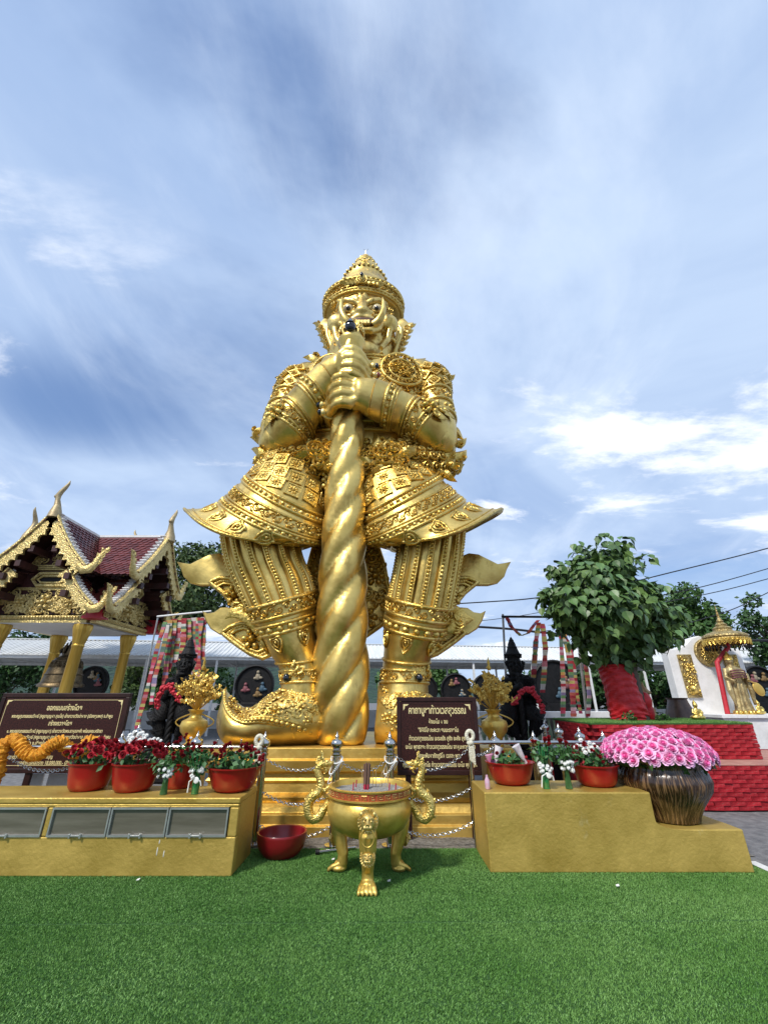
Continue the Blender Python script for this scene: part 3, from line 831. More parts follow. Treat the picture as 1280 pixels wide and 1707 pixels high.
# --- arms
def arm(side):
    if side < 0:
        ua = Loft([SR((494, 622), (545, 626), 7.55, .40), SR((469, 640), (532, 654), 7.5, .52), SR((455, 674), (520, 682), 7.42, .54), SR((443, 704), (508, 708), 7.3, .50), SR((434, 730), (500, 730), 7.2, .47), SR((433, 748), (492, 750), 7.15, .40), SR((446, 760), (480, 760), 7.12, .2)])
        fa = Loft([SR((436, 746), (490, 762), 7.12, .30), SR((444, 717), (508, 748), 7.0, .43), SR((461, 688), (513, 732), 6.90, .44), SR((478, 668), (524, 714), 6.88, .44), SR((494, 650), (535, 695), 6.70, .40), SR((512, 632), (548, 672), 6.54, .36), SR((528, 615), (562, 655), 6.42, .34)])
    else:
        ua = Loft([SR((664, 624), (722, 616), 7.55, .40), SR((682, 654), (747, 634), 7.5, .52), SR((690, 682), (751, 672), 7.42, .54), SR((698, 708), (758, 704), 7.3, .50), SR((702, 730), (762, 730), 7.2, .47), SR((708, 750), (760, 748), 7.15, .40), SR((718, 760), (748, 760), 7.12, .2)])
        fa = Loft([SR((716, 762), (758, 744), 7.12, .30), SR((698, 745), (748, 708), 7.0, .43), SR((680, 728), (717, 681), 6.90, .43), SR((663, 718), (692, 668), 6.88, .42), SR((648, 709), (668, 657), 6.68, .39), SR((632, 701), (650, 645), 6.52, .36), SR((616, 694), (632, 638), 6.38, .34)])
    m = MB(); ua.mesh(m, 30, 40)
    u_o = m.build('upper_arm', GOLD, G, angle=80)
    m = MB()
    for t in (.30, .40, .50): ua.cord(m, t, .035, lift=.012)
    ua.row(m, VINE, .35, .26, .24, 0, 2 * PI, depth=.34); ua.row(m, BEAD, .45, .1, .13, 0, 2 * PI)
    for i in range(3): ua.row(m, SQUARE, .12 + .07 * i, .20, .24, 0, 2 * PI, depth=.3, spin=PI / 4)
    # epaulette lip and elbow spur
    o_ = ua.ev(.17, 0 if side > 0 else PI)
    m.stamp(FLAME, o_ + Vector((side * -.12, 0, .05)), (0, -1, 0), (side, 0, .5), .32, .5)
    e_ = ua.ev(.80, 0 if side > 0 else PI)
    m.stamp(FLAME, e_ + Vector((side * -.1, 0, .05)), (0, -1, 0), (side, 0, .55), .36, .7)
    m.stamp(FLAME, ua.ev(.6, 0 if side > 0 else PI) + Vector((side * -.05, -.15, 0)), (0, -1, 0), (side * .5, 0, -.9), .32, .5)
    m.build('arm_bands', GOLD_R, u_o, angle=80)
    m = MB(); fa.mesh(m, 34, 40)
    f_o = m.build('forearm', GOLD, G, angle=80)
    m = MB()
    for t in (.24, .29, .42, .47, .66, .70, .80): fa.cord(m, t, .032, lift=.012)
    fa.row(m, VINE, .355, .34, .30, 0, 2 * PI, depth=.42); fa.row(m, BEAD, .75, .10, .14, 0, 2 * PI); fa.row(m, BEAD, .265, .07, .1, 0, 2 * PI)
    a0 = (.80 if side < 0 else .25) * PI
    for da in (-.4, 0, .4):
        n_, u_ = fa.nrm(.3, a0 + da)
        m.stamp(ROSE6, fa.ev(.28, a0 + da) + n_ * .03, n_, u_, .40); m.stamp(FLAME, fa.ev(.26, a0 + da) + n_ * .03, n_, -u_, .36)
    m.build('forearm_bands', GOLD_R, f_o, angle=80)
    return fa
faL, faR = arm(-1), arm(1)

# --- hands closed round the club
AMBER = mat('amber_jewel', (.25, .05, .01), rough=.1, coat=.5)
def hand(side, zt_px, dz_tip):
    """four fingers stacked down the shaft, wrapping from the wrist side over the front"""
    m = MB()
    fa = faL if side < 0 else faR
    wr = fa.c[-1]
    zs = zt_px; CY = clubY(sum(zs) / 4)
    ring_pts = []
    knuck = []
    for i, py in enumerate(zs):
        cpt = P(583, py, CY); cpt.z = P(583, py, CY - .40).z
        z0 = cpt.z; Rc = 0.325; rf = (.105, .112, .108, .095)[i]
        pts, rr = [], []
        for k in range(15):
            f = k / 14
            a = side * (RAD(12) - f * RAD(176 - 8 * abs(i - 1)))       # from the wrist side across the front and round the back
            R_ = Rc + rf * .8 + (.10 * math.sin(min(1, f / .34) * PI) if f < .34 else 0) * .9
            z = z0 + dz_tip * f * 1.0
            pts.append(Vector((cpt.x + R_ * math.sin(a), CY - R_ * math.cos(a), z)))
            bulge = 1.0 + .14 * math.exp(-((f - .12) / .06) ** 2) + .13 * math.exp(-((f - .46) / .06) ** 2)
            rr.append(rf * bulge * (1 - .22 * f))
        m.tube(pts, rr, 12); m.ball(pts[-1], rr[-1], 10, 6)
        knuck.append(pts[0]); ring_pts.append((pts[7], pts[8] - pts[6], rr[7]))
        # tendon ridge towards the wrist
        m.tube([pts[1], pts[0].lerp(wr + Vector((0, -.22, 0)), .35) + Vector((0, -.04, 0)), pts[0].lerp(wr + Vector((0, -.2, 0)), .85)], [rf * .95, rf * .8, rf * .5], 8)
    kc = sum(knuck, Vector()) / 4; ax = (knuck[0] - knuck[3]) / 2
    a_w = fa.a[-1]
    if a_w.dot(ax) < 0: a_w = -a_w
    lf = Loft([(wr, a_w, Vector((0, -.33, 0))), (wr.lerp(kc, .35), a_w * .55 + ax * .5, Vector((0, -.31, 0))), (wr.lerp(kc, .72) + Vector((0, .0, 0)), ax * 1.12, Vector((0, -.26, 0))), (kc + Vector((0, .08, 0)), ax * 1.15, Vector((0, -.17, 0))), (kc + Vector((-side * -.04 * 0, .1, 0)), ax * .95, Vector((0, -.12, 0)))])
    lf.mesh(m, 16, 24)
    # thumb lying along the shaft behind the fingers
    tp = wr.lerp(kc, .55) + ax * .75
    cpt = P(583, zs[0], CY); cpt.z = P(583, zs[0], CY - .40).z - .12
    m.tube([tp, cpt + Vector((side * .42, -.05, .18)), cpt + Vector((side * .28, .30, .28)), cpt + Vector((-side * .12, .42, .28))], [.15, .15, .13, .11], 10)
    h = m.build('hand', GOLD, G, remesh=.022, smooth_it=5)
    m = MB()
    for i, (p, d, r_) in enumerate(ring_pts):
        d.normalize(); s_ = d.orthogonal().normalized(); q = d.cross(s_)
        m.tube([p + (s_ * math.cos(a) + q * math.sin(a)) * (r_ + .012) for a in [2 * PI * k / 14 for k in range(14)]], .028, 6, closed=True)
        cpt = P(583, zs[i], CY); n_ = Vector((p.x - cpt.x, p.y - CY, 0)).normalized()
        m.ball(p + n_ * (r_ + .01), (.085, .085, .085), 8, 5)
        j = MB().ball(p + n_ * (r_ + .075), (.055, .055, .065), 8, 6)
        j.build('ring_jewel', JEWEL_B if i != 1 else AMBER, h)
        m.build('finger_ring', GOLD_PALE, h, angle=80); m = MB()
    return h
hand(-1, (586, 599, 612, 625), -.30)
hand(1, (633, 647, 661, 675), -.02)
# --- head
GOLD_FACE = mat('face_gold', (0.62, 0.42, 0.10), (0.84, 0.64, 0.24), 2.4, 0.38, 0.9, 0.5, 5.0, rvar=0.08, bdist=0.05, detail=8, spots=((.2, .11, .02), 4.0, .55, (1, 1, .6), .6))
HC = Vector((-0.50, 7.3, 0))
HK = 1.085
HC = Vector((-0.50 * HK, 7.3 * HK, 0))
def hz(z): return CAM_H + (z - CAM_H) * HK
def hr(z, rx, ry, dy=0.0, dx=0.0): return (Vector((HC.x + dx, HC.y + dy, hz(z))), Vector((rx * HK, 0, 0)), Vector((0, -ry * HK, 0)))
face = Loft([hr(7.62, .34, .30, -.16), hr(7.80, .52, .48, -.14), hr(8.10, .66, .62, -.12), hr(8.5, .73, .68, -.08), hr(8.9, .76, .70, -.04), hr(9.3, .76, .70), hr(9.7, .73, .68), hr(10.1, .68, .64, .02), hr(10.5, .58, .56, .04)])
m = MB(); face.mesh(m, 30, 40)
def F(px, py, Y=6.56): return P(px, py, Y * HK)
def ft(pts, r, Y=6.56, seg=8): m.tube([F(p[0], p[1], p[2] if len(p) > 2 else Y) for p in pts], r, seg)
for cx, cy in ((563, 540), (646, 541)): m.ball(F(cx, cy, 6.78), (.26, .22, .26), 14, 9)
m.ball(F(604, 549, 6.66), (.46, .28, .26), 18, 10)                     # muzzle
m.ball(F(604, 585, 6.68), (.40, .24, .26), 16, 9)                      # chin
ft([(604, 499, 6.62), (604, 508, 6.52), (604, 517, 6.42)], [.11, .12, .15])
m.ball(F(604, 520, 6.40), (.19, .16, .14), 14, 9)
for sx in (-1, 1):
    m.ball(F(604 + sx * 13, 525, 6.46), (.12, .12, .10), 10, 7)
    ft([(604 + sx * 6, 507, 6.50), (604 + sx * 15, 502, 6.50), (604 + sx * 27, 501, 6.54), (604 + sx * 38, 507, 6.66), (604 + sx * 42, 516, 6.78)], [.07, .085, .09, .07, .04])
    ft([(604 + sx * 8, 520, 6.52), (604 + sx * 16, 526, 6.54), (604 + sx * 27, 527, 6.56), (604 + sx * 36, 521, 6.66)], [.03, .05, .055, .03])
    ft([(604, 527, 6.40), (604 + sx * 10, 529, 6.40), (604 + sx * 20, 536, 6.44), (604 + sx * 28, 545, 6.56)], [.075, .08, .075, .06])
    ft([(604, 550, 6.42), (604 + sx * 14, 551, 6.42), (604 + sx * 27, 547, 6.52), (604 + sx * 36, 538, 6.68)], [.085, .085, .08, .06])
    ft([(604 + sx * 40, 528, 6.68), (604 + sx * 47, 545, 6.72), (604 + sx * 42, 566, 6.74), (604 + sx * 30, 580, 6.66)], [.05, .07, .08, .07])
    ft([(604 + sx * 8, 492, 6.60), (604 + sx * 4, 489, 6.6), (604 + sx * 3, 493, 6.58), (604 + sx * 8, 496, 6.58)], [.035, .045, .045, .035])
head = m.build('head', GOLD_FACE, G, remesh=.026, smooth_it=2)
m = MB()
ft([(585, 537, 6.42), (604, 535.5, 6.38), (624, 538, 6.42)], .10); m.build('mouth', mat('mouth_red', (.10, .035, .012), rough=.4), head)
m = MB()
for k in range(7):
    f = (k - 3) / 3; m.box(F(604 + f * 15, 537.5 - .8 * f * f, 6.33 + .05 * f * f), (.075, .08, .12))
m.build('teeth', GOLD_PALE, head, bevel=.015)
for sx in (-1, 1):
    m = MB(); e = F(604.5 + sx * 23.5, 516, 6.60); m.ball(e, (.13, .13, .12), 16, 10); eo = m.build('eye', EYE_W, head)
    m = MB(); m.ball(e + Vector((0, -.10, -.065)), (.055, .05, .055), 12, 8); m.build('pupil', JEWEL_B, eo)
    m = MB(); m.tube([e + Vector((.135 * math.cos(a), -.07 + .03 * abs(math.cos(a)), .115 * math.sin(a) - .02)) for a in [2 * PI * k / 20 for k in range(20)]], .028, 6, closed=True)
    m.build('eyelid', GOLD, eo)
    m = MB(); tk = [(604 + sx * 18, 541, 6.40), (604 + sx * 26, 536, 6.36), (604 + sx * 32, 527, 6.36), (604 + sx * 35.5, 515, 6.38), (604 + sx * 35, 503, 6.42), (604 + sx * 33.5, 495, 6.44)]
    m.tube([F(*q) for q in tk], [.085, .095, .085, .065, .04, .008], 10); m.build('tusk', GOLD, head)
    # ear with flame ornament
    pl_ = [(541, 533), (534, 540), (525, 540), (529, 550), (535, 555), (533, 562), (540, 568), (539, 575), (546, 581), (546, 589), (556, 600), (562, 590), (556, 565), (553, 545), (550, 534)]
    pts = [P(x if sx < 0 else 2 * 607 - x, y, 7.15 * HK) for x, y in pl_]
    m = MB(); m.plate([(p.x, p.z) for p in pts], .10, (0, 7.15 * HK, 0), bulge=.03); er = m.build('ear_flame', GOLD_PALE, head, angle=60)
    m = MB()
    for k in range(9):
        px, py = 534 + k * 2.1, 543 + k * 5.0
        m.stamp(SPIRAL if k % 2 else FLAME, P(px if sx < 0 else 1214 - px, py, 7.06 * HK), (0, -1, 0), (sx, 0, .4), .22, .4)
    m.tube([P(x if sx < 0 else 1214 - x, y, 7.0 * HK) for x, y in ((549, 543), (545, 549), (546, 560), (551, 572), (556, 588), (560, 596))], [.04, .055, .06, .055, .06, .03], 8)
    m.tube([P(x if sx < 0 else 1214 - x, y, 6.96 * HK) for x, y in ((550, 547), (549, 553), (551, 562), (554, 570))], .03, 6)
    m.build('ear', GOLD_PALE, head, angle=80)
m = MB()
for k in range(26):
    sx = rnd.choice((-1, 1)); f = rnd.random()
    m.stamp(rnd.choice((SPIRAL, SPIRAL_L, FLAME)), F(604 + sx * (30 + 20 * f), 530 + rnd.uniform(-30, 60), 6.66 + .22 * f), (sx * (.3 + .6 * f), -1, 0), (rnd.uniform(-1, 1), 0, rnd.uniform(-1, 1)), .22, .28)
for sx in (-1, 1):
    for k in range(6):
        m.stamp(FLAME, F(604 + sx * (6 + 7 * k), 598 - k * 1.2, 6.72 + .03 * k), (sx * .08 * k, -1, -.3), (sx * .3, -.2, -1), .26, .4)
m.build('beard_scrolls', GOLD_R, head, angle=80)
# --- crown
def cr(z, rx, ry): return hr(z, rx, ry, .05)
crown = Loft([cr(9.88, .84, .70), cr(9.92, .92, .735), cr(9.97, .945, .755), cr(10.10, .94, .76), cr(10.20, .965, .785), cr(10.27, .965, .79), cr(10.30, .86, .70)])
m = MB(); crown.mesh(m, 26, 64)
m.lathe([(r_ * HK, hz(z_)) for r_, z_ in [(.82, 10.24), (.72, 10.5), (.60, 10.8), (.54, 11.0), (.56, 11.06), (.47, 11.14), (.43, 11.35), (.37, 11.50), (.30, 11.66), (.27, 11.70), (.28, 11.76), (.24, 11.84), (.17, 11.96), (.11, 12.08), (.05, 12.16), (.01, 12.22)]], 32, (HC.x + .02, HC.y + .05, 0))
C_o = m.build('crown', GOLD, G, angle=60)
m = MB()
for t in (.17, .33, .66, .83): crown.cord(m, t, .032, lift=.012)
crown.row(m, BEAD, .25, .075, .10, 0, 2 * PI); crown.row(m, BEAD, .745, .085, .115, 0, 2 * PI)
crown.row(m, VINE, .50, .19, .16, 0, 2 * PI, depth=.3)
f0 = crown.ev(.52, PI / 2)
m.stamp(LOTUS, f0 + Vector((0, -.06, .04)), (0, -1, 0), (0, 0, -1), .36); m.ball(f0 + Vector((0, -.08, .12)), (.09, .08, .12), 10, 7)
for sx in (-1, 1):
    for k in range(3): m.stamp(FLAME, f0 + Vector((sx * (.1 + .1 * k), -.03, -.04)), (0, -1, 0), (sx, 0, .4 - .25 * k), .26, .4)
for z, r_, n, s_ in ((11.05, .55, 30, .09), (11.52, .36, 20, .07), (11.66, .28, 14, .12), (11.76, .26, 12, .12), (11.32, .41, 4, .24)):
    for k in range(n):
        a = 2 * PI * k / n - PI / 2; d = Vector((math.cos(a), math.sin(a), 0))
        m.stamp(BEAD if z in (11.05, 11.52) else FLAME if n > 4 else LOTUS, Vector((HC.x + .02, HC.y + .05, hz(z))) + d * r_ * HK, d + Vector((0, 0, .2)), (0, 0, 1), s_)
m.build('crown_relief', GOLD_R, C_o, angle=80, kind='stuff')
m = MB(); m.tube([(HC.x + .02, HC.y + .05, hz(12.2)), (HC.x + .02, HC.y + .05, hz(12.38))], .008, 5); m.tube([(HC.x - .05, HC.y + .05, hz(12.43)), (HC.x + .02, HC.y + .05, hz(12.36)), (HC.x + .09, HC.y + .05, hz(12.43))], .008, 5)
m.build('lightning_rod', STEEL, C_o)
m = MB(); m.ball(f0 + Vector((0, -.17, .10)), (.045, .04, .06), 8, 6); m.build('jewel', JEWEL_B, C_o)
# --- shoulder flames
for sx in (-1, 1):
    m = MB(); b_ = P(607 + sx * 74, 604, 7.35)
    m.stamp(FLAME, b_, (0, -1, 0), (sx, 0, .35), .42, .6); m.stamp(FLAME, b_ + Vector((-sx * .1, 0, -.05)), (0, -1, 0), (sx * .7, 0, .8), .32, .5); m.stamp(FLAME, b_ + Vector((-sx * .25, 0, -.1)), (0, -1, 0), (sx, 0, -.1), .4, .5)
    for k in range(12):
        m.stamp(FLAME, P(607 + sx * (60 + 3.4 * k), 620 + 1.7 * k, 7.22), (0, -1, .3), (sx * 1, 0, .1), .15, .26)
    m.build('shoulder_flame', GOLD_R, T_o, angle=80)
# ================================================================== background buildings and trees
WHITEW = mat('white_plaster', (0.60, 0.60, 0.58), (0.78, 0.78, 0.77), 2.5, 0.8, 0, 0.25, 18, detail=8, lo=.25, hi=.6)
ROOFW = mat('white_sheet_metal', (0.62, 0.63, 0.62), (0.76, 0.77, 0.76), 1.2, 0.45, 0.1, 0.1, 8, stretch=(4, .3, 1))
TILE = mat('maroon_tile', (0.085, 0.018, 0.016), (0.17, 0.035, 0.028), 3.0, 0.33, 0, 0.2, 30)
WOOD = mat('dark_red_timber', (0.025, 0.007, 0.006), (0.06, 0.014, 0.012), 5, 0.6, 0, 0.3, 25, stretch=(1, 1, .2))
REDP = mat('red_paint', (0.40, 0.015, 0.028), (0.55, 0.03, 0.045), 4, 0.5, 0, 0.2, 20)
CEIL = mat('ceiling_white', (0.62, 0.62, 0.64), (0.7, 0.7, 0.7), 2, 0.7)
BRONZE = mat('bell_bronze', (0.075, 0.055, 0.030), (0.18, 0.13, 0.07), 6, 0.42, 0.9, 0.4, 30)
BARGE = mat('barge_gold', (0.50, 0.37, 0.12), (0.70, 0.55, 0.24), 9, 0.45, 0.6, 0.8, 26, 'voronoi', bdist=.03)
FINIAL = mat('finial_grey_gold', (0.30, 0.23, 0.12), (0.46, 0.36, 0.2), 7, 0.5, 0.4, 0.4, 20)
DARK = mat('dark_interior', (0.01, 0.008, 0.008), rough=.8)

# --- long white-roofed walkway
sh_c, sh_a = Vector((0.7, 24.4, 0)), math.atan2(5.2, 39.2)
SHED = thing('covered_walkway', sh_c, 'long white metal roofed walkway behind the whole courtyard', 'walkway')
SHED.rotation_euler = (0, 0, sh_a)
ORG[SHED.name] = Vector((0, 0, 0))
RZ, EZ, HW, LEN = 4.22, 3.36, 2.5, 25.0
mb = MB()
dl = math.hypot(HW, RZ - EZ)
for k in range(5):       # one ribbed sheet, 1 m wide
    x0 = -.5 + .2 * k
    for (a, b, h) in ((x0, x0 + .13, 0.0), (x0 + .13, x0 + .2, .035)):
        mb.add([(a, -HW - .12, EZ - .05 + h), (b, -HW - .12, EZ - .05 + h), (b, 0, RZ + h), (a, 0, RZ + h), (a, -HW - .12, EZ - .08), (b, -HW - .12, EZ - .08), (b, 0, RZ - .03), (a, 0, RZ - .03)],
               [(0, 1, 2, 3), (7, 6, 5, 4), (0, 4, 5, 1), (1, 5, 6, 2), (3, 2, 6, 7), (0, 3, 7, 4)])
sheet_me = mb.mesh('roof_sheet', smooth=False); sheet_me.materials.append(ROOFW)
for k in range(int(LEN * 2)):
    place('roof_sheet', sheet_me, None, SHED, (-LEN + .5 + k, 0, rnd.uniform(-.006, .006)))
m = MB(); m.add([(-LEN, 0, RZ - .02), (LEN, 0, RZ - .02), (LEN, HW, EZ - .05), (-LEN, HW, EZ - .05), (-LEN, 0, RZ - .05), (LEN, 0, RZ - .05), (LEN, HW, EZ - .08), (-LEN, HW, EZ - .08)], [(0, 1, 2, 3), (7, 6, 5, 4), (0, 4, 5, 1), (2, 6, 7, 3)])
m.build('back_slope', ROOFW, SHED, smooth=False, local=True)
m = MB()
for y, z in ((-HW, EZ - .14), (HW, EZ - .14)): m.box((0, y, z), (2 * LEN, .08, .12))
m.build('eave_beam', ROOFW, SHED, smooth=False, local=True)
m = MB(); m.box((0, 0, RZ + .035), (2 * LEN, .22, .03)); m.build('ridge_cap', ROOFW, SHED, smooth=False, local=True)
mb = MB()
for sy in (-1, 1): mb.tube([(0, sy * HW, EZ - .18), (0, 0, RZ - .12)], .03, 6)
mb.tube([(0, -HW, EZ - .2), (0, HW, EZ - .2)], .035, 6)
truss = mb.mesh('truss'); truss.materials.append(ROOFW)
mb = MB(); mb.box((0, 0, (EZ - .2) / 2), (.09, .09, EZ - .2)); post_me = mb.mesh('post', smooth=False); post_me.materials.append(WHITEW)
for k in range(17):
    x = -LEN + .6 + k * 3.1
    place('truss', truss, None, SHED, (x, 0, 0))
    for sy in (-1, 1): place('post', post_me, None, SHED, (x, sy * (HW - .05), 0))
m = MB(); m.box((0, HW + .3, .45), (2 * LEN, .15, .9)); m.build('low_wall', WHITEW, SHED, smooth=False, local=True)

# --- round black medallions under the walkway
FIG = [mat('figure_pink', (.22, .07, .08), rough=.6), mat('figure_ochre', (.20, .12, .04), rough=.6), mat('figure_blue', (.05, .10, .14), rough=.6), mat('figure_cream', (.3, .25, .17), rough=.6)]
def medallion(px, py, Y, r, label, seed):
    c = P(px, py, Y)
    t = thing('round_medallion', (c.x, Y, 0), label, 'medallion', 'round medallions under the walkway')
    m = MB(); prof = [(r, -.10), (r, .06), (r * .94, .10), (r * .88, .06), (r * .86, .0), (0.01, .0)]
    rot = Matrix.Rotation(RAD(90), 3, 'X')
    q = MB(); q.lathe(prof, 32)
    m.add([rot @ Vector(v) + c for v in q.v], q.f); m.build('disc', BLACK, t, angle=40)
    m = MB(); m.box((c.x, Y + .05, (c.z - r * .8) / 2), (r * 1.1, .5, c.z - r * .8)); m.build('stand', BLACK, t, smooth=False, bevel=.02)
    rr = random.Random(seed)
    for k in range(4):       # small painted figures sitting in the disc
        a = rr.uniform(0, 6.28); f = c + Vector((r * .45 * math.cos(a + k * 1.57), -.06, r * .45 * math.sin(a + k * 1.57)))
        m = MB(); m.ball(f, (r * .13, .06, r * .17), 8, 6); m.ball(f + Vector((0, -.02, r * .21)), r * .085, 8, 6); m.ball(f + Vector((r * .13, 0, -r * .06)), (r * .12, .05, r * .07), 7, 5); m.ball(f + Vector((-r * .12, 0, -r * .08)), (r * .11, .05, r * .07), 7, 5)
        m.build('figure', FIG[(k + seed) % 4], t)
    return t
medallion(152, 1140, 19.5, .72, 'black round medallion behind the bell pavilion column', 1)
medallion(424, 1143, 20.0, .86, 'black round medallion behind the turned-up toe of the golden shoe', 2)
medallion(704, 1150, 21.5, .72, 'black round medallion half hidden by the golden shin above the right sign', 3)
medallion(760, 1150, 21.5, .72, 'black round medallion with bright figures above the right signboard', 4)
medallion(813, 1150, 21.5, .72, 'black round medallion behind the right gilded flower vase', 5)
medallion(926, 1140, 20.0, 1.0, 'large black round medallion behind the right black guardian', 6)
medallion(1268, 1143, 20.0, .82, 'black round medallion at the right edge beyond the gilded deity', 7)

# --- bell pavilion
PC = Vector((-12.57, 17.35, 0))
PAV = thing('bell_pavilion', PC, 'small temple bell pavilion with maroon tiled crossed roof and golden gables', 'pavilion')
ORG[PAV.name] = Vector((0, 0, 0))
def curve(p0, p1, sag, n=9):
    return [(p0[0] + (p1[0] - p0[0]) * i / n, p0[1] + (p1[1] - p0[1]) * i / n - sag * math.sin(PI * i / n)) for i in range(n + 1)]
UP, LO = curve((0, 8.0), (1.72, 5.86), .16), curve((1.02, 5.82), (2.28, 4.48), .12)
OH = 2.72
def slope_mesh(cv, y0, y1, sx):
    sheet_, tiles = MB(), MB()
    n = len(cv)
    vv = []; ff = []
    for (w, z) in cv: vv += [(sx * w, y0, z), (sx * w, y1, z), (sx * w, y0, z - .06), (sx * w, y1, z - .06)]
    for i in range(n - 1):
        a, b = i * 4, i * 4 + 4
        ff += [(a, a + 1, b + 1, b), (a + 2, b + 2, b + 3, a + 3), (a, b, b + 2, a + 2), (a + 1, a + 3, b + 3, b + 1)]
    ff.append((n * 4 - 4, n * 4 - 3, n * 4 - 1, n * 4 - 2)); sheet_.add(vv, ff)
    L = [0]
    for i in range(n - 1): L.append(L[-1] + math.dist(cv[i], cv[i + 1]))
    def at(s):
        s = max(0, min(L[-1], s))
        for i in range(n - 1):
            if s <= L[i + 1] + 1e-9:
                f = (s - L[i]) / (L[i + 1] - L[i]); d = ((cv[i + 1][0] - cv[i][0]) / (L[i + 1] - L[i]), (cv[i + 1][1] - cv[i][1]) / (L[i + 1] - L[i]))
                return (cv[i][0] + (cv[i + 1][0] - cv[i][0]) * f, cv[i][1] + (cv[i + 1][1] - cv[i][1]) * f), d
    rows = int(L[-1] / .155); w = .22
    for r in range(rows):
        s0 = r * L[-1] / rows
        (x, z), (dx, dz) = at(s0 + .02)
        D = Vector((sx * dx, 0, dz)); N = Vector((sx * -dz, 0, dx))
        if N.z < 0: N = -N
        k = 0; y = y0 + (w / 2 if r % 2 else 0)
        while y < y1:
            o = Vector((sx * x, y, z)) + N * rnd.uniform(.004, .012)
            pts = [(-w * .48, 0, .0), (w * .48, 0, .0), (w * .48, .17, .03), (0, .27, .045), (-w * .48, .17, .03)]
            up = [o + Vector((0, a, 0)) + D * b + N * (h + .018) for a, b, h in pts]; dn = [o + Vector((0, a, 0)) + D * b + N * h for a, b, h in pts]
            tiles.add(up + dn, [(0, 1, 2, 3, 4), (1, 6, 7, 2), (2, 7, 8, 3), (3, 8, 9, 4), (4, 9, 5, 0)])
            y += w
    return sheet_, tiles
def barge(cv, y, sx, w=.30):
    m = MB(); n = 28; top, bot = [], []
    for i in range(n + 1):
        f = i / n * (len(cv) - 1); k = min(int(f), len(cv) - 2); g = f - k
        x = cv[k][0] + (cv[k + 1][0] - cv[k][0]) * g; z = cv[k][1] + (cv[k + 1][1] - cv[k][1]) * g
        d = Vector((cv[k + 1][0] - cv[k][0], cv[k + 1][1] - cv[k][1])).normalized(); nn = Vector((d.y, -d.x))
        if nn.y > 0: nn = -nn
        ww = w + (.13 if i % 3 == 1 else 0)
        top.append((x - nn.x * .08, z - nn.y * .08)); bot.append((x + nn.x * ww, z + nn.y * ww))
    vv = []
    for yy in (y, y + .10):
        vv += [(sx * a, yy, b) for a, b in top] + [(sx * a, yy, b) for a, b in bot]
    N = n + 1; ff = []
    for i in range(n):
        ff += [(i, i + 1, N + i + 1, N + i), (2 * N + i, 3 * N + i, 3 * N + i + 1, 2 * N + i + 1), (i, 2 * N + i, 2 * N + i + 1, i + 1), (N + i, N + i + 1, 3 * N + i + 1, 3 * N + i)]
    m.add(vv, ff)
    m.tube([(sx * a, y - .02, b) for a, b in top], .045, 6)
    return m
def crest(cv, y, sx):
    m = MB(); m.tube([(sx * (a + .02), y + .16, b + .03) for a, b in cv], .06, 6)
    for i in range(13):
        f = (i + .5) / 13 * (len(cv) - 1); k = min(int(f), len(cv) - 2); g = f - k
        x = cv[k][0] + (cv[k + 1][0] - cv[k][0]) * g; z = cv[k][1] + (cv[k + 1][1] - cv[k][1]) * g
        m.box((sx * (x + .06), y + .16, z + .07), (.035, .22, .17), Matrix.Rotation(sx * .9, 3, 'Y'))
    return m
def hook(base, sx, s=1.0):        # flame finial at the foot of a gable
    m = MB(); b = Vector(base)
    pts = [(-.25, .12), (0, -.05), (.28, -.02), (.45, .22), (.52, .48), (.66, .72), (.84, .95)]
    m.tube([b + Vector((sx * x * s, 0, z * s)) for x, z in pts], [q * s for q in (.16, .2, .2, .16, .12, .08, .02)], 8, flat=.6)
    for i in range(4):
        f = pts[2 + i]; m.stamp(FLAME, b + Vector((sx * f[0] * s, 0, f[1] * s)), (0, -1, 0), (sx * .8, 0, .8), .34 * s, .3 * s)
        m.stamp(FLAME, b + Vector((sx * f[0] * s - sx * .06, 0, f[1] * s)), (0, -1, 0), (-sx * .3, 0, 1), .24 * s, .3 * s)
    return m
def chofa():
    m = MB(); o = Vector((0, -OH - .02, 7.9))
    pts = [(0, -.1), (0, .15), (-.02, .42), (-.10, .68), (-.13, .85), (-.05, 1.02), (.06, 1.18), (.16, 1.36), (.17, 1.5)]
    m.tube([o + Vector((x * .9, .0, z)) for x, z in pts], [.24, .20, .12, .085, .10, .085, .075, .05, .012], 10)
    m.ball(o + Vector((-.16, 0, .80)), (.10, .09, .08), 8, 6)
    return m
gable_parts = []
def gp(name, mb, mt, smooth=True, angle=50, bevel=0):
    me = mb.mesh(name, smooth=smooth, angle=angle); me.materials.append(mt); gable_parts.append((name, me, bevel))
for cv, nm, ye in ((UP, 'upper', OH), (LO, 'lower', OH - .18)):
    for sx in (-1, 1):
        a, b = slope_mesh(cv, -ye, 0.0 if nm == 'upper' else -1.45, sx)
        gp('roof_slope', a, WOOD, smooth=False); gp('roof_tiles', b, TILE, smooth=False)
        gp('bargeboard', barge(cv, -ye - .06, sx, .30 if nm == 'upper' else .26), BARGE, angle=30)
        gp('crest_tiles', crest(cv, -ye - .02, sx), WHITEW)
        e = cv[-1]; gp('gable_finial', hook((sx * (e[0] + .0), -ye - .03, e[1] - .05), sx, .85 if nm == 'upper' else .8), BARGE)
gp('ridge_finial', chofa(), FINIAL)
m = MB(); m.box((0, -OH / 2, 8.03), (.14, OH, .10)); gp('ridge_cap', m, WHITEW, smooth=False)
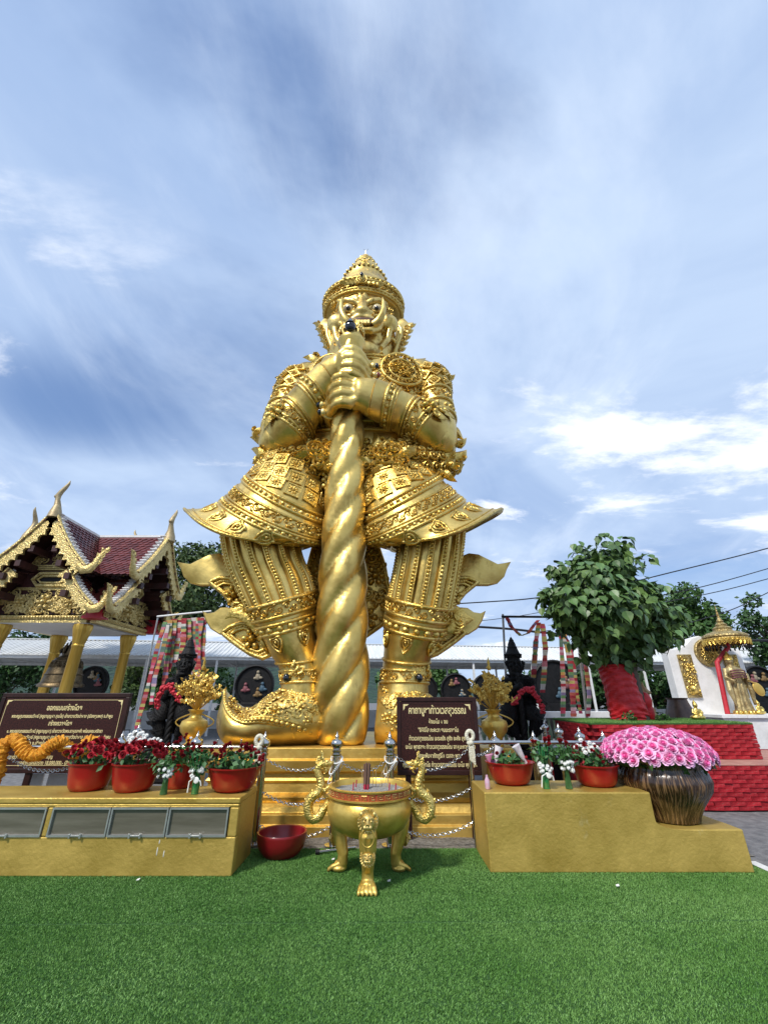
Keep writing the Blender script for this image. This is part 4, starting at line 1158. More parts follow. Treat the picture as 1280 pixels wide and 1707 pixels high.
m = MB(); m.plate([(-1.55, 5.75), (1.55, 5.75), (0, 7.7)], .08, (0, -1.75, 0)); m.plate([(-2.1, 4.35), (2.1, 4.35), (1.0, 5.78), (-1.0, 5.78)], .08, (0, -1.72, 0)); gp('gable_backing', m, WOOD, smooth=False)
m = MB(); 
for z, w in ((6.75, .7), (6.2, 1.2), (5.72, 1.9), (5.1, 2.0)):
    for sx in (-1, 1): m.box((sx * w * .62, -2.2, z - .18), (.2, 1.1, .22))
gp('purlins', m, WOOD, smooth=False)
m = MB()
hexo = [(-.72, 5.62), (-.5, 5.86), (.5, 5.86), (.72, 5.62), (.5, 5.40), (-.5, 5.40)]
m.tube([(x, -1.84, z) for x, z in hexo], .075, 6, closed=True); m.tube([(x * .72, -1.86, 5.63 + (z - 5.63) * .55) for x, z in hexo], .045, 6, closed=True)
for k in range(3): m.box((0, -1.82, 6.02 + .07 * k), (1.9 - .15 * k, .1 + .03 * k, .055))
gp('gable_window_frame', m, BARGE, angle=40)
m = MB(); m.plate([(x * .72, 5.63 + (z - 5.63) * .55) for x, z in hexo], .02, (0, -1.80, 0)); gp('gable_window', m, DARK, smooth=False)
def scrollwork(m, pts, s, y):
    for k, (x, z) in enumerate(pts):
        m.stamp(rnd.choice((SPIRAL, SPIRAL_L, VINE, SPIRAL)), (x, y, z), (0, -1, 0), (rnd.uniform(-1, 1), 0, rnd.uniform(-1, 1)), s * rnd.uniform(.8, 1.2), s)
m = MB()
scrollwork(m, [(rnd.uniform(-1.75, 1.75), rnd.uniform(4.42, 5.15)) for _ in range(120)], .40, -1.78)
scrollwork(m, [(x, 6.2 + rnd.random() * (1.15 - abs(x) * 1.1)) for x in [rnd.uniform(-.9, .9) for _ in range(40)]], .3, -1.81)
for x, s in ((0, .62), (-.95, .42), (.95, .42)): m.stamp(ROSE6, (x, -1.83, 4.78), (0, -1, 0), (0, 0, 1), s)
gp('gable_scrollwork', m, BARGE, angle=80)
m = MB(); m.box((0, -1.74, 5.28), (2.5, .16, .10)); m.box((0, -1.76, 4.22), (3.5, .18, .14)); 
for k in range(34): m.ball((-1.72 + 3.44 * k / 33, -1.86, 4.22), .055, 6, 4)
m.box((0, -1.74, 4.08), (3.5, .2, .10)); gp('beam', m, BARGE, smooth=False)
for sx in (-1, 1):
    m = MB(); m.box((sx * 1.98, -1.95, 4.42), (.42, .5, .58)); gp('corner_block', m, REDP, smooth=False)
m = MB()
for sx in (-1, 1): scrollwork(m, [(sx * 1.98 + rnd.uniform(-.15, .15), 4.42 + rnd.uniform(-.2, .2)) for _ in range(14)], .2, -2.21)
gp('corner_scrolls', m, BARGE, angle=80)
for k in range(4):
    for nm, me, bv in gable_parts:
        o = place(nm, me, None, PAV, (0, 0, 0), (0, 0, k * PI / 2), (1, 1.14 if k % 2 else .97, 1))
        if nm in ('roof_tiles', 'crest_tiles', 'gable_scrollwork', 'corner_scrolls', 'purlins'): o['kind'] = 'stuff'
m = MB(); m.box((0, 0, 4.03), (3.5, 3.5, .05)); m.build('ceiling', CEIL, PAV, smooth=False, local=True)
COLG = mat('column_gold', (.50, .30, .045), (.64, .42, .09), 3, .38, .75, .15, 12, stretch=(4, 4, .3))
mb = MB(); mb.lathe([(.26, 0), (.26, .3), (.22, .34), (.205, .5), (.185, 3.2), (.20, 3.22), (.20, 3.28), (.185, 3.30), (.19, 3.36), (.27, 3.75), (.30, 3.9), (.28, 4.0)], 32, fn=lambda r, z, a, i: r * (1 + (.07 * abs(math.sin(a * 8)) if i >= 8 else 0)))
col_me = mb.mesh('column', angle=40); col_me.materials.append(COLG)
for sx in (-1, 1):
    for sy in (-1, 1): place('column', col_me, None, PAV, (sx * 1.5, sy * 1.5, 0))
m = MB(); m.box((0, 0, .15), (4.2, 4.2, .3)); m.build('floor_slab', WHITEW, PAV, smooth=False, local=True)
# bell hung in the pavilion
bc = P(101, 1145, 17.2)
BELL = thing('bell', (bc.x, 17.2, bc.z - .05), 'large dark bronze bell hanging inside the pavilion', 'bell')
m = MB(); m.lathe([(.72, -.02), (.76, .0), (.74, .08), (.66, .14), (.63, .3), (.56, .6), (.50, .85), (.42, 1.0), (.25, 1.1), (.08, 1.14), (.05, 1.2)], 36, bc); m.build('bell_body', BRONZE, BELL, angle=40)
m = MB()
for z, r_ in ((.12, .67), (.42, .61), (.9, .485)): m.tube([bc + Vector((r_ * math.cos(a), r_ * math.sin(a), z)) for a in [2 * PI * k / 36 for k in range(36)]], .025, 6, closed=True)
for k in range(18):
    a = 2 * PI * k / 18; m.stamp(LOTUS, bc + Vector((.52 * math.cos(a), .52 * math.sin(a), .74)), (math.cos(a), math.sin(a), .2), (0, 0, -1), .2)
m.build('bell_bands', BRONZE, BELL)
m = MB()
for k in range(8):
    a = 2 * PI * k / 8; m.stamp(FLAME, bc + Vector((.22 * math.cos(a), .22 * math.sin(a), 1.1)), (math.cos(a), math.sin(a), .1), (0, 0, 1), .5)
m.tube([bc + Vector((.1 * math.cos(a), 0, 1.55 + .14 * math.sin(a))) for a in [2 * PI * k / 14 for k in range(14)]], .03, 6, closed=True); m.build('bell_crown', BRONZE, BELL)
m = MB(); m.tube([bc + Vector((0, 0, 1.68)), Vector((bc.x, 17.2, 4.0))], .025, 6); m.build('hanger', BLACK, BELL)

# --- trees
BARK = mat('bark', (.05, .04, .03), (.12, .095, .07), 8, .9, 0, .8, 18, stretch=(1, 1, .3))
def leafmat(n, a, b, sc=1.2):
    q = mat(n, a, b, sc, .5, spec=.35, detail=6, lo=.3, hi=.7)
    return q
LEAFS = [leafmat('leaf_dark', (.016, .05, .012), (.05, .11, .025)), leafmat('leaf_mid', (.025, .075, .016), (.075, .15, .03)), leafmat('leaf_warm', (.03, .06, .014), (.085, .13, .03))]
def leaf_cloud(centers, radii, n, size, seed, tmpl=None, droop=0.0):
    r = np.random.default_rng(seed)
    C = np.array(centers, float); Rr = np.array(radii, float)
    w = Rr ** 2; pick = r.choice(len(C), n, p=w / w.sum())
    d = r.normal(size=(n, 3)); d /= np.linalg.norm(d, axis=1)[:, None]
    rad = Rr[pick] * r.uniform(.55, 1.08, n)
    pos = C[pick] + d * rad[:, None] * np.array([1, 1, .85])
    nr = d + r.normal(scale=.55, size=(n, 3)); nr[:, 2] += .35; nr /= np.linalg.norm(nr, axis=1)[:, None]
    tip = r.normal(scale=.6, size=(n, 3)) + d * .5; tip[:, 2] -= droop
    tip -= nr * (tip * nr).sum(1)[:, None]; tip /= np.linalg.norm(tip, axis=1)[:, None]
    rt = np.cross(tip, nr)
    if tmpl is None:
        tv = np.array([(0, 0, 0), (.34, .45, .06), (0, 1, -.05), (-.34, .45, .06)]); tf = [(0, 1, 2, 3)]
    else: tv, tf = tmpl
    s = size * r.uniform(.65, 1.25, n)
    V = pos[:, None, :] + s[:, None, None] * (tv[None, :, 0, None] * rt[:, None, :] + tv[None, :, 1, None] * tip[:, None, :] + tv[None, :, 2, None] * nr[:, None, :])
    k = len(tv); F = []
    for f in tf: F.append(np.array(f)[None, :] + (np.arange(n) * k)[:, None])
    return V.reshape(-1, 3), [tuple(q) for blk in F for q in blk.tolist()]
def tree(name, px, top, bot, Y, wpx, n, lm, seed, label, group, size=.2, trunk=.16, ncl=26, hollow=False):
    r = random.Random(seed)
    a, b = P(px, top, Y), P(px, bot, Y); c = (a + b) / 2; rz = (a.z - b.z) / 2
    rx = wpx / 2 / FPX * (c.y * _c + (c.z - CAM_H) * _s)
    t = thing(name, (c.x, Y, 0), label, 'tree', group)
    cs, rs = [], []
    for k in range(ncl):
        while True:
            d = Vector((r.uniform(-1, 1), r.uniform(-1, 1), r.uniform(-1, 1)))
            if d.length < 1: break
        cs.append((c.x + d.x * rx * .8, Y + d.y * rx * .8, c.z + d.z * rz * .8)); rs.append(min(rx, rz) * r.uniform(.22, .42))
    V, Fc = leaf_cloud(cs, rs, n, size, seed)
    mb = MB(); mb.v = [tuple(q) for q in V.tolist()]; mb.f = Fc
    o = mb.build('crown', lm, t, smooth=False); o['kind'] = 'stuff'
    m = MB(); base = Vector((c.x + r.uniform(-.3, .3), Y, -.05)); fork = Vector((c.x, Y, c.z - rz * .7))
    m.tube([base, base.lerp(fork, .5) + Vector((r.uniform(-.2, .2), 0, 0)), fork, c], [trunk * 1.3, trunk, trunk * .8, trunk * .3], 9)
    for k in range(9):
        e = Vector(cs[k]); s0 = fork.lerp(c, r.random() * .6); m.tube([s0, s0.lerp(e, .5) + Vector((0, 0, r.uniform(0, .3))), e], [trunk * .5, trunk * .3, trunk * .08], 6)
    m.build('trunk', BARK, t)
    return t
GB = 'trees behind the courtyard'
tree('broadleaf_tree', 325, 892, 1075, 31, 150, 9000, LEAFS[2], 11, 'leafy tree rising between the pavilion roof and the golden statue', GB, .30, .28, 40)
tree('broadleaf_tree', 1160, 972, 1120, 19, 120, 6000, LEAFS[1], 12, 'bushy green tree just right of the bodhi tree crown', GB, .2, .16, 30)
tree('broadleaf_tree', 1282, 985, 1120, 23, 95, 2600, LEAFS[0], 13, 'sparse dark tree at the right edge of the picture', GB, .24, .16, 24)
for k, (px, top, bot, Y, w, n, lm, lab) in enumerate((
        (20, 1040, 1180, 33, 130, 3500, 0, 'dark tree at the left edge behind the pavilion'), (250, 1090, 1185, 34, 120, 3000, 2, 'low tree seen under the walkway right of the pavilion'),
        (375, 1095, 1185, 36, 120, 3000, 1, 'low tree seen under the walkway behind the golden toe'), (672, 1108, 1165, 34, 90, 2200, 1, 'low tree seen between the golden legs'), (735, 1104, 1150, 32, 60, 1200, 1, 'small hanging foliage above the signboard medallions'),
        (895, 1105, 1195, 33, 110, 3200, 0, 'dark tree behind the right black guardian'), (985, 1095, 1195, 33, 120, 3400, 0, 'dark tree behind the hanging ribbons left of the bodhi trunk'), (1090, 1100, 1195, 32, 110, 3200, 0, 'dark tree between the bodhi trunk and the white wall'), (1262, 1110, 1190, 30, 70, 1600, 1, 'low green tree behind the right end of the walkway'))):
    tree('background_tree', px, top, bot + 12, Y, w * 1.15, int(n * 1.5), LEAFS[lm], 30 + k, lab, GB, .32, .16, 26)

# --- red brick terrace with the bodhi tree
BRICK = mat('red_painted_brick', (.22, .006, .011), (.38, .013, .02), 7, .6, 0, .6, 45, spec=.3, spots=((.34, .17, .15), 9, .58, (1, 1, 2), .45), objrand=.16)
MORT = mat('red_mortar', (.17, .008, .012), (.25, .012, .018), 9, .8, 0, .6, 50)
LEDGE = mat('worn_ledge', (.34, .15, .12), (.46, .25, .19), 4, .8, 0, .4, 30)
TER = thing('brick_terrace', (4.7, 9.0, 0), 'two stepped red painted brick terrace under the bodhi tree', 'terrace')
U0, U1, UY0, UY1, UZ = 3.53, 6.22, 8.02, 9.75, 1.10
m = MB(); m.box2((U0 + .02, UY0 + .02, .5), (U1 - .02, UY1, UZ)); m.box2((3.62, 7.48, -.02), (9.6, UY1, .565)); m.build('core', MORT, TER, smooth=False)
m = MB(); m.box2((3.58, 7.42, .565), (9.6, UY1 - .4, .583)); m.build('ledge', LEDGE, TER, smooth=False, bevel=.006)
bm_ = []
for k in range(4):
    q = MB(); q.box((0, 0, 0), (.222, .09, .0505)); r_ = random.Random(k)
    q.v = [(x + r_.uniform(-.006, .006), y + r_.uniform(-.010, .008), z + r_.uniform(-.005, .005)) for x, y, z in q.v]
    me = q.mesh('brick', smooth=False); me.materials.append(BRICK); bm_.append(me)
def brickwall(x0, x1, y, z0, z1, along='x'):
    rows = round((z1 - z0) / .056)
    for r in range(rows):
        z = z0 + (r + .5) * (z1 - z0) / rows; p = x0 + (.11 if r % 2 else 0.0); 
        while p < x1 - .05:
            L = min(.228, x1 - p); j = rnd.uniform(-.008, .006)
            loc = (p + L / 2, y + j, z) if along == 'x' else (y + j, p + L / 2, z)
            place('brick', rnd.choice(bm_), None, TER, loc, (0, 0, 0 if along == 'x' else PI / 2), (L / .228, 1, 1)); p += .228
brickwall(U0, U1 + .03, UY0, .585, UZ); brickwall(UY0 + .05, 9.4, U0, .585, UZ, 'y'); brickwall(3.62, 7.4, 7.45, 0, .565); brickwall(7.5, 9.3, 3.62, 0, .565, 'y')
m = MB(); m.box2((U0 - .03, UY0 - .04, UZ), (U1 + .04, UY1, UZ + .02)); m.build('turf_top', TURF_BASE, TER, smooth=False)
grass('terrace_grass', 40000, (U0 - .03, U1 + .04, UY0 - .04, UY1), 5, h=.028, z=UZ + .02, label='short green artificial grass on top of the red brick terrace')

# bodhi tree
def p_heart():
    v = [(0, 0, 0), (.30, .10, .05), (.42, .34, .06), (.28, .62, .03), (.07, .86, -.02), (0, 1.12, -.10), (-.07, .86, -.02), (-.28, .62, .03), (-.42, .34, .06), (-.30, .10, .05), (0, .42, -.03)]
    f = [(10, i, i + 1) for i in range(0, 9)] + [(10, 9, 0)]
    return np.array(v), f
HEART = p_heart()
BX, BY = 4.72, 9.0
BT = thing('bodhi_tree', (BX, BY, UZ + .02), 'round leafy bodhi tree with red cloth wrapped trunk on the brick terrace', 'tree')
BLEAF = leafmat('bodhi_leaf', (.020, .060, .014), (.13, .22, .055), 2.2)
BLEAF2 = mat('bodhi_leaf_single', (.04, .095, .022), (.11, .20, .06), 3, .45, objrand=.35)
cs, rs = [], []
r_ = random.Random(4)
for k in range(90):
    while True:
        d = Vector((r_.uniform(-1, 1), r_.uniform(-1, 1), r_.uniform(-1, 1)))
        if .3 < d.length < 1: break
    px = 1008 + d.x * 84; py = 1000 - d.z * 80 + (14 if d.x > .4 else 0)
    q = P(px, py, BY + d.y * 1.2); cs.append(tuple(q)); rs.append(r_.uniform(.28, .44))
for px, py in ((912, 985), (905, 1010), (925, 950), (962, 912), (1005, 900), (1040, 905), (1075, 935), (1105, 985), (1122, 1020), (930, 1050), (1118, 1055)): cs.append(tuple(P(px, py, BY + r_.uniform(-.6, .3)))); rs.append(r_.uniform(.13, .2))
for px, py in ((1030, 1095), (1050, 1100), (1015, 1085), (1065, 1085), (1100, 1065), (1115, 1030)): cs.append(tuple(P(px, py, BY - .1))); rs.append(.3)
V, Fc = leaf_cloud(cs, rs, 6500, .19, 8, HEART, droop=1.1)
mb = MB(); mb.v = [tuple(q) for q in V.tolist()]; mb.f = Fc
o = mb.build('foliage', BLEAF, BT, smooth=False); o['kind'] = 'stuff'
hm = MB(); hm.add([tuple(q) for q in HEART[0].tolist()], HEART[1]); hme = hm.mesh('leaf', smooth=False); hme.materials.append(BLEAF2)
for k in range(420):
    i = r_.randrange(len(cs)); d = Vector((r_.uniform(-1, 1), r_.uniform(-1.2, -.4), r_.uniform(-.6, 1))).normalized()
    c0 = Vector(cs[i]); 
    if c0.y > BY + .1: continue
    p = c0 + d * rs[i] * 1.08
    n_ = (d + Vector((r_.uniform(-.5, .5), -.5, r_.uniform(0, .8)))).normalized(); tip = Vector((r_.uniform(-.4, .4), -.2, -1)); tip = (tip - n_ * tip.dot(n_)).normalized()
    R3 = Matrix((tip.cross(n_), tip, n_)).transposed()
    place('leaf', hme, None, BT, p, R3.to_euler(), r_.uniform(.15, .22))
m = MB(); b0 = Vector((BX, BY, UZ + .02))
for k, (dx, dy) in enumerate(((-.16, -.05), (.1, .08), (.16, -.1))):
    top_ = P((985, 1010, 1060)[k], (1020, 990, 1030)[k], BY + dy)
    m.tube([b0 + Vector((dx, dy, 0)), b0 + Vector((dx * 1.1, dy, .9)), (b0 + Vector((dx, dy, 1.2))).lerp(top_, .5), top_], [.16, .12, .09, .03], 9)
for k in range(26):
    e = Vector(cs[k * 3 % len(cs)]); s0 = b0 + Vector((rnd.uniform(-.2, .2), 0, rnd.uniform(1.0, 2.0))); m.tube([s0, s0.lerp(e, .55) + Vector((0, 0, .15)), e], [.05, .03, .01], 6)
m.build('trunk', BARK, BT)
CLOTH = mat('red_cloth', (.42, .008, .012), (.62, .02, .025), 3, .45, 0, .5, 14, spec=.4, stretch=(1, 1, 3))
wr = Loft([(b0 + Vector((0, 0, .005)), Vector((.33, 0, 0)), Vector((0, -.31, 0))), (b0 + Vector((.0, 0, .18)), Vector((.34, 0, 0)), Vector((0, -.32, 0))), (b0 + Vector((-.03, 0, .55)), Vector((.32, 0, 0)), Vector((0, -.3, 0))), (b0 + Vector((-.05, 0, .85)), Vector((.325, 0, 0)), Vector((0, -.3, 0))), (b0 + Vector((-.08, 0, 1.0)), Vector((.33, 0, 0)), Vector((0, -.28, 0)))])
m = MB(); wr.mesh(m, 70, 96, lambda t, a: .006 * math.sin(9 * a + 4 * math.sin(t * 9 + a)) + .006 * math.sin(t * 70 + 4.0 * math.sin(a * 2 + 1.3) + 2 * a) + .03 * mnoise.noise((2 * math.cos(a), 2 * math.sin(a), t * 3)) + .010 * mnoise.noise((6 * math.cos(a), 6 * math.sin(a), t * 14)))
co = m.build('red_cloth_wrap', CLOTH, BT, angle=80)
m = MB(); k0 = b0 + Vector((.32, -.10, .34)); m.ball(k0, (.13, .12, .17), 12, 8); m.ball(k0 + Vector((.03, -.02, -.2)), (.09, .08, .17), 12, 8); m.build('cloth_knot', CLOTH, co, remesh=.02, smooth_it=3)
# small gilded figure and lantern on the terrace
def small_seated(name, p, h, label):
    p = Vector(p); m = MB()
    m.ball(p + Vector((0, 0, h * .16)), (h * .42, h * .28, h * .16), 12, 8); m.ball(p + Vector((0, 0, h * .42)), (h * .2, h * .16, h * .24), 12, 8); m.ball(p + Vector((0, -.01, h * .78)), (h * .13, h * .13, h * .15), 12, 8); m.lathe([(h * .11, 0), (h * .09, h * .08), (h * .03, h * .16), (.002, h * .24)], 10, p + Vector((0, 0, h * .86)))
    for sx in (-1, 1): m.tube([p + Vector((sx * h * .18, 0, h * .58)), p + Vector((sx * h * .28, -h * .08, h * .38)), p + Vector((sx * h * .1, -h * .22, h * .3))], [h * .07, h * .06, h * .05], 8)
    o = m.build(name, BRASS_R, loc=p, remesh=h * .035, smooth_it=2)
    return tag(o, label, 'figurine')
small_seated('seated_figurine', (P(1162, 1192, 8.9).x, 8.9, UZ + .022), .34, 'small gilded seated figurine on the terrace turf before the white wall')
lp = Vector((5.35, 9.4, UZ + .02))
m = MB()
ST = mat('lantern_stone', (.34, .20, .08), (.5, .33, .16), 9, .7, .2, .5, 40)
m.lathe([(.17, 0), (.17, .08), (.14, .10), (.13, .2), (.08, .24), (.07, .30), (.13, .34), (.12, .36), (.09, .38), (.09, .46), (.14, .49), (.08, .55), (.03, .62), (.005, .70)], 8, lp)
tag(m.build('stone_lantern', ST, loc=lp, smooth=False), 'small ochre stupa lantern beside the red wrapped trunk', 'lantern')

# --- white shrine wall, deity and parasol
SHR = thing('shrine_wall', (8.5, 11.8, 0), 'white memorial wall with golden relief panels and an arched top', 'wall')
m = MB(); wx0, wx1 = 7.55, 9.5
poly = [(wx0, 0), (wx1, 0), (wx1, 2.72), (wx1 - .25, 2.74), (wx1 - .5, 2.82), (wx1 - .75, 2.98), (8.52, 3.06), (8.3, 3.0), (8.12, 2.84), (7.9, 2.74), (wx0, 2.70)]
m.plate(poly, .30, (0, 11.9, 0)); m.build('slab', WHITEW, SHR, smooth=False, bevel=.02)
GREL = mat('relief_gold', (.24, .16, .05), (.50, .39, .17), 14, .5, .55, .9, 22, 'voronoi', bdist=.03)
for x in (7.95, 9.15):
    m = MB(); m.box((x, 11.72, 2.05), (.36, .05, 1.05)); o = m.build('relief_panel', GREL, SHR, smooth=False, bevel=.01)
    m = MB(); scrollwork(m, [(x + rnd.uniform(-.13, .13), 2.05 + rnd.uniform(-.46, .46)) for _ in range(34)], .14, 11.69); m.stamp(BEAD, (x, 11.69, 1.72), (0, -1, 0), (0, 0, 1), .24); m.build('panel_scrolls', BRASS_R, o)
m = MB(); q = MB(); q.lathe([(.36, 0), (.36, .05), (.33, .07), (.30, .05), (.01, .05)], 28); R_ = Matrix.Rotation(RAD(90), 3, 'X')
m.add([R_ @ Vector(v) + Vector((8.62, 11.75, 2.62)) for v in q.v], q.f); o = m.build('round_relief', GREL, SHR, angle=40)
m = MB(); scrollwork(m, [(8.62 + .22 * math.cos(k * 2.4) * (k / 30) ** .5, 2.62 + .22 * math.sin(k * 2.4) * (k / 30) ** .5) for k in range(30)], .13, 11.69); m.build('panel_scrolls', BRASS_R, o)
SPL = thing('shrine_plinth', (9.6, 11.1, 0), 'white tiled plinth carrying the gilded standing deity', 'plinth')
m = MB(); m.box2((7.72, 10.65, -.02), (13, 11.7, 1.10)); m.build('block', WHITEW, SPL, smooth=False)
q = MB(); q.box((0, 0, 0), (.57, .62, .06)); cm = q.mesh('coping_tile', smooth=False); cm.materials.append(WHITEW)
for k in range(9):
    for j in range(2): place('coping_tile', cm, None, SPL, (7.95 + .585 * k, 10.90 + .63 * j, 1.13 + rnd.uniform(-.003, .003)))
GREL2 = mat('weathered_gilt', (.22, .15, .06), (.56, .45, .22), 6, .48, .6, .5, 30)
def deity():
    b = Vector((P(1243, 1188, 11.1).x, 11.1, 1.165)); h = 1.30
    t = thing('deity_statue', b, 'gilded standing robed deity holding a round fan beside the white wall', 'statue')
    lf = Loft([(b + Vector((x * h, 0, z * h)), Vector((a * h, 0, 0)), Vector((0, -d * h, 0))) for x, z, a, d in ((0, .0, .17, .12), (0, .05, .16, .12), (.0, .25, .12, .1), (.01, .45, .115, .09), (.02, .56, .10, .085), (0, .66, .125, .09), (-.01, .76, .14, .09), (-.01, .82, .08, .06), (-.01, .85, .04, .04), (-.01, .9, .06, .065), (-.01, .95, .055, .06), (-.01, 1.0, .03, .03))])
    m = MB(); lf.mesh(m, 50, 40, lambda q, a: .016 * math.sin(9 * a + 5 * q) * (1 if q < .45 else .35))
    for sx, pts in ((-1, [(-.13, .78, 0), (-.19, .62, -.03), (-.10, .55, -.12)]), (1, [(.11, .78, 0), (.19, .66, -.05), (.14, .56, -.13)])):
        m.tube([b + Vector((x * h, y * h, z * h)) for x, z, y in pts], [.05 * h, .045 * h, .035 * h], 9)
        m.tube([b + Vector((sx * .17 * h, -.02 * h, .62 * h)), b + Vector((sx * .2 * h, -.05 * h, .4 * h)), b + Vector((sx * .17 * h, -.06 * h, .15 * h))], [.035 * h, .05 * h, .02 * h], 8)
    m.build('robed_body', GREL2, t, remesh=.016, smooth_it=2)
    m = MB(); m.lathe([(.075 * h, .94 * h), (.06 * h, .98 * h), (.07 * h, 1.0 * h), (.035 * h, 1.04 * h), (.01, 1.1 * h)], 12, b + Vector((-.01 * h, 0, 0))); m.build('headdress', BRASS, t)
    m = MB(); c = b + Vector((.30 * h, -.10 * h, .42 * h)); m.ball(c, (.09 * h, .02, .125 * h), 16, 10, Matrix.Rotation(-.5, 3, 'Y')); m.tube([c + Vector((-.03 * h, 0, .10 * h)), b + Vector((.13 * h, -.13 * h, .57 * h))], .012 * h, 6); m.build('fan', GOLD_PLINTH, t)
    m = MB()
    for k in range(4): m.tube([b + Vector((.14 * h * math.cos(a), -.09 * h + .05 * h * math.sin(a) - .02, (.60 + .04 * k - .03 * math.sin(a)) * h)) for a in [PI * (1 + q / 8) for q in range(9)]], .012 * h, 6)
    m.build('sash_folds', mat('maroon_gilt', (.16, .05, .06), rough=.4, metal=.5), t)
    m = MB(); m.box(b + Vector((0, 0, -.0)), (.4 * h, .28 * h, .03)); 
    for k in range(12):
        a = 2 * PI * k / 12; m.ball(b + Vector((.16 * h * math.cos(a), .12 * h * math.sin(a), .03)), .06, 7, 5)
    m.build('lotus_base', BRASS_R, t)
deity()
small_seated('kneeling_figurine', (P(1268, 1190, 10.9).x, 10.9, 1.162), .30, 'small gilded figurine on the white plinth right of the deity')
pp = P(1209, 1066, 11.2)
PAR = thing('parasol', (pp.x, 11.2, 1.16), 'tiered golden ceremonial parasol on a bent red pole', 'parasol')
m = MB(); m.lathe([(.47, -.12), (.485, -.10), (.475, .02), (.50, .05), (.49, .09), (.38, .15), (.22, .20), (.20, .24), (.21, .28), (.16, .31), (.12, .32), (.13, .37), (.09, .40), (.07, .42), (.08, .46), (.05, .5), (.03, .55), (.035, .6), (.012, .75), (.003, .9)], 40, pp, cap=False); c_o = m.build('canopy', GREL, PAR, angle=40)
m = MB()
for k in range(30):
    a = 2 * PI * k / 30; d = Vector((math.cos(a), math.sin(a), 0)); m.stamp(LOTUS, pp + d * .485 + Vector((0, 0, -.06)), d, (0, 0, 1), .16)
m.build('valance', BRASS, c_o)
m = MB()
for k in range(30):
    a = 2 * PI * k / 30; d = Vector((math.cos(a), math.sin(a), 0)); m.tube([pp + d * .47 + Vector((0, 0, -.12)), pp + d * .47 + Vector((0, 0, -.20))], .012, 5); m.ball(pp + d * .47 + Vector((0, 0, -.22)), (.022, .022, .04), 6, 4)
m.build('fringe', BLACK, c_o, kind='stuff')
m = MB(); m.tube([pp + Vector((0, 0, .1)), pp + Vector((0, 0, -.2)), P(1195, 1104, 11.25), Vector((P(1212, 1188, 11.25).x, 11.25, 1.16))], .055, 8); m.build('pole', REDP, PAR)
m = MB(); jp = Vector((P(1133, 1185, 10.9).x, 10.9, 0.0))
m.lathe([(.16, 0), (.2, .05), (.33, .5), (.36, .8), (.32, 1.15), (.22, 1.4), (.2, 1.48), (.24, 1.52)], 24, jp); tag(m.build('tall_jar', mat('brown_glaze', (.05, .03, .02), (.12, .07, .045), 5, .35), loc=jp), 'tall brown glazed jar beside the white memorial wall', 'jar')

for k, (x, y, lab) in enumerate(((4.45, 8.52, 'little leafy plant at the left foot of the red wrapped trunk'), (5.12, 8.6, 'little leafy plant between the red wrapped trunk and the lantern'))):
    t = thing('small_plant', (x, y, UZ + .02), lab, 'plant', 'little plants on the terrace')
    V, Fc = leaf_cloud([(x, y, UZ + .12), (x + .06, y, UZ + .08), (x - .06, y - .02, UZ + .09)], [.08, .07, .07], 60, .07, 90 + k)
    mb = MB(); mb.v = [tuple(q) for q in V.tolist()]; mb.f = Fc; o = mb.build('leaves', LEAFS[1], t, smooth=False); o['kind'] = 'stuff'
    m = MB(); m.tube([(x, y, UZ + .02), (x + .01, y, UZ + .14)], .008, 5); m.build('stem', BARK, t)
# ================================================================== courtyard furniture
# --- black guardians: the same figure, smaller, in black
def black_guardian(px, Y, z0, s, label, garland):
    x = (px - 640) / FPX * (Y * _c - .3)
    g = copy_tree(G); g.name = 'black_guardian'
    g.location = (x, Y, z0 + .12); g.scale = (s, s, s)
    tag(g, label, 'statue', 'black guardian statues')
    def paint(o):
        for ch in o.children:
            for sl in ch.material_slots: sl.link = 'OBJECT'; sl.material = BLACK
            paint(ch)
    paint(g)
    m = MB(); m.box((x, Y + .05, z0 + .06), (1.05, .75, .118)); m.box((x, Y + .05, z0 / 2), (1.2, .9, z0)); tag(m.build('black_stone_block', BLACK, smooth=False, bevel=.02, loc=(x, Y, 0)), 'black stepped stone block carrying the ' + label.split(' with')[0], 'plinth', 'bases of the black guardians')
    m = MB(); pts = [P(*p, Y - d) for p, d in garland]
    fine = []
    for i in range(len(pts) - 1):
        for f in (0, .25, .5, .75): fine.append(pts[i].lerp(pts[i + 1], f))
    fine.append(pts[-1])
    for p in fine:
        for k in range(7): m.ball(p + Vector((rnd.uniform(-.04, .04), rnd.uniform(-.04, .02), rnd.uniform(-.04, .04))), rnd.uniform(.022, .036), 6, 4)
    tag(m.build('red_garland', mat('red_bloom_%d' % px, (.42, .008, .02), (.62, .03, .05), 30, .6), loc=pts[0]), 'red flower garland draped over the hands of the ' + label.split(' with')[0], 'garland', 'garlands on the black guardians')
black_guardian(283, 10.0, .42, .187, 'left black guardian statue with a club before the ribbons', [((262, 1178), .62), ((265, 1160), .66), ((274, 1146), .7), ((286, 1143), .72), ((290, 1155), .72), ((300, 1168), .68)])
black_guardian(872, 10.0, .42, .187, 'right black guardian statue with a club beside the brick terrace', [((857, 1172), .62), ((862, 1162), .66), ((872, 1151), .72), ((886, 1150), .72), ((896, 1165), .7), ((905, 1185), .64)])

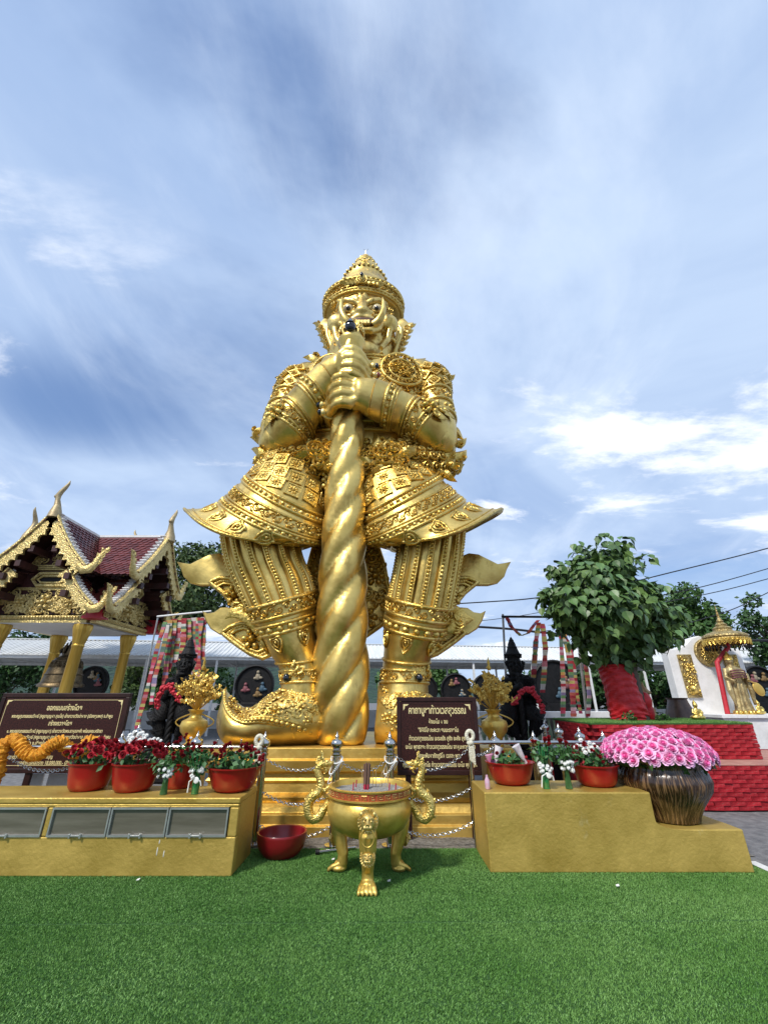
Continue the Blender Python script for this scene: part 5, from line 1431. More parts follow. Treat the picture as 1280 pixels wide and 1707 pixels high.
# --- gilded flower vases
def vase(px, Y, label):
    x = (px - 640) / FPX * (Y * _c - .1); o = Vector((x, Y, .72))
    m = MB(); m.box((x, Y, .30), (.5, .5, .6)); m.box((x, Y, .66), (.6, .6, .119)); tag(m.build('vase_pedestal', GOLD_PLINTH, smooth=False, bevel=.02, loc=(x, Y, 0)), 'small golden block under the ' + label.split(' with')[0], 'pedestal', 'pedestals of the vases')
    t = thing('gilded_vase', o, label, 'vase', 'gilded flower vases')
    m = MB(); m.lathe([(.13, 0), (.14, .03), (.09, .07), (.12, .12), (.22, .24), (.245, .33), (.22, .41), (.12, .46), (.10, .50), (.11, .55), (.15, .59), (.14, .60), (.09, .55)], 32, o); m.build('vase_body', BRASS, t, angle=40)
    st, lv = MB(), MB(); top = o + Vector((0, 0, .56)); r = random.Random(px)
    for k in range(46):
        a = r.uniform(0, 2 * PI); el = r.uniform(.35, 1.5); L = r.uniform(.35, .62) * (1 + .25 * math.sin(el))
        e = top + Vector((math.cos(a) * math.cos(el) * L * .8, math.sin(a) * math.cos(el) * L * .8, math.sin(el) * L))
        mid = top.lerp(e, .55) + Vector((0, 0, .05)); st.tube([top, mid, e], [.008, .007, .004], 4)
        for j in range(7):
            p = mid.lerp(e, j / 6) ; d = Vector((r.uniform(-1, 1), r.uniform(-1, 1), r.uniform(-.2, 1))).normalized()
            lv.stamp(FLAME, p, (r.uniform(-1, 1), -1, r.uniform(-.4, 1)), d, r.uniform(.06, .10), .06)
            if j % 2: lv.ball(p + d * .05, (.016, .016, .026), 5, 4)
    lv.lathe([(.03, 0), (.045, .05), (.02, .1), (.03, .13), (.004, .24)], 8, top + Vector((0, 0, .72)))
    st.build('stems', BRASS, t); q = lv.build('gilded_leaves', BRASS, t); q['kind'] = 'stuff'
    m = MB()
    for sx in (-1, 1): m = MB(); m.tube([o + Vector((sx * (.11 + .24 * math.sin(PI * f)), 0, .52 - .26 * f)) for f in [k / 10 for k in range(11)]], .012, 6); m.build('handle_scroll', BRASS, t)
vase(327, 8.6, 'left gilded vase with gold leaf branches beside the golden toe')
vase(822, 8.6, 'right gilded vase with gold leaf branches behind the signboard')

# --- ribbons of coloured cloth
def ribbon_mat(name, seed):
    m = bpy.data.materials.new(name); m.use_nodes = True; N, L = m.node_tree.nodes, m.node_tree.links
    b = N['Principled BSDF']; b.inputs['Roughness'].default_value = .75
    tc = N.new('ShaderNodeTexCoord'); sp = N.new('ShaderNodeSeparateXYZ'); L.new(tc.outputs['Object'], sp.inputs[0])
    ml = N.new('ShaderNodeMath'); ml.operation = 'MULTIPLY'; ml.inputs[1].default_value = 15.0; L.new(sp.outputs[2], ml.inputs[0])
    fl = N.new('ShaderNodeMath'); fl.operation = 'FLOOR'; L.new(ml.outputs[0], fl.inputs[0])
    ad = N.new('ShaderNodeMath'); ad.operation = 'ADD'; ad.inputs[1].default_value = seed * 17.3; L.new(fl.outputs[0], ad.inputs[0])
    wn_ = N.new('ShaderNodeTexWhiteNoise'); wn_.noise_dimensions = '1D'; L.new(ad.outputs[0], wn_.inputs['W'])
    r = N.new('ShaderNodeValToRGB'); r.color_ramp.interpolation = 'CONSTANT'; e = r.color_ramp.elements
    cols = [(.36, .03, .04), (.46, .15, .19), (.47, .26, .07), (.52, .49, .45), (.42, .36, .11), (.14, .27, .10), (.40, .09, .06), (.23, .18, .31), (.45, .05, .11), (.10, .16, .12), (.53, .33, .37), (.30, .02, .03)]
    while len(e) < len(cols): e.new(.5)
    for k, c in enumerate(cols): e[k].position = k / len(cols); e[k].color = (*c, 1)
    L.new(wn_.outputs['Value'], r.inputs[0]); L.new(r.outputs[0], b.inputs['Base Color'])
    return m
RIB = [ribbon_mat('ribbon_%d' % k, k) for k in range(6)]
def ribbon(pts, Y, w, k, label, group):
    pts = [P(p[0], p[1], Y + (p[2] if len(p) > 2 else 0)) for p in pts]
    fine = []
    n = len(pts)
    for i in range(n - 1):
        for f in range(8): fine.append(pts[i].lerp(pts[i + 1], f / 8))
    fine.append(pts[-1]); m = MB(); vv, ff = [], []
    r = random.Random(k * 7 + int(pts[0].x * 100))
    for i, p in enumerate(fine):
        a = .35 * math.sin(i * .55 + k) ; ww = w * (.8 + .3 * r.random()) / 2
        d = Vector((math.cos(a), math.sin(a) * .7, 0)) * ww; nn = Vector((-math.sin(a), math.cos(a), 0)) * .012
        vv += [p - d - nn, p + d - nn, p + d + nn, p - d + nn]
    for i in range(len(fine) - 1):
        for j in range(4): ff.append((i * 4 + j, i * 4 + (j + 1) % 4, i * 4 + 4 + (j + 1) % 4, i * 4 + 4 + j))
    ff += [(3, 2, 1, 0), tuple(len(vv) - 4 + j for j in range(4))]
    m.add(vv, ff)
    return tag(m.build('cloth_ribbon', RIB[k % 6], loc=fine[-1], smooth=False), label, 'ribbon', group)
GL, GR = 'coloured ribbons hanging left of the statue', 'coloured ribbons hanging right of the statue'
ORDN = ['first ribbon', 'second ribbon', 'third ribbon', 'fourth ribbon', 'sixth ribbon', 'seventh ribbon', 'eighth ribbon', 'tenth ribbon', 'fifth ribbon', 'ninth ribbon']
LR = [(283, 1034, 272, 1165), (291, 1032, 280, 1120), (299, 1032, 291, 1105), (307, 1031, 302, 1108), (315, 1031, 312, 1128), (323, 1030, 320, 1150), (331, 1030, 329, 1136), (339, 1029, 336, 1100), (311, 1032, 324, 1165), (335, 1030, 318, 1180)]
for k, (x0, y0, x1, y1) in enumerate(LR):
    ribbon([(x0, y0), ((x0 + x1) / 2 + 1, (y0 + y1) / 2), (x1, y1)], 11.2 + .05 * (k % 3), .15, k, '%s from the left of the dense ribbon curtain behind the left black guardian' % ORDN[k], GL)
ribbon([(276, 1036), (262, 1080), (248, 1140), (234, 1190), (228, 1215)], 11.1, .11, 3, 'outermost slanting ribbon left of the left black guardian', GL)
ribbon([(281, 1040), (270, 1090), (258, 1130), (252, 1175)], 11.05, .11, 5, 'slanting ribbon with green patches beside the outermost left ribbon', GL)
RR = [([(898, 1038), (893, 1070), (891, 1100), (889, 1130)], .13, 1, 'left one of the ribbon pair above the right black guardian'), ([(904, 1040), (909, 1080), (907, 1120), (904, 1155)], .13, 2, 'right one of the ribbon pair above the right black guardian'),
      ([(934, 1054), (937, 1100), (939, 1150), (938, 1195)], .11, 4, 'straight ribbon hanging left of the bodhi crown'), ([(938, 1054), (948, 1090), (953, 1130), (955, 1165), (956, 1195)], .14, 0, 'thick curved ribbon under the left side of the bodhi crown'),
      ([(941, 1058), (951, 1080), (957, 1110), (962, 1160), (968, 1190)], .08, 3, 'thin ribbon crossing the thick curved ribbon'), ([(971, 1085), (978, 1120), (982, 1160), (980, 1195)], .11, 5, 'ribbon on the slanting pole left of the bodhi trunk'),
      ([(845, 1030), (852, 1045), (868, 1060), (880, 1056), (890, 1042), (897, 1034)], .10, 2, 'swagged ribbon hung between the golden fin and the ribbon pole')]
for pts, w, k, lab in RR: ribbon(pts, 11.2, w, k, lab, GR)
PIPE = mat('grey_pipe', (.30, .29, .27), (.42, .41, .39), 8, .4, .6)
def pipe(name, a, b, r, label, cat, m_=None, grp=None):
    m = MB(); m.tube([a, a.lerp(b, .5), b], r, 8); return tag(m.build(name, m_ or PIPE, loc=a if a.z < b.z else b), label, cat, grp)
pipe('ribbon_pole', P(222, 1230, 11.3), P(263, 1030, 11.3), .02, 'slender grey pole left of the ribbon curtain', 'pole')
pipe('ribbon_pole', P(979, 1205, 11.3), P(964, 1070, 11.3), .035, 'slender grey pole left of the bodhi trunk', 'pole')
pipe('ribbon_bar', P(262, 1028, 11.28), P(352, 1019, 11.28), .025, 'thin white bar carrying the left ribbon curtain', 'bar', WHITEW)
pipe('ribbon_bar', P(836, 1028, 11.3), P(962, 1029, 11.3), .03, 'dark bar carrying the right ribbons', 'bar', BLACK)
pipe('ribbon_pole', P(848, 1230, 11.35), P(838, 1024, 11.35), .03, 'pale pole behind the right gilded vase', 'pole')

# --- overhead cables
WIRE = mat('cable', (.012, .012, .014), rough=.6)
def cable(pts, Y0, Y1, r, label):
    q = [P(p[0], p[1], Y0 + (Y1 - Y0) * i / (len(pts) - 1)) for i, p in enumerate(pts)]
    fine = []
    for i in range(len(q) - 1):
        p0, p1, p2, p3 = q[max(i - 1, 0)], q[i], q[i + 1], q[min(i + 2, len(q) - 1)]
        for k in range(6):
            f = k / 6; fine.append((p1 * 2 + (p2 - p0) * f + (p0 * 2 - p1 * 5 + p2 * 4 - p3) * f * f + (p1 * 3 - p0 - p2 * 3 + p3) * f ** 3) * .5)
    fine.append(q[-1]); m = MB(); m.tube(fine, r, 5); return tag(m.build('overhead_cable', WIRE, loc=fine[0]), label, 'cable', 'overhead cables')
cable([(700, 1010), (820, 1003), (893, 997), (1010, 980), (1120, 954), (1280, 914), (1420, 872)], 15, 15, .022, 'upper black cable crossing behind the bodhi tree')
cable([(1000, 1010), (1150, 983), (1280, 948), (1420, 905)], 16, 16, .018, 'second black cable in the right sky')
cable([(1040, 1016), (1180, 990), (1280, 965), (1420, 925)], 17, 17, .018, 'third black cable in the right sky')
cable([(1100, 1052), (1210, 1020), (1280, 988), (1420, 920)], 15, 15, .016, 'fourth cable running down behind the parasol')
cable([(700, 1040), (840, 1048), (920, 1056), (1080, 1066), (1280, 1068), (1420, 1066)], 18, 18, .05, 'thick black cable bundle low behind the bodhi tree')
cable([(690, 1046), (845, 1030), (960, 1010), (1100, 990)], 19, 19, .014, 'thin cable rising behind the golden fin')

# --- balustrade left of the terrace
BAL = mat('green_baluster', (.16, .22, .13), (.25, .31, .2), 6, .6)
bt = thing('balustrade', (4.4, 12.8, 0), 'pale balustrade with green balusters behind the right black guardian', 'balustrade')
m = MB(); m.box2((2.6, 12.7, 1.02), (6.4, 12.95, 1.18)); m.build('rail', WHITEW, bt, smooth=False, bevel=.01)
m = MB(); m.box2((2.6, 12.7, -.02), (6.4, 12.95, .34)); m.build('curb', WHITEW, bt, smooth=False)
q = MB(); q.lathe([(.05, 0), (.055, .05), (.035, .1), (.065, .25), (.06, .36), (.03, .5), (.03, .58), (.05, .64), (.05, .68)], 10); bme = q.mesh('baluster'); bme.materials.append(BAL)
for k in range(25): place('baluster', bme, None, bt, (2.7 + .15 * k, 12.82, .34))

# --- ledges
_ct = bpy.data.textures.new('plaster', 'CLOUDS'); _ct.noise_scale = .25; _ct.noise_depth = 4
def uneven(o):              # hand-rendered plaster is never quite flat
    q = o.modifiers.new('sub', 'SUBSURF'); q.subdivision_type = 'SIMPLE'; q.levels = q.render_levels = 5
    q = o.modifiers.new('disp', 'DISPLACE'); q.texture = _ct; q.texture_coords = 'GLOBAL'; q.strength = .006; q.mid_level = .5
    return o
LB = thing('offering_ledge', (-4.4, 5.2, 0), 'long golden painted ledge with glass fronted compartments at the left', 'ledge')
m = MB(); X0, X1, Y0, Y1, Z1 = -7.6, -1.405, 4.89, 5.50, .616
wz0, wz1 = .302, .536; wins = [(-5.6, -4.90), (-4.88, -4.20), (-3.98, -3.26), (-3.20, -2.64), (-2.63, -2.08), (-2.07, -1.50)]
def hexa(a, b): m.box2(a, b)
hexa((X0, Y0 + .06, .003), (X1, Y1, Z1 - .05)); hexa((X0, Y0, .002), (X1, Y0 + .06, wz0)); hexa((X0, Y0, wz1), (X1, Y0 + .06, Z1 - .05)); hexa((X0, Y0 - .006, Z1 - .05), (X1 + .006, Y1 + .006, Z1))
hexa((X0, Y0, wz0), (-5.62, Y0 + .06, wz1)); hexa((-4.19, Y0, wz0), (-3.99, Y0 + .06, wz1)); hexa((-3.255, Y0, wz0), (-3.205, Y0 + .06, wz1)); hexa((-1.49, Y0, wz0), (X1, Y0 + .06, wz1))
uneven(m.build('body', GOLD_BOX, LB, smooth=False, bevel=.010))
PANE = mat('compartment_glass', (.10, .092, .07), (.15, .14, .11), 5, .14, 0, spec=.7, coat=.3, stretch=(.3, 1, 3))
ALU = mat('aluminium', (.55, .55, .54), (.66, .66, .65), 9, .32, .8)
for (a, b) in wins:
    m = MB(); m.box2((a + .01, Y0 + .012, wz0 + .01), (b - .01, Y0 + .022, wz1 - .01)); po = m.build('glass_pane', PANE, LB, smooth=False)
    m = MB()
    for q in (((a, Y0 - .012, wz0), (b, Y0 + .012, wz0 + .016)), ((a, Y0 - .012, wz1 - .016), (b, Y0 + .012, wz1)), ((a, Y0 - .0115, wz0 + .016), (a + .014, Y0 + .0115, wz1 - .016)), ((b - .014, Y0 - .0115, wz0 + .016), (b, Y0 + .0115, wz1 - .016))): m.box2(*q)
    m.build('frame', ALU, po, smooth=False)
    c = (a + b) / 2; m = MB(); m.box((c, Y0 - .02, wz0 + .012), (.10, .012, .014)); m.box((c - .05, Y0 - .022, wz0 + .012), (.016, .018, .036)); m.box((c + .05, Y0 - .022, wz0 + .012), (.016, .018, .036)); m.build('latch', ALU, po, smooth=False, bevel=.002)
DRIP = mat('white_drip', (.66, .64, .58), rough=.7)
for px, py, h in ((262, 1420, .035), (273, 1424, .028), (266, 1404, .018)):
    p = P(px, py, Y0); m = MB(); m.ball((p.x, Y0 - .001, p.z), (.005, .004, h), 7, 6); m.build('paint_drip', DRIP, LB)
RB = thing('stepped_ledge', (2.2, 5.3, 0), 'golden painted stepped ledge under the bowls and rose jar at the right', 'ledge')
m = MB(); q = [(1.0, .002), (3.485, .002), (3.485, .34), (2.66, .34), (2.66, .645), (1.0, .645)]
m.plate(q, .67, (0, 5.315, 0)); uneven(m.build('body', GOLD_BOX, RB, smooth=False, bevel=.012))

# --- bowls, roses and bouquets
def plast(name, a, b, r=.3): return mat(name, a, b, 3, r, 0, .05, 30, coat=.15)
REDB = plast('red_plastic', (.25, .006, .007), (.34, .010, .010)); DRED = plast('dark_red_plastic', (.17, .006, .009), (.23, .009, .012), .35)
def bowl(name, px, py, z, top_r, bot_r, h, label, mt, sq=1.0, group=None, seg=40, Yc=None):
    c = PZ(px, py, z) + Vector((0, bot_r * .9, 0)); c.z = z; c.x = (px - 640) / FPX * (c.y * _c + (z + h * .5 - CAM_H) * _s)
    m = MB(); t = .018
    prof = [(bot_r * .9, .001), (bot_r, .006)] + [(bot_r + (top_r - bot_r) * (f ** .55), h * f) for f in (.15, .3, .5, .7, .85, .95)] + [(top_r + .012, h - .012), (top_r + .014, h), (top_r - .004, h), (top_r - t, h - .02)] + [(bot_r + (top_r - bot_r) * (f ** .55) - t, h * f) for f in (.85, .6, .35)]
    m.lathe(prof, seg, c); 
    if sq != 1.0: m.v = [(x, c.y + (y - c.y) * sq, zz) for x, y, zz in m.v]
    tag(m.build(name, mt, loc=c), label, 'bowl', group); return c + Vector((0, 0, h)), top_r
def rose_mesh(name, layers, mt, curl=.3, seed=0):
    r = random.Random(seed); m = MB(); m.ball((0, 0, .30), (.16, .16, .26), 6, 5)
    for L, (n, rad, hgt, wd, op) in enumerate(layers):
        for k in range(n):
            a = 2 * PI * (k + .37 * L) / n + r.uniform(-.15, .15); vv = []
            for i in range(4):
                f = i / 3; R_ = rad * (.35 + .65 * math.sin(f * 1.4)) + op * f ** 2.2; z = hgt * (f ** .85) - curl * op * f ** 4
                for j in (-1, 0, 1):
                    ww = wd * (.45 + .75 * math.sin(min(1, f * .85 + .12) * PI * .8)); b = a + j * ww / max(.12, R_) * .5
                    vv.append((R_ * math.cos(b) * (1 - .06 * abs(j)), R_ * math.sin(b) * (1 - .06 * abs(j)), z + (.03 if j else 0)))
            m.add(vv, [(i * 3 + j, i * 3 + j + 1, i * 3 + 4 + j, i * 3 + 3 + j) for i in range(3) for j in range(2)])
    me = m.mesh(name, angle=60); me.materials.append(mt); return me
def radial_mat(name, inner, outer, r0, r1, objrand=.12):
    m = bpy.data.materials.new(name); m.use_nodes = True; N, L = m.node_tree.nodes, m.node_tree.links; b = N['Principled BSDF']; b.inputs['Roughness'].default_value = .6
    tc = N.new('ShaderNodeTexCoord'); vm = N.new('ShaderNodeVectorMath'); vm.operation = 'MULTIPLY'; vm.inputs[1].default_value = (1, 1, 0); L.new(tc.outputs['Object'], vm.inputs[0])
    ln = N.new('ShaderNodeVectorMath'); ln.operation = 'LENGTH'; L.new(vm.outputs[0], ln.inputs[0])
    mr = N.new('ShaderNodeMapRange'); mr.inputs['From Min'].default_value = r0; mr.inputs['From Max'].default_value = r1; L.new(ln.outputs['Value'], mr.inputs['Value'])
    mx = N.new('ShaderNodeMix'); mx.data_type = 'RGBA'; ii = [q for q in mx.inputs if q.type == 'RGBA']; ii[0].default_value = (*inner, 1); ii[1].default_value = (*outer, 1); L.new(mr.outputs[0], mx.inputs['Factor'])
    oi = N.new('ShaderNodeObjectInfo'); hs = N.new('ShaderNodeHueSaturation'); m2 = N.new('ShaderNodeMapRange'); m2.inputs['To Min'].default_value = 1 - objrand; m2.inputs['To Max'].default_value = 1 + objrand
    L.new(oi.outputs['Random'], m2.inputs['Value']); L.new(m2.outputs[0], hs.inputs['Value']); L.new([q for q in mx.outputs if q.type == 'RGBA'][0], hs.inputs['Color']); L.new(hs.outputs[0], b.inputs['Base Color'])
    return m
PINK = radial_mat('pink_petals', (.78, .11, .38), (.93, .55, .77), .12, .42)
ROSER = radial_mat('red_petals', (.20, .002, .008), (.44, .010, .022), .1, .5, .25)
OPEN = [(3, .16, .62, .34, .02), (4, .25, .60, .44, .08), (5, .33, .52, .52, .16), (6, .40, .40, .56, .24)]
BUDL = [(3, .17, .72, .36, .0), (4, .25, .68, .46, .03), (5, .30, .58, .50, .10)]
pink_me, red_me, red2_me = rose_mesh('rose', OPEN, PINK), rose_mesh('rose', BUDL, ROSER, seed=2), rose_mesh('rose', OPEN, ROSER, seed=3)
m = MB()
for L_, (n, rad, z, ln) in enumerate(((10, .20, .20, .30), (8, .1, .28, .26), (5, .03, .32, .2))):
    for k in range(n):
        a = 2 * PI * (k + .5 * L_) / n; d = Vector((math.cos(a), math.sin(a), .25 + .5 * L_)).normalized(); s_ = Vector((-math.sin(a), math.cos(a), 0)) * .09; o = Vector((0, 0, z - .1))
        m.add([o, o + d * ln * .6 - s_, o + d * ln * 1.3, o + d * ln * .6 + s_], [(0, 1, 2, 3)])
m.ball((0, 0, .18), (.2, .2, .14), 7, 4)
mum_me = m.mesh('chrysanthemum', angle=30); mum_me.materials.append(WHITE)
STEM = mat('stem_green', (.022, .085, .018), (.06, .15, .04), 12, .5)
def aim(n): return Vector(n).to_track_quat('Z', 'Y').to_euler('XYZ')
def rose_bunch(name, c, rx, ry, rz, blooms, label, group, leaves=60, seed=1, lift=.05, extra=()):
    """blooms: list of (mesh, count, scale, az0, az1) spread over a dome"""
    r = random.Random(seed); t = thing(name, c, label, 'flowers', group); k0 = 0
    for me, n, sc, a0, a1 in blooms:
        for k in range(n):
            a = a0 + (a1 - a0) * r.random(); q = r.random() ** .5
            p = Vector((math.cos(a) * q * rx, math.sin(a) * q * ry, rz * (1 - .75 * q * q) + lift + r.uniform(-.03, .03)))
            nn = Vector((math.cos(a) * q * 1.3 + r.uniform(-.3, .3), math.sin(a) * q * 1.3 - .35 + r.uniform(-.3, .3), .8))
            o = place(me.name, me, None, t, Vector(c) + p, aim(nn), sc * r.uniform(.8, 1.2))
    for me, off, n, sp, sc in extra:
        for k in range(n):
            d = Vector((r.gauss(0, 1), r.gauss(0, .7), r.gauss(0, .5))) * sp * .5
            place(me.name, me, None, t, Vector(c) + Vector(off) + d, aim((d.x * 4, -.6, .8)), sc * r.uniform(.8, 1.2))
    V, F_ = leaf_cloud([(c[0] + rx * .55 * math.cos(a), c[1] + ry * .55 * math.sin(a), c[2] + rz * .35) for a in [2 * PI * k / 9 for k in range(9)]] + [tuple(Vector(c) + Vector((0, 0, rz * .5)))], [min(rx, rz + .05) * .55] * 10, leaves, .075, seed)
    mb = MB(); mb.v = [tuple(q) for q in V.tolist()]; mb.f = F_; o = mb.build('leaves', STEM, t, smooth=False); o['kind'] = 'stuff'
    m = MB()
    for k in range(14):
        a = r.uniform(0, 6.28); m.tube([Vector(c) + Vector((.05 * math.cos(a), .05 * math.sin(a), -.12)), Vector(c) + Vector((rx * .6 * math.cos(a), ry * .6 * math.sin(a), rz * .6))], .006, 4)
    m.build('stems', STEM, t)
    return t
ZL, ZR = .617, .646
GBWL = 'red plastic bowls on the ledges'
b1, r1 = bowl('red_bowl', 151, 1321, ZL, .225, .165, .255, 'red plastic bowl of roses nearest the marigold garland', REDB, group=GBWL)
b2, r2 = bowl('red_bowl', 225, 1323, ZL, .235, .165, .26, 'red plastic bowl whose roses carry a white flower cluster', REDB, group=GBWL)
b3, r3 = bowl('red_bowl', 300, 1317, ZL, .17, .13, .24, 'smaller red plastic bowl between two little bouquets on the left ledge', REDB, group=GBWL)
b4, r4 = bowl('red_bowl', 390, 1323, ZL, .275, .17, .225, 'wide red plastic bowl at the right end of the left ledge', REDB, group=GBWL)
b5, r5 = bowl('red_bowl', 851, 1311, ZR, .255, .16, .215, 'red plastic bowl with wrapped offerings on the stepped ledge', REDB, group=GBWL)
b6, r6 = bowl('red_bowl', 993, 1314, ZR, .235, .165, .20, 'red plastic bowl with white flowers beside the rose jar', REDB, group=GBWL)
GF = 'flowers standing in the red bowls'
A = 2 * PI
rose_bunch('rose_bunch', b1 + Vector((.0, 0, -.03)), .30, .2, .17, [(red2_me, 62, .060, 0, A), (red_me, 34, .06, 0, A)], 'dense red rose bunch in the bowl nearest the marigold garland', GF, 110, 1)
rose_bunch('rose_bunch', b2 + Vector((0, 0, -.03)), .31, .2, .16, [(red2_me, 62, .060, 0, A), (red_me, 30, .06, 0, A)], 'red rose bunch with a white cluster on top in the second left bowl', GF, 90, 2, extra=[(mum_me, (-.06, -.02, .25), 22, .11, .075), (mum_me, (.14, .02, .22), 6, .05, .06)])
rose_bunch('rose_bunch', b3 + Vector((0, 0, -.02)), .20, .14, .20, [(red_me, 20, .05, 0, A), (mum_me, 3, .05, 0, A)], 'loose red rose bunch in the smaller bowl on the left ledge', GF, 160, 3)
rose_bunch('rose_bunch', b4 + Vector((0, 0, -.04)), .28, .17, .17, [(red_me, 26, .055, -.7, .9), (red_me, 20, .055, 2.2, 3.7), (mum_me, 4, .05, 1, 2), (red_me, 14, .055, 0, A)], 'red roses with green leaves in the wide bowl', GF, 300, 4)
rose_bunch('offering_bunch', b5 + Vector((-.02, 0, -.05)), .20, .13, .12, [(red_me, 6, .05, 0, A), (mum_me, 3, .05, 0, A)], 'few leaves and wrapped flowers in the bowl by the signboard', GF, 150, 5)
rose_bunch('white_flower_bunch', b6 + Vector((-.03, 0, -.04)), .19, .13, .17, [(red_me, 9, .05, 0, A), (mum_me, 3, .06, -.5, .5)], 'white flowers and red buds in the bowl beside the rose jar', GF, 170, 6, extra=[(mum_me, (-.02, 0, .19), 20, .10, .07)])
WRAP = [mat('wrapper_%d' % k, c, c2, 14, .35) for k, (c, c2) in enumerate((((.55, .45, .5), (.8, .78, .76)), ((.5, .25, .03), (.65, .4, .06)), ((.62, .12, .3), (.7, .4, .5))))]
for k, (px, py, l, an, mi, lab) in enumerate(((828, 1262, .22, .35, 0, 'white printed flower wrapper leaning in the bowl by the signboard'), (868, 1258, .2, -.5, 0, 'rolled white card standing in the bowl by the signboard'), (846, 1272, .12, .8, 1, 'orange wrapped sweet lying among leaves in the bowl'), (818, 1270, .14, -.2, 2, 'pink wrapper at the rim of the bowl by the signboard'))):
    c = P(px, py, b5.y); d = Vector((math.sin(an), 0, math.cos(an))); m = MB(); m.tube([c - d * l / 2, c + d * l * .1, c + d * l / 2], [.018, .035, .05], 9)
    tag(m.build('wrapped_offering', WRAP[mi], loc=c - d * l / 2), lab, 'offering', 'offerings in the bowl by the signboard')
BOTG = mat('green_glass', (.02, .16, .05), (.04, .24, .08), 6, .12, 0, coat=.4)
def bouquet(px, py, z, h, label, glass, seed, tagcard):
    r = random.Random(seed); c = PZ(px, py, z); c.z = z; c.y += .05
    t = thing('small_bouquet', c, label, 'bouquet', 'small bouquets standing on the ledges')
    m = MB()
    if glass: m.lathe([(.030, .001), (.034, .006), (.038, .10), (.035, .14), (.03, .15)], 16, c)
    for k in range(16):
        a = 2 * PI * k / 16; m.tube([c + Vector((.030 * math.cos(a), .03 * math.sin(a), .003)), c + Vector((.018 * math.cos(a), .018 * math.sin(a), .15)), c + Vector((.10 * math.cos(a) * r.random(), .08 * math.sin(a), h * .85))], .0055, 5)
    m.build('stems', BOTG if glass else STEM, t)
    for k in range(16):
        a = r.uniform(0, 6.28); place('chrysanthemum', mum_me, None, t, c + Vector((.055 * math.cos(a), -.04 + .03 * math.sin(a), .20 + r.uniform(-.05, .05))), aim((math.cos(a), -1, .4)), .060)
    for k in range(6):
        a = r.uniform(0, 6.28); p = c + Vector((.13 * math.cos(a), .06 * math.sin(a), h * r.uniform(.8, 1.02))); place('rose', red_me, None, t, p, aim((math.cos(a) * .5, -.4, 1)), .062)
    V, F_ = leaf_cloud([tuple(c + Vector((dx, 0, h * f))) for dx, f in ((0, .55), (-.07, .7), (.07, .7), (0, .75))], [.07, .075, .075, .08], 120, .06, seed)
    mb = MB(); mb.v = [tuple(q) for q in V.tolist()]; mb.f = F_; o = mb.build('leaves', STEM, t, smooth=False); o['kind'] = 'stuff'
    if tagcard:
        m = MB(); m.ball(c + Vector((.02, -.07, .13)), (.028, .005, .03), 10, 6); m.tube([c + Vector((-.06, -.04, .02)), c + Vector((-.05, -.06, .12)), c + Vector((0, -.065, .15)), c + Vector((.06, -.06, .12)), c + Vector((.07, -.05, .08))], .007, 5); m.build('paper_tag', WHITE, t)
bouquet(268, 1327, ZL, .36, 'little bouquet without card between the second and third left bowls', False, 21, False)
bouquet(321, 1326, ZL, .42, 'little bouquet with a white card and bow before the third left bowl', True, 22, True)
bouquet(914, 1317, ZR, .46, 'little bouquet in green glass on the stepped ledge', True, 23, True)
bouquet(952, 1317, ZR, .44, 'little bouquet of bare stems leaning at the white flower bowl', False, 24, False)
c = PZ(813, 1316, ZR); c.z = ZR; m = MB(); m.lathe([(.022, .001), (.026, .01), (.026, .08), (.018, .095), (.012, .11), (.013, .125), (.004, .128)], 14, c); tag(m.build('small_bottle', mat('pale_bottle', (.5, .42, .5), (.62, .3, .4), 40, .15, coat=.3), loc=c), 'tiny pale bottle at the left corner of the stepped ledge', 'bottle')
# pink roses in the big jar
JC = Vector((3.03, 5.36, .341))
def jar_mat():
    m = bpy.data.materials.new('ribbed_brown_glaze'); m.use_nodes = True; N, L = m.node_tree.nodes, m.node_tree.links; b = N['Principled BSDF']
    b.inputs['Roughness'].default_value = .26; b.inputs['Coat Weight'].default_value = .35; b.inputs['Coat Roughness'].default_value = .1
    tc = N.new('ShaderNodeTexCoord'); sp = N.new('ShaderNodeSeparateXYZ'); L.new(tc.outputs['Object'], sp.inputs[0])
    at = N.new('ShaderNodeMath'); at.operation = 'ARCTAN2'; L.new(sp.outputs[1], at.inputs[0]); L.new(sp.outputs[0], at.inputs[1])
    cb = N.new('ShaderNodeCombineXYZ')
    for k, (src, f) in enumerate(((at.outputs[0], 30.0), (sp.outputs[2], 7.0))):
        q = N.new('ShaderNodeMath'); q.operation = 'MULTIPLY'; q.inputs[1].default_value = f; L.new(src, q.inputs[0]); L.new(q.outputs[0], cb.inputs[k])
    n = N.new('ShaderNodeTexNoise'); n.inputs['Scale'].default_value = 1.0; n.inputs['Detail'].default_value = 3; n.inputs['Roughness'].default_value = .5; n.inputs['Distortion'].default_value = .4; L.new(cb.outputs[0], n.inputs['Vector'])
    r = N.new('ShaderNodeValToRGB'); e = r.color_ramp.elements; e[0].position, e[1].position = .50, .60; e[0].color, e[1].color = (.030, .014, .006, 1), (.17, .095, .042, 1)
    L.new(n.outputs['Fac'], r.inputs[0]); L.new(r.outputs[0], b.inputs['Base Color'])
    bp = N.new('ShaderNodeBump'); bp.inputs['Strength'].default_value = .5; bp.inputs['Distance'].default_value = .01; L.new(n.outputs['Fac'], bp.inputs['Height']); L.new(bp.outputs[0], b.inputs['Normal'])
    return m
JAR = jar_mat()
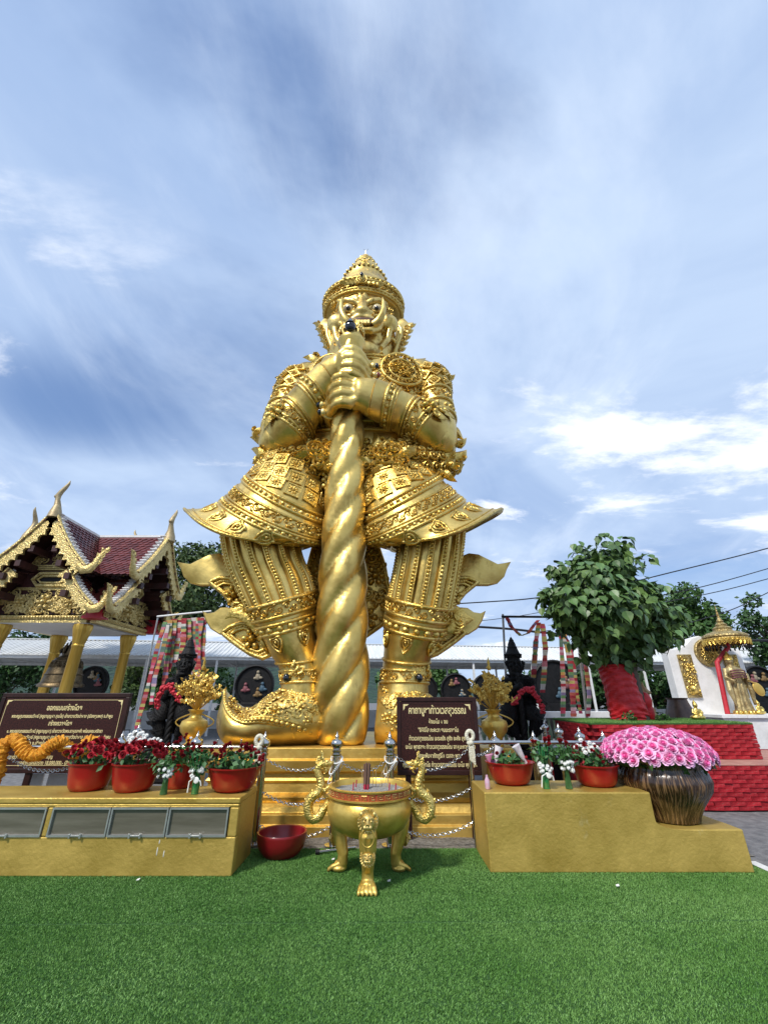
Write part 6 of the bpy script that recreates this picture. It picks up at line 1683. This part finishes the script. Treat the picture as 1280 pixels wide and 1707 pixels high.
m = MB(); m.lathe([(.24, .0), (.265, .01), (.27, .05), (.33, .15), (.43, .28), (.455, .36), (.43, .44), (.40, .48), (.41, .52), (.46, .55), (.465, .57), (.44, .575), (.40, .53), (.38, .46)], 160, JC,
                fn=lambda r, z, a, i: r + (.006 * math.sin(a * 46 + 2.2 * math.sin(a * 5 + z * 9)) if 1 < i < 8 else 0)); tag(m.build('glazed_jar', JAR, loc=JC, angle=60), 'big ribbed brown glazed jar holding pink roses on the low step', 'jar')
PB = thing('pink_rose_dome', JC + Vector((0, 0, .56)), 'dome of artificial pink roses filling the brown jar', 'flowers')
pc = JC + Vector((0, 0, .55)); n = 190
for k in range(n):
    f = (k + .5) / n; el = math.acos(1 - f * 1.05); a = k * 2.39996
    d = Vector((math.sin(el) * math.cos(a), math.sin(el) * math.sin(a), math.cos(el)))
    p = pc + Vector((d.x * .56, d.y * .50, .02 + d.z * .27)) + Vector((rnd.uniform(-.012, .012),) * 3)
    place('rose', pink_me, None, PB, p - d * .04, aim((d.x * .9, d.y * .9, d.z * 1.3 + .25)), rnd.uniform(.088, .122))
V, F_ = leaf_cloud([tuple(pc + Vector((.42 * math.cos(a), .38 * math.sin(a), .02))) for a in [2 * PI * k / 16 for k in range(16)]], [.10] * 16, 420, .09, 77)
mb = MB(); mb.v = [tuple(q) for q in V.tolist()]; mb.f = F_; o = mb.build('leaves', LEAFS[0], PB, smooth=False); o['kind'] = 'stuff'
m = MB(); m.ball(pc + Vector((0, 0, .02)), (.46, .41, .20), 20, 10); m.build('foam_core', LEAFS[0], PB)
# big dark red bowl on the turf
m = MB(); c = Vector((-1.08, 5.46, .012))
m.lathe([(.17, 0), (.185, .01), (.235, .07), (.255, .13), (.26, .18), (.262, .20), (.258, .205), (.24, .20), (.235, .17), (.22, .09), (.16, .035), (.01, .03)], 44, c); bo = tag(m.build('basin', DRED, loc=c), 'big dark red basin standing on the turf beside the left ledge', 'bowl')

# --- signboards
MARB = mat('maroon_marble', (.012, .004, .0035), (.060, .018, .014), 60, .4, 0, spec=.25, detail=8)
FRM = mat('maroon_frame', (.018, .006, .005), (.034, .011, .009), 8, .45, spec=.3)
GLET = mat('gold_lettering', (.80, .66, .32), rough=.5, metal=.2)
def lettering(board, text, cx, cz, w, h, Y, shear=0.0):
    cu = bpy.data.curves.new('lettering', 'FONT'); cu.body = text; cu.size = 1.0; cu.extrude = .02; cu.shear = shear; cu.offset = .022
    to = link(bpy.data.objects.new('lettering_src', cu)); bpy.context.view_layer.update()
    me = bpy.data.meshes.new_from_object(to.evaluated_get(bpy.context.evaluated_depsgraph_get())); bpy.data.objects.remove(to)
    n = len(me.vertices); co = np.empty(n * 3); me.vertices.foreach_get('co', co); co = co.reshape(-1, 3)
    if n == 0: return
    mn, mx = co.min(0), co.max(0); s = w / max(1e-6, mx[0] - mn[0]); sz = h
    o_ = ORG[board.name]; out = np.empty_like(co)
    out[:, 0] = cx + (co[:, 0] - (mn[0] + mx[0]) / 2) * s - o_.x; out[:, 2] = cz + (co[:, 1] - .35) * sz - o_.z; out[:, 1] = Y - .001 - co[:, 2] * .1 - o_.y
    me.vertices.foreach_set('co', out.ravel()); me.update(); me.materials.clear(); me.materials.append(GLET)
    o = link(bpy.data.objects.new('lettering', me)); o.parent = board; ORG[o.name] = ORG[board.name]
def sign(label, x0, x1, z0, z1, Y, lines, legs, group='maroon signboards'):
    t = thing('signboard', ((x0 + x1) / 2, Y, 0), label, 'sign', group)
    m = MB(); f = .052; m.box2((x0 + f, Y, z0 + f), (x1 - f, Y + .03, z1 - f)); m.build('panel', MARB, t, smooth=False)
    m = MB()
    for a, b in (((x0, Y - .012, z1 - f), (x1, Y + .05, z1)), ((x0, Y - .012, z0), (x1, Y + .05, z0 + f)), ((x0, Y - .0125, z0 + f), (x0 + f, Y + .0495, z1 - f)), ((x1 - f, Y - .0125, z0 + f), (x1, Y + .0495, z1 - f))): m.box2(a, b)
    m.build('frame', FRM, t, smooth=False, bevel=.006)
    for x in legs: m = MB(); m.box2((x - .035, Y + .005, 0), (x + .035, Y + .045, z0)); m.build('leg', FRM, t, smooth=False)
    m = MB(); g = .085
    for a, b in (((x0 + g + .07, z1 - g), (x1 - g - .07, z1 - g)), ((x0 + g + .07, z0 + g), (x1 - g - .07, z0 + g)), ((x0 + g, z0 + g + .07), (x0 + g, z1 - g - .07)), ((x1 - g, z0 + g + .07), (x1 - g, z1 - g - .07))): m.box(((a[0] + b[0]) / 2, Y - .001, (a[1] + b[1]) / 2), (max(.005, abs(a[0] - b[0])), .003, max(.005, abs(a[1] - b[1]))))
    m.build('border_line', GLET if legs[0] < 0 else FRM, t, smooth=False)
    for sx, sz in ((0, 0), (0, 1), (1, 0), (1, 1)):
        X = x0 + g if not sx else x1 - g; Z = z0 + g if not sz else z1 - g; dx, dz = (1 if not sx else -1), (1 if not sz else -1)
        m = MB(); m.plate([(X, Z), (X + dx * .075, Z), (X + dx * .05, Z + dz * .018), (X + dx * .022, Z + dz * .022), (X + dx * .018, Z + dz * .05), (X, Z + dz * .075)], .004, (0, Y - .001, 0)); m.build('corner_ornament', GLET, t, smooth=False)
    for text, px0, px1, py, hpx, sh in lines:
        a, b = P(px0, py, Y), P(px1, py, Y); lettering(t, text, (a.x + b.x) / 2, a.z, b.x - a.x, hpx / FPX * 5.5, Y, sh)
    return t
sign('maroon marble signboard with gold prayer text right of the club', .166, 1.21, .637, 1.52, 6.05, [
    ('คาถาบูชาท้าวเวสสุวรรณ', 681, 776, 1184, 15, 0), ('ตั้งนะโม ๓ จบ', 714, 746, 1203, 8.5, 0), ('"อิติปิโส ภะคะวา ยมมะราชาโน', 697, 764, 1217, 8.5, 0), ('ท้าวเวสสุวรรณโณ มะระณัง สุขัง อะหัง สุคะโต', 682, 783, 1231, 8.5, 0),
    ('นะโม พุทธายะ ท้าวเวสสุวรรณโณ จาตุมะหาราชิกา', 676, 792, 1245, 8.5, 0), ('ยักขะพันตาภัทภูริโต เวสสะ พุสะ', 696, 768, 1260, 8.5, 0), ('พุทธัง อะระหังพุทโธ ท้าวเวสสุวรรณโณ นะโม พุทธายะ', 671, 795, 1275, 8.5, 0)], (.30, 1.08))
sign('wide maroon marble signboard with gold donor text at the left', -5.08, -3.38, .648, 1.57, 6.12, [
    ('ออกแบบสร้างโดย', 79, 137, 1180, 11, 0), ('พระครูสุนทรธรรมวัฒน์ (ครูบาบุญตา สุเมโธ) เจ้าอาวาสวัดป่าตาล (เมืองชุมพล) จ.ลำพูน', 20, 188, 1194, 7, 0), ('สร้างถวายโดย', 81, 120, 1206, 9, 0), ('๑. พระครูสุนทรธรรมวัฒน์ (ครูบาบุญตา) เจ้าอาวาสวัดพระธาตุดอยคำ พร้อมคณะศรัทธา', 12, 171, 1219, 7, 0),
    ('๒. พระครูธรรมวัฒน์ (ครูบาบุญตา สุเมโธ) เจ้าอาวาสวัดป่าตาล (เมืองชุมพล) จ.ลำพูน', 14, 184, 1229, 7, 0), ('วัดพระธาตุดอยคำ จ.เชียงใหม่', 8, 80, 1239, 7, 0), ('พร้อมด้วยคณะศรัทธาร่วมสร้างบุญ', 8, 88, 1262, 7, 0), ('มูลค่าการก่อสร้าง 18,000,000.- (สิบแปดล้านบาท)', 30, 150, 1272, 7.5, 0)], (-4.9, -4.45, -3.75))
for k, (a, b, lab) in enumerate(((36, 68, 'narrow white board under the wide left signboard'), (76, 116, 'wider white board under the wide left signboard'))):
    p, q = P(a, 1311, 6.3), P(b, 1311, 6.3); m = MB(); m.box2((p.x, 6.3, .0), (q.x, 6.32, .62)); tag(m.build('white_board', WHITEW, loc=((p.x + q.x) / 2, 6.3, 0), smooth=False), lab, 'board', 'white boards under the left signboard')

# --- stainless posts, rails and chains
FP = thing('fence_post', (0, 0, 0), 'x', 'post', 'stainless fence posts'); used = [False]
m = MB(); m.lathe([(.048, .01), (.048, .90)], 20); m.build('tube', STEEL, FP, local=True)
m = MB(); m.lathe([(.05, .90), (.062, .91), (.062, .93), (.046, .94), (.058, .955), (.058, .97), (.042, .98), (.05, .99), (.072, 1.02), (.078, 1.05), (.066, 1.08), (.035, 1.10), (.022, 1.115), (.026, 1.125), (.012, 1.15), (.003, 1.18)], 20); m.build('finial', STEEL, FP, local=True)
m = MB(); m.lathe([(.10, 0), (.10, .012), (.05, .02)], 20); m.build('base_plate', STEEL, FP, local=True)
def post_at(px, Y, py=1310): return ((px - 640) / FPX * (Y * _c + (.75 - CAM_H) * _s), Y, .0)
posts = [(193, 5.93, 'post before the wide left signboard'), (322, 5.93, 'post behind the third left red bowl'), (437, 5.86, 'tall post at the right end of the left ledge'), (560, 5.80, 'post left of the incense burner with white beads'), (650, 5.80, 'post right of the incense sticks with white beads'), (829, 5.95, 'post behind the offering bowl'), (895, 5.95, 'post behind the bouquets on the stepped ledge'), (1014, 5.95, 'nearest post at the corner beside the rose jar'),
         (972, 6.75, 'second post of the row running back beside the terrace'), (936, 7.7, 'third post of the row running back beside the terrace'), (912, 8.9, 'farthest post of the row running back beside the terrace'), (224, 7.6, 'post beyond the right edge of the wide signboard')]
PP = {}
for px, Y, lab in posts:
    q = post_at(px, Y); PP[px] = Vector(q); inst(FP, used, q, 0, 'stainless steel ' + lab, .96)
_f = MB(); R0, r0 = .0145, .0038; vv, ff = [], []
for i in range(10):
    a = 2 * PI * i / 10
    for j in range(5):
        b = 2 * PI * j / 5; vv.append(((R0 + r0 * math.cos(b)) * math.cos(a) * 1.45, (R0 + r0 * math.cos(b)) * math.sin(a), r0 * math.sin(b)))
for i in range(10):
    for j in range(5): ff.append((i * 5 + j, ((i + 1) % 10) * 5 + j, ((i + 1) % 10) * 5 + (j + 1) % 5, i * 5 + (j + 1) % 5))
LINK = MB().add(vv, ff)
def chain(a, b, sag, label):
    a, b = Vector(a), Vector(b); L = (b - a).length; n = max(6, int(L * 1.08 / .031)); m = MB()
    pt = lambda f: a.lerp(b, f) - Vector((0, 0, sag * 4 * f * (1 - f)))
    for i in range(n):
        f0, f1 = i / n, (i + 1) / n; p, q = pt(f0), pt(f1); d = (q - p).normalized(); up = Vector((0, 1, 0)) if i % 2 else d.cross(Vector((0, 1, 0))); nn = d.cross(up).normalized(); up = nn.cross(d)
        m.add([(p + q) / 2 + d * x + up * y + nn * z for x, y, z in LINK.v], LINK.f)
    return tag(m.build('chain', STEEL, loc=b), label, 'chain', 'steel chains between the posts')
def Z(v, z): return Vector((v.x, v.y, z))
SP = Vector((P(783, 1245, 5.72).x, 5.72, 0))
for a, b, nm in ((437, 560, 'left ledge and the incense burner'), (560, 650, 'two beaded posts')):
    for k, z in enumerate((.86, .52, .20)): chain(Z(PP[a], z), Z(PP[b], z), .14, ('upper', 'middle', 'lowest')[k] + ' steel chain between the ' + nm)
for k, z in enumerate((.93, .52, .20)): chain(Z(PP[650], z), Z(SP, z + .05), .22 if k == 0 else .12, ('upper', 'middle', 'lowest')[k] + ' steel chain before the prayer signboard')
chain(Z(SP, .90), Z(PP[829], .98), .05, 'short steel chain right of the prayer signboard')
chain(P(8, 1257, 5.85), P(120, 1279, 5.85), .10, 'steel chain hanging before the wide left signboard')
for a, b, k in ((1014, 972, 'first'), (972, 936, 'second'), (936, 912, 'third')): chain(Z(PP[a], .88), Z(PP[b], .88), .10, k + ' steel chain of the row beside the terrace')
RL = thing('handrail', (-1.7, 5.72, 0), 'polished steel rail behind the bowls on the left ledge', 'rail', 'steel rails behind the ledges')
m = MB(); zl = P(300, 1246, 5.72).z; m.tube([(-7.5, 5.72, zl), (P(436, 1246, 5.72).x, 5.72, zl)], .021, 12); m.build('rail', STEEL, RL)
for px in (45, 90, 135, 258, 361, 401):
    m = MB(); x = P(px, 1246, 5.72).x; m.tube([(x, 5.72, zl), (x, 5.72, zl + .07)], .007, 6); m.ball((x, 5.72, zl + .075), .012, 6, 4); m.build('candle_spike', STEEL, RL)
for x in (-2.9, -4.6): m = MB(); m.tube([(x, 5.72, 0), (x, 5.72, zl)], .018, 10); m.build('post', STEEL, RL)
RR_ = thing('handrail', (SP.x, 5.72, 0), 'polished steel rail behind the bowls on the stepped ledge', 'rail', 'steel rails behind the ledges')
zr = P(900, 1238, 5.72).z; m = MB(); xr = P(1013, 1238, 5.72).x; m.tube([(SP.x, 5.72, zr), (xr, 5.72, zr)], .021, 12); m.build('rail', STEEL, RR_)
m = MB(); m.tube([(SP.x, 5.72, 0), (SP.x, 5.72, zr + .02)], .027, 12); m.build('post', STEEL, RR_)
m = MB(); m.tube([(xr, 5.72, 0), (xr, 5.72, zr)], .02, 12); m.build('post', STEEL, RR_)
YARN = mat('cream_yarn', (.62, .58, .42), (.78, .75, .62), 40, .9, 0, .8, 80)
def knot(p, lab, closed):
    m = MB(); p = Vector(p); m.tube([p + Vector((.04 * math.cos(a), -.035, .075 + .05 * math.sin(a))) for a in [2 * PI * k / 18 for k in range(18)]], .023, 8, closed=True); m.ball(p + Vector((0, -.03, .0)), (.045, .04, .035), 10, 6)
    for k in range(5): m.tube([p + Vector((-.02 + .012 * k, -.04, 0)), p + Vector((-.02 + .014 * k, -.05, -.10)), p + Vector((-.015 + .013 * k, -.045, -.18 - .01 * k))], .009, 5)
    tag(m.build('yarn_loop', YARN, loc=p), lab, 'garland', 'cream yarn loops on the rails')
knot((SP.x, 5.70, zr), 'cream yarn loop tied to the rail beside the prayer signboard', 1)
knot((P(433, 1246, 5.72).x, 5.70, zl), 'cream yarn loop tied to the right end of the left rail', 1)
for px, lab in ((560, 'white bead strings wound round the post left of the incense burner'), (650, 'white bead strings wound round the post right of the incense sticks')):
    m = MB(); b = PP[px]
    for s in range(3):
        for k in range(40):
            a = 2 * PI * k / 40; m.ball((b.x + (.062 + .012 * s) * math.cos(a), b.y + (.062 + .012 * s) * math.sin(a), .90 - .04 * s - (.10 + .07 * s) * (.5 - .5 * math.sin(a + s))), .008, 5, 4)
    tag(m.build('bead_string', WHITE, loc=Z(b, .85)), lab, 'beads', 'bead strings on the posts')
# marigold garland
MARI = mat('marigold', (.58, .22, .008), (.78, .36, .02), 22, .75, 0, .9, 60)
gp_ = [(-14, 1312, .0), (-4, 1290, -.03), (0, 1265, -.05), (8, 1241, -.06), (22, 1233, -.03), (32, 1238, -.07), (40, 1252, -.09), (52, 1259, -.09), (68, 1257, -.09), (80, 1246, -.08), (92, 1239, -.05), (102, 1238, 0), (110, 1247, .05), (124, 1254, .05), (134, 1254, .02), (141, 1246, -.04), (146, 1238, -.04), (153, 1237, -.02), (156, 1242, .03)]
q = [P(a, b, 5.72 + c) for a, b, c in gp_]; fine = []
for i in range(len(q) - 1):
    p0, p1, p2, p3 = q[max(i - 1, 0)], q[i], q[i + 1], q[min(i + 2, len(q) - 1)]
    for k in range(9):
        f = k / 9; fine.append((p1 * 2 + (p2 - p0) * f + (p0 * 2 - p1 * 5 + p2 * 4 - p3) * f * f + (p1 * 3 - p0 - p2 * 3 + p3) * f ** 3) * .5)
m = MB(); n = len(fine); m.tube(fine, [(.060 + (.010 if i % 3 else -.006) + rnd.uniform(-.004, .004)) * min(1, (n - 1 - i) / 12 + .45) for i in range(n)], 18)
cen = [fine[min(i // 18, n - 1)] for i in range(len(m.v))]
m.v = [tuple(c_ + (Vector(v) - c_) * (1 + rnd.uniform(-.16, .16))) for v, c_ in zip(m.v, cen)]
tag(m.build('marigold_garland', MARI, loc=fine[0], angle=30), 'thick orange marigold garland wound round the left rail', 'garland')
# --- incense burner
IC = Vector((-.14, 4.86, 0))
IB = thing('incense_burner', IC, 'round brass incense burner on three lion legs with dragon handles', 'incense burner')
m = MB(); m.lathe([(.02, .315), (.12, .32), (.24, .345), (.33, .39), (.385, .46), (.405, .53), (.40, .585), (.375, .62), (.365, .64), (.385, .655)], 64, IC); m.build('bowl_body', BRASS, IB, angle=60)
RIMR = mat('red_rim', (.36, .045, .018), (.46, .08, .03), 12, .45)
m = MB(); m.lathe([(.36, .652), (.392, .655), (.394, .712), (.388, .715)], 64, IC, cap=False); ro = m.build('rim_band', RIMR, IB)
m = MB(); m.lathe([(.388, .712), (.402, .716), (.404, .728), (.394, .735), (.372, .732), (.362, .716), (.355, .68)], 64, IC, cap=False); m.lathe([(.38, .638), (.402, .646), (.402, .658), (.39, .662)], 64, IC, cap=False); m.build('rim_moulding', BRASS, ro)
m = MB()                                  # key fret round the rim
for k in range(34):
    a = 2 * PI * k / 34; d = Vector((math.cos(a), math.sin(a), 0)); s_ = Vector((-math.sin(a), math.cos(a), 0)); c = IC + d * .3945 + Vector((0, 0, .684))
    pts = [(-.026, -.018), (-.026, .018), (.022, .018), (.022, -.010), (-.008, -.010), (-.008, .006), (.008, .006)]
    m.tube([c + s_ * x + Vector((0, 0, z)) for x, z in pts], .0034, 4)
m.build('key_fret', GOLD_PALE, ro)
ASH = mat('incense_ash', (.20, .19, .17), (.42, .41, .39), 60, .95, 0, 1, 90)
m = MB(); vv = [tuple(IC + Vector((0, 0, .695)))]; ff = []
for i in range(1, 9):
    for k in range(40):
        a = 2 * PI * k / 40; r_ = .365 * i / 8; vv.append((IC.x + r_ * math.cos(a), IC.y + r_ * math.sin(a), .685 + .012 * (1 - i / 8) + .012 * mnoise.noise((r_ * 9 * math.cos(a), r_ * 9 * math.sin(a), 3))))
for k in range(40): ff.append((0, 1 + k, 1 + (k + 1) % 40))
for i in range(7):
    for k in range(40): k2 = (k + 1) % 40; ff.append((1 + i * 40 + k, 1 + (i + 1) * 40 + k, 1 + (i + 1) * 40 + k2, 1 + i * 40 + k2))
m.add(vv, ff); m.build('ash_bed', ASH, IB)
STK = [mat('incense_brown', (.16, .09, .06), rough=.9), mat('incense_tan', (.45, .33, .16), rough=.9), mat('incense_red', (.40, .02, .05), rough=.8)]
def stick(x, y, h, lean, mi, red, lab, r_=.004):
    b = IC + Vector((x, y, .685)); e = b + Vector((lean, .01, h)); t = thing('incense_stick', b, lab, 'incense', 'incense sticks in the burner')
    m = MB(); m.tube([b + (e - b) * (.22 if red else 0), e], r_, 6); m.build('stick', STK[mi], t)
    if red: m = MB(); m.tube([b, b + (e - b) * .25], r_ * .8, 6); m.build('red_foot', STK[2], t)
for k, (x, y, ln) in enumerate(((-.055, -.02, .0), (-.045, -.03, .01), (-.035, -.01, .005), (-.02, -.03, .01), (-.012, 0, .012))): stick(x, y, .22 + .012 * (k % 2), ln, 0, True, ('leftmost', 'second', 'middle', 'fourth', 'rightmost')[k] + ' thick brown incense stick of the bundle in the burner', .0085)
for k, (x, y, h, ln) in enumerate(((-.075, .05, .19, -.005), (.03, .04, .19, .0), (.062, .08, .16, -.005), (.10, .10, .14, .02), (.14, .09, .13, .035), (.17, .10, .17, .03), (.18, .08, .19, -.01), (.115, .12, .16, .03))): stick(x, y, h, ln, 1, False, ('leftmost', 'second from left', 'third from left', 'fourth from left', 'sixth from left', 'seventh from left', 'rightmost', 'fifth from left')[k] + ' of the thin tan incense sticks in the burner', .0028)
for x, y, lab in ((.19, -.06, 'red burnt incense stub near the right inner rim'), (.25, -.10, 'red burnt incense stub nearest the right dragon'), (-.16, -.05, 'red burnt incense stub left of the bundle'), (-.14, .09, 'short red incense stub at the back left')):
    b = IC + Vector((x, y, .68)); m = MB(); m.tube([b, b + Vector((.005, 0, .075))], .006, 6); tag(m.build('incense_stub', STK[2], loc=b), lab, 'incense', 'burnt incense stubs')
# lion masks, legs
def lion(m, c, n, s):
    n = Vector(n).normalized(); up = Vector((0, 0, 1)); up = (up - n * up.dot(n)).normalized(); rt = up.cross(n)
    T = lambda x, y, z: c + rt * x * s + up * y * s + n * z * s
    m.ball(T(0, 0, .1), (.42 * s,) * 3, 12, 8)
    for k in range(22):
        a = 2 * PI * k / 22; m.tube([T(.36 * math.cos(a), .38 * math.sin(a) + .04, .12), T(.50 * math.cos(a + .15), .52 * math.sin(a + .15) + .04, .16), T(.56 * math.cos(a + .35), .58 * math.sin(a + .35) + .02, .08)], [.075 * s, .07 * s, .03 * s], 6)
    m.ball(T(0, -.12, .50), (.2 * s, .2 * s, .15 * s), 10, 7); m.tube([T(0, .22, .44), T(0, .0, .58), T(0, -.06, .68)], [.07 * s, .09 * s, .11 * s], 8)
    for q in (-1, 1):
        m.ball(T(q * .19, .10, .46), .075 * s, 8, 6); m.tube([T(q * .06, .20, .50), T(q * .2, .24, .48), T(q * .32, .16, .36)], [.05 * s, .06 * s, .03 * s], 6); m.ball(T(q * .14, -.14, .56), (.11 * s,) * 3, 8, 6); m.ball(T(q * .34, .36, .2), (.1 * s, .08 * s, .12 * s), 7, 5)
    m.ball(T(0, -.32, .44), (.14 * s, .12 * s, .08 * s), 8, 6)
for k in range(3):
    a = -PI / 2 + k * 2 * PI / 3; d = Vector((math.cos(a), math.sin(a), 0)); s_ = Vector((-math.sin(a), math.cos(a), 0))
    m = MB(); pr = [(.34, .47, .075), (.365, .40, .082), (.35, .32, .076), (.315, .22, .060), (.29, .14, .050), (.295, .08, .052), (.325, .045, .06)]
    m.tube([IC + d * r_ + Vector((0, 0, z)) for r_, z, _ in pr], [w for _, _, w in pr], 14, flat=.9)
    for j in range(5):
        o_ = (j - 2) * .026; m.tube([IC + d * .31 + s_ * o_ * .7 + Vector((0, 0, .07)), IC + d * .365 + s_ * o_ * 1.15 + Vector((0, 0, .05)), IC + d * .40 + s_ * o_ * 1.35 + Vector((0, 0, .026)), IC + d * .412 + s_ * o_ * 1.4 + Vector((0, 0, .010))], [.022, .020, .017, .010], 8)
    m.ball(IC + d * .33 + Vector((0, 0, .035)), (.075, .075, .034), 14, 8)
    m.v = [(x, y, max(z, .003)) for x, y, z in m.v]
    lo = m.build('leg', BRASS, IB, remesh=.006, smooth_it=2)
    m = MB(); lion(m, IC + d * .372 + Vector((0, 0, .255)), d + Vector((0, 0, .1)), .12); m.build('lion_mask', GOLD_PALE, lo)
    if k == 0:
        m = MB(); lion(m, IC + d * .392 + Vector((0, 0, .515)), d, .165); mo = m.build('lion_mask', GOLD_PALE, IB)
        m = MB(); rc = IC + d * .475 + Vector((0, 0, .428)); m.tube([rc + s_ * .056 * math.cos(t) + Vector((0, -.004 * math.sin(t), .066 * math.sin(t) - .01)) for t in [2 * PI * q / 28 for q in range(28)]], .006, 8, closed=True); m.build('ring', BRASS, mo)
# dragon handles
SCALY = mat('scaled_brass', (0.60, 0.40, 0.09), (0.84, 0.63, 0.2), 9.0, 0.38, 0.8, 0.8, 75.0, 'voronoi', bdist=0.012)
for sx in (-1, 1):
    m = MB(); D = lambda x, z, y=0: IC + Vector((sx * x, -.03 + y, z))
    body = [(.385, .60), (.43, .545), (.475, .475), (.53, .455), (.575, .49), (.59, .555), (.575, .61), (.545, .64), (.50, .665), (.475, .71), (.48, .77), (.505, .82), (.515, .865), (.495, .90), (.465, .905)]
    rad = [.028, .036, .042, .044, .046, .046, .046, .046, .046, .042, .038, .034, .032, .034, .03]
    fine, fr = [], []
    for i in range(len(body) - 1):
        for f in (0, .5): fine.append(D(body[i][0] + (body[i + 1][0] - body[i][0]) * f, body[i][1] + (body[i + 1][1] - body[i][1]) * f)); fr.append(rad[i] + (rad[i + 1] - rad[i]) * f)
    m.tube(fine, fr, 10)
    for i, p in enumerate(fine[2:-3]):      # dorsal fin
        t = (fine[i + 3] - fine[i + 1]).normalized(); nn = Vector((t.z, 0, -t.x)); nn = nn if nn.x * sx > 0 else -nn
        if i % 3 == 0: m.stamp(FLAME, p + nn * fr[i + 2] * .8, (0, -1, 0), nn + t * 1.6, .036, .04)
    hd = D(.455, .905)
    m.ball(hd + Vector((sx * .01, 0, .008)), (.046, .036, .036), 10, 7); m.tube([hd, hd + Vector((-sx * .04, 0, .01)), hd + Vector((-sx * .075, 0, .008)), hd + Vector((-sx * .095, 0, .022))], [.032, .026, .020, .010], 8); m.tube([hd + Vector((0, 0, -.02)), hd + Vector((-sx * .035, 0, -.035)), hd + Vector((-sx * .062, 0, -.034))], [.022, .015, .007], 7)
    for y in (-.025, .025):
        m.tube([hd + Vector((sx * .005, y, .03)), hd + Vector((sx * .025, y * 1.4, .06)), hd + Vector((sx * .02, y * 1.6, .095)), hd + Vector((sx * .04, y * 1.7, .115))], [.013, .011, .008, .003], 6); m.ball(hd + Vector((-sx * .03, y, .028)), .011, 7, 5)
        m.tube([hd + Vector((-sx * .03, y, -.03)), hd + Vector((-sx * .03, y, -.06)), hd + Vector((-sx * .01, y, -.075))], [.010, .008, .003], 5)
    for j in range(6): m.stamp(FLAME, hd + Vector((sx * .03, -.01, -.02 + .01 * j)), (0, -1, 0), (sx, 0, -.6 + .25 * j), .06, .05)
    m.tube([D(.46, .70), D(.425, .69, -.03), D(.40, .715, -.03), D(.39, .735, -.03)], [.022, .02, .016, .012], 7); m.tube([D(.50, .655), D(.45, .66, .03), D(.41, .62, .02), D(.385, .64, .02)], [.024, .02, .017, .014], 7)
    m.build('dragon_handle', SCALY, IB, angle=70)
# metal pipe with dark end on the turf
a, b = PZ(531, 1421, .03), PZ(592, 1413, .03); PO = thing('pipe', (a + b) / 2, 'grey metal pipe with dark end lying on the turf behind the incense burner', 'pipe')
m = MB(); m.tube([a, b], .014, 10); m.build('tube', STEEL, PO); m = MB(); m.tube([a + Vector((-.03, 0, .0)), a + Vector((.01, 0, 0))], .028, 10); m.build('dark_end', BLACK, PO)
LIT = mat('litter_white', (.7, .7, .68), rough=.8)
for k, (px, py, lab) in enumerate(((230, 1467, 'tiny white paper scrap on the turf before the left ledge'), (1029, 1477, 'tiny white scrap on the turf before the stepped ledge'), (555, 1433, 'tiny white scrap on the turf left of the incense burner'), (648, 1469, 'tiny white scrap on the turf right of the incense burner'))):
    c = PZ(px, py, .022); m = MB(); m.add([(-.012, -.008, 0), (.014, -.010, .004), (.016, .009, .010), (-.010, .012, .003), (-.012, -.008, -.004), (.014, -.010, 0), (.016, .009, .006), (-.010, .012, -.001)], [(0, 1, 2, 3), (7, 6, 5, 4), (0, 4, 5, 1), (1, 5, 6, 2), (2, 6, 7, 3), (3, 7, 4, 0)]); o = m.build('paper_scrap', LIT, smooth=False); o.location = c; tag(o, lab, 'litter', 'paper scraps on the turf')
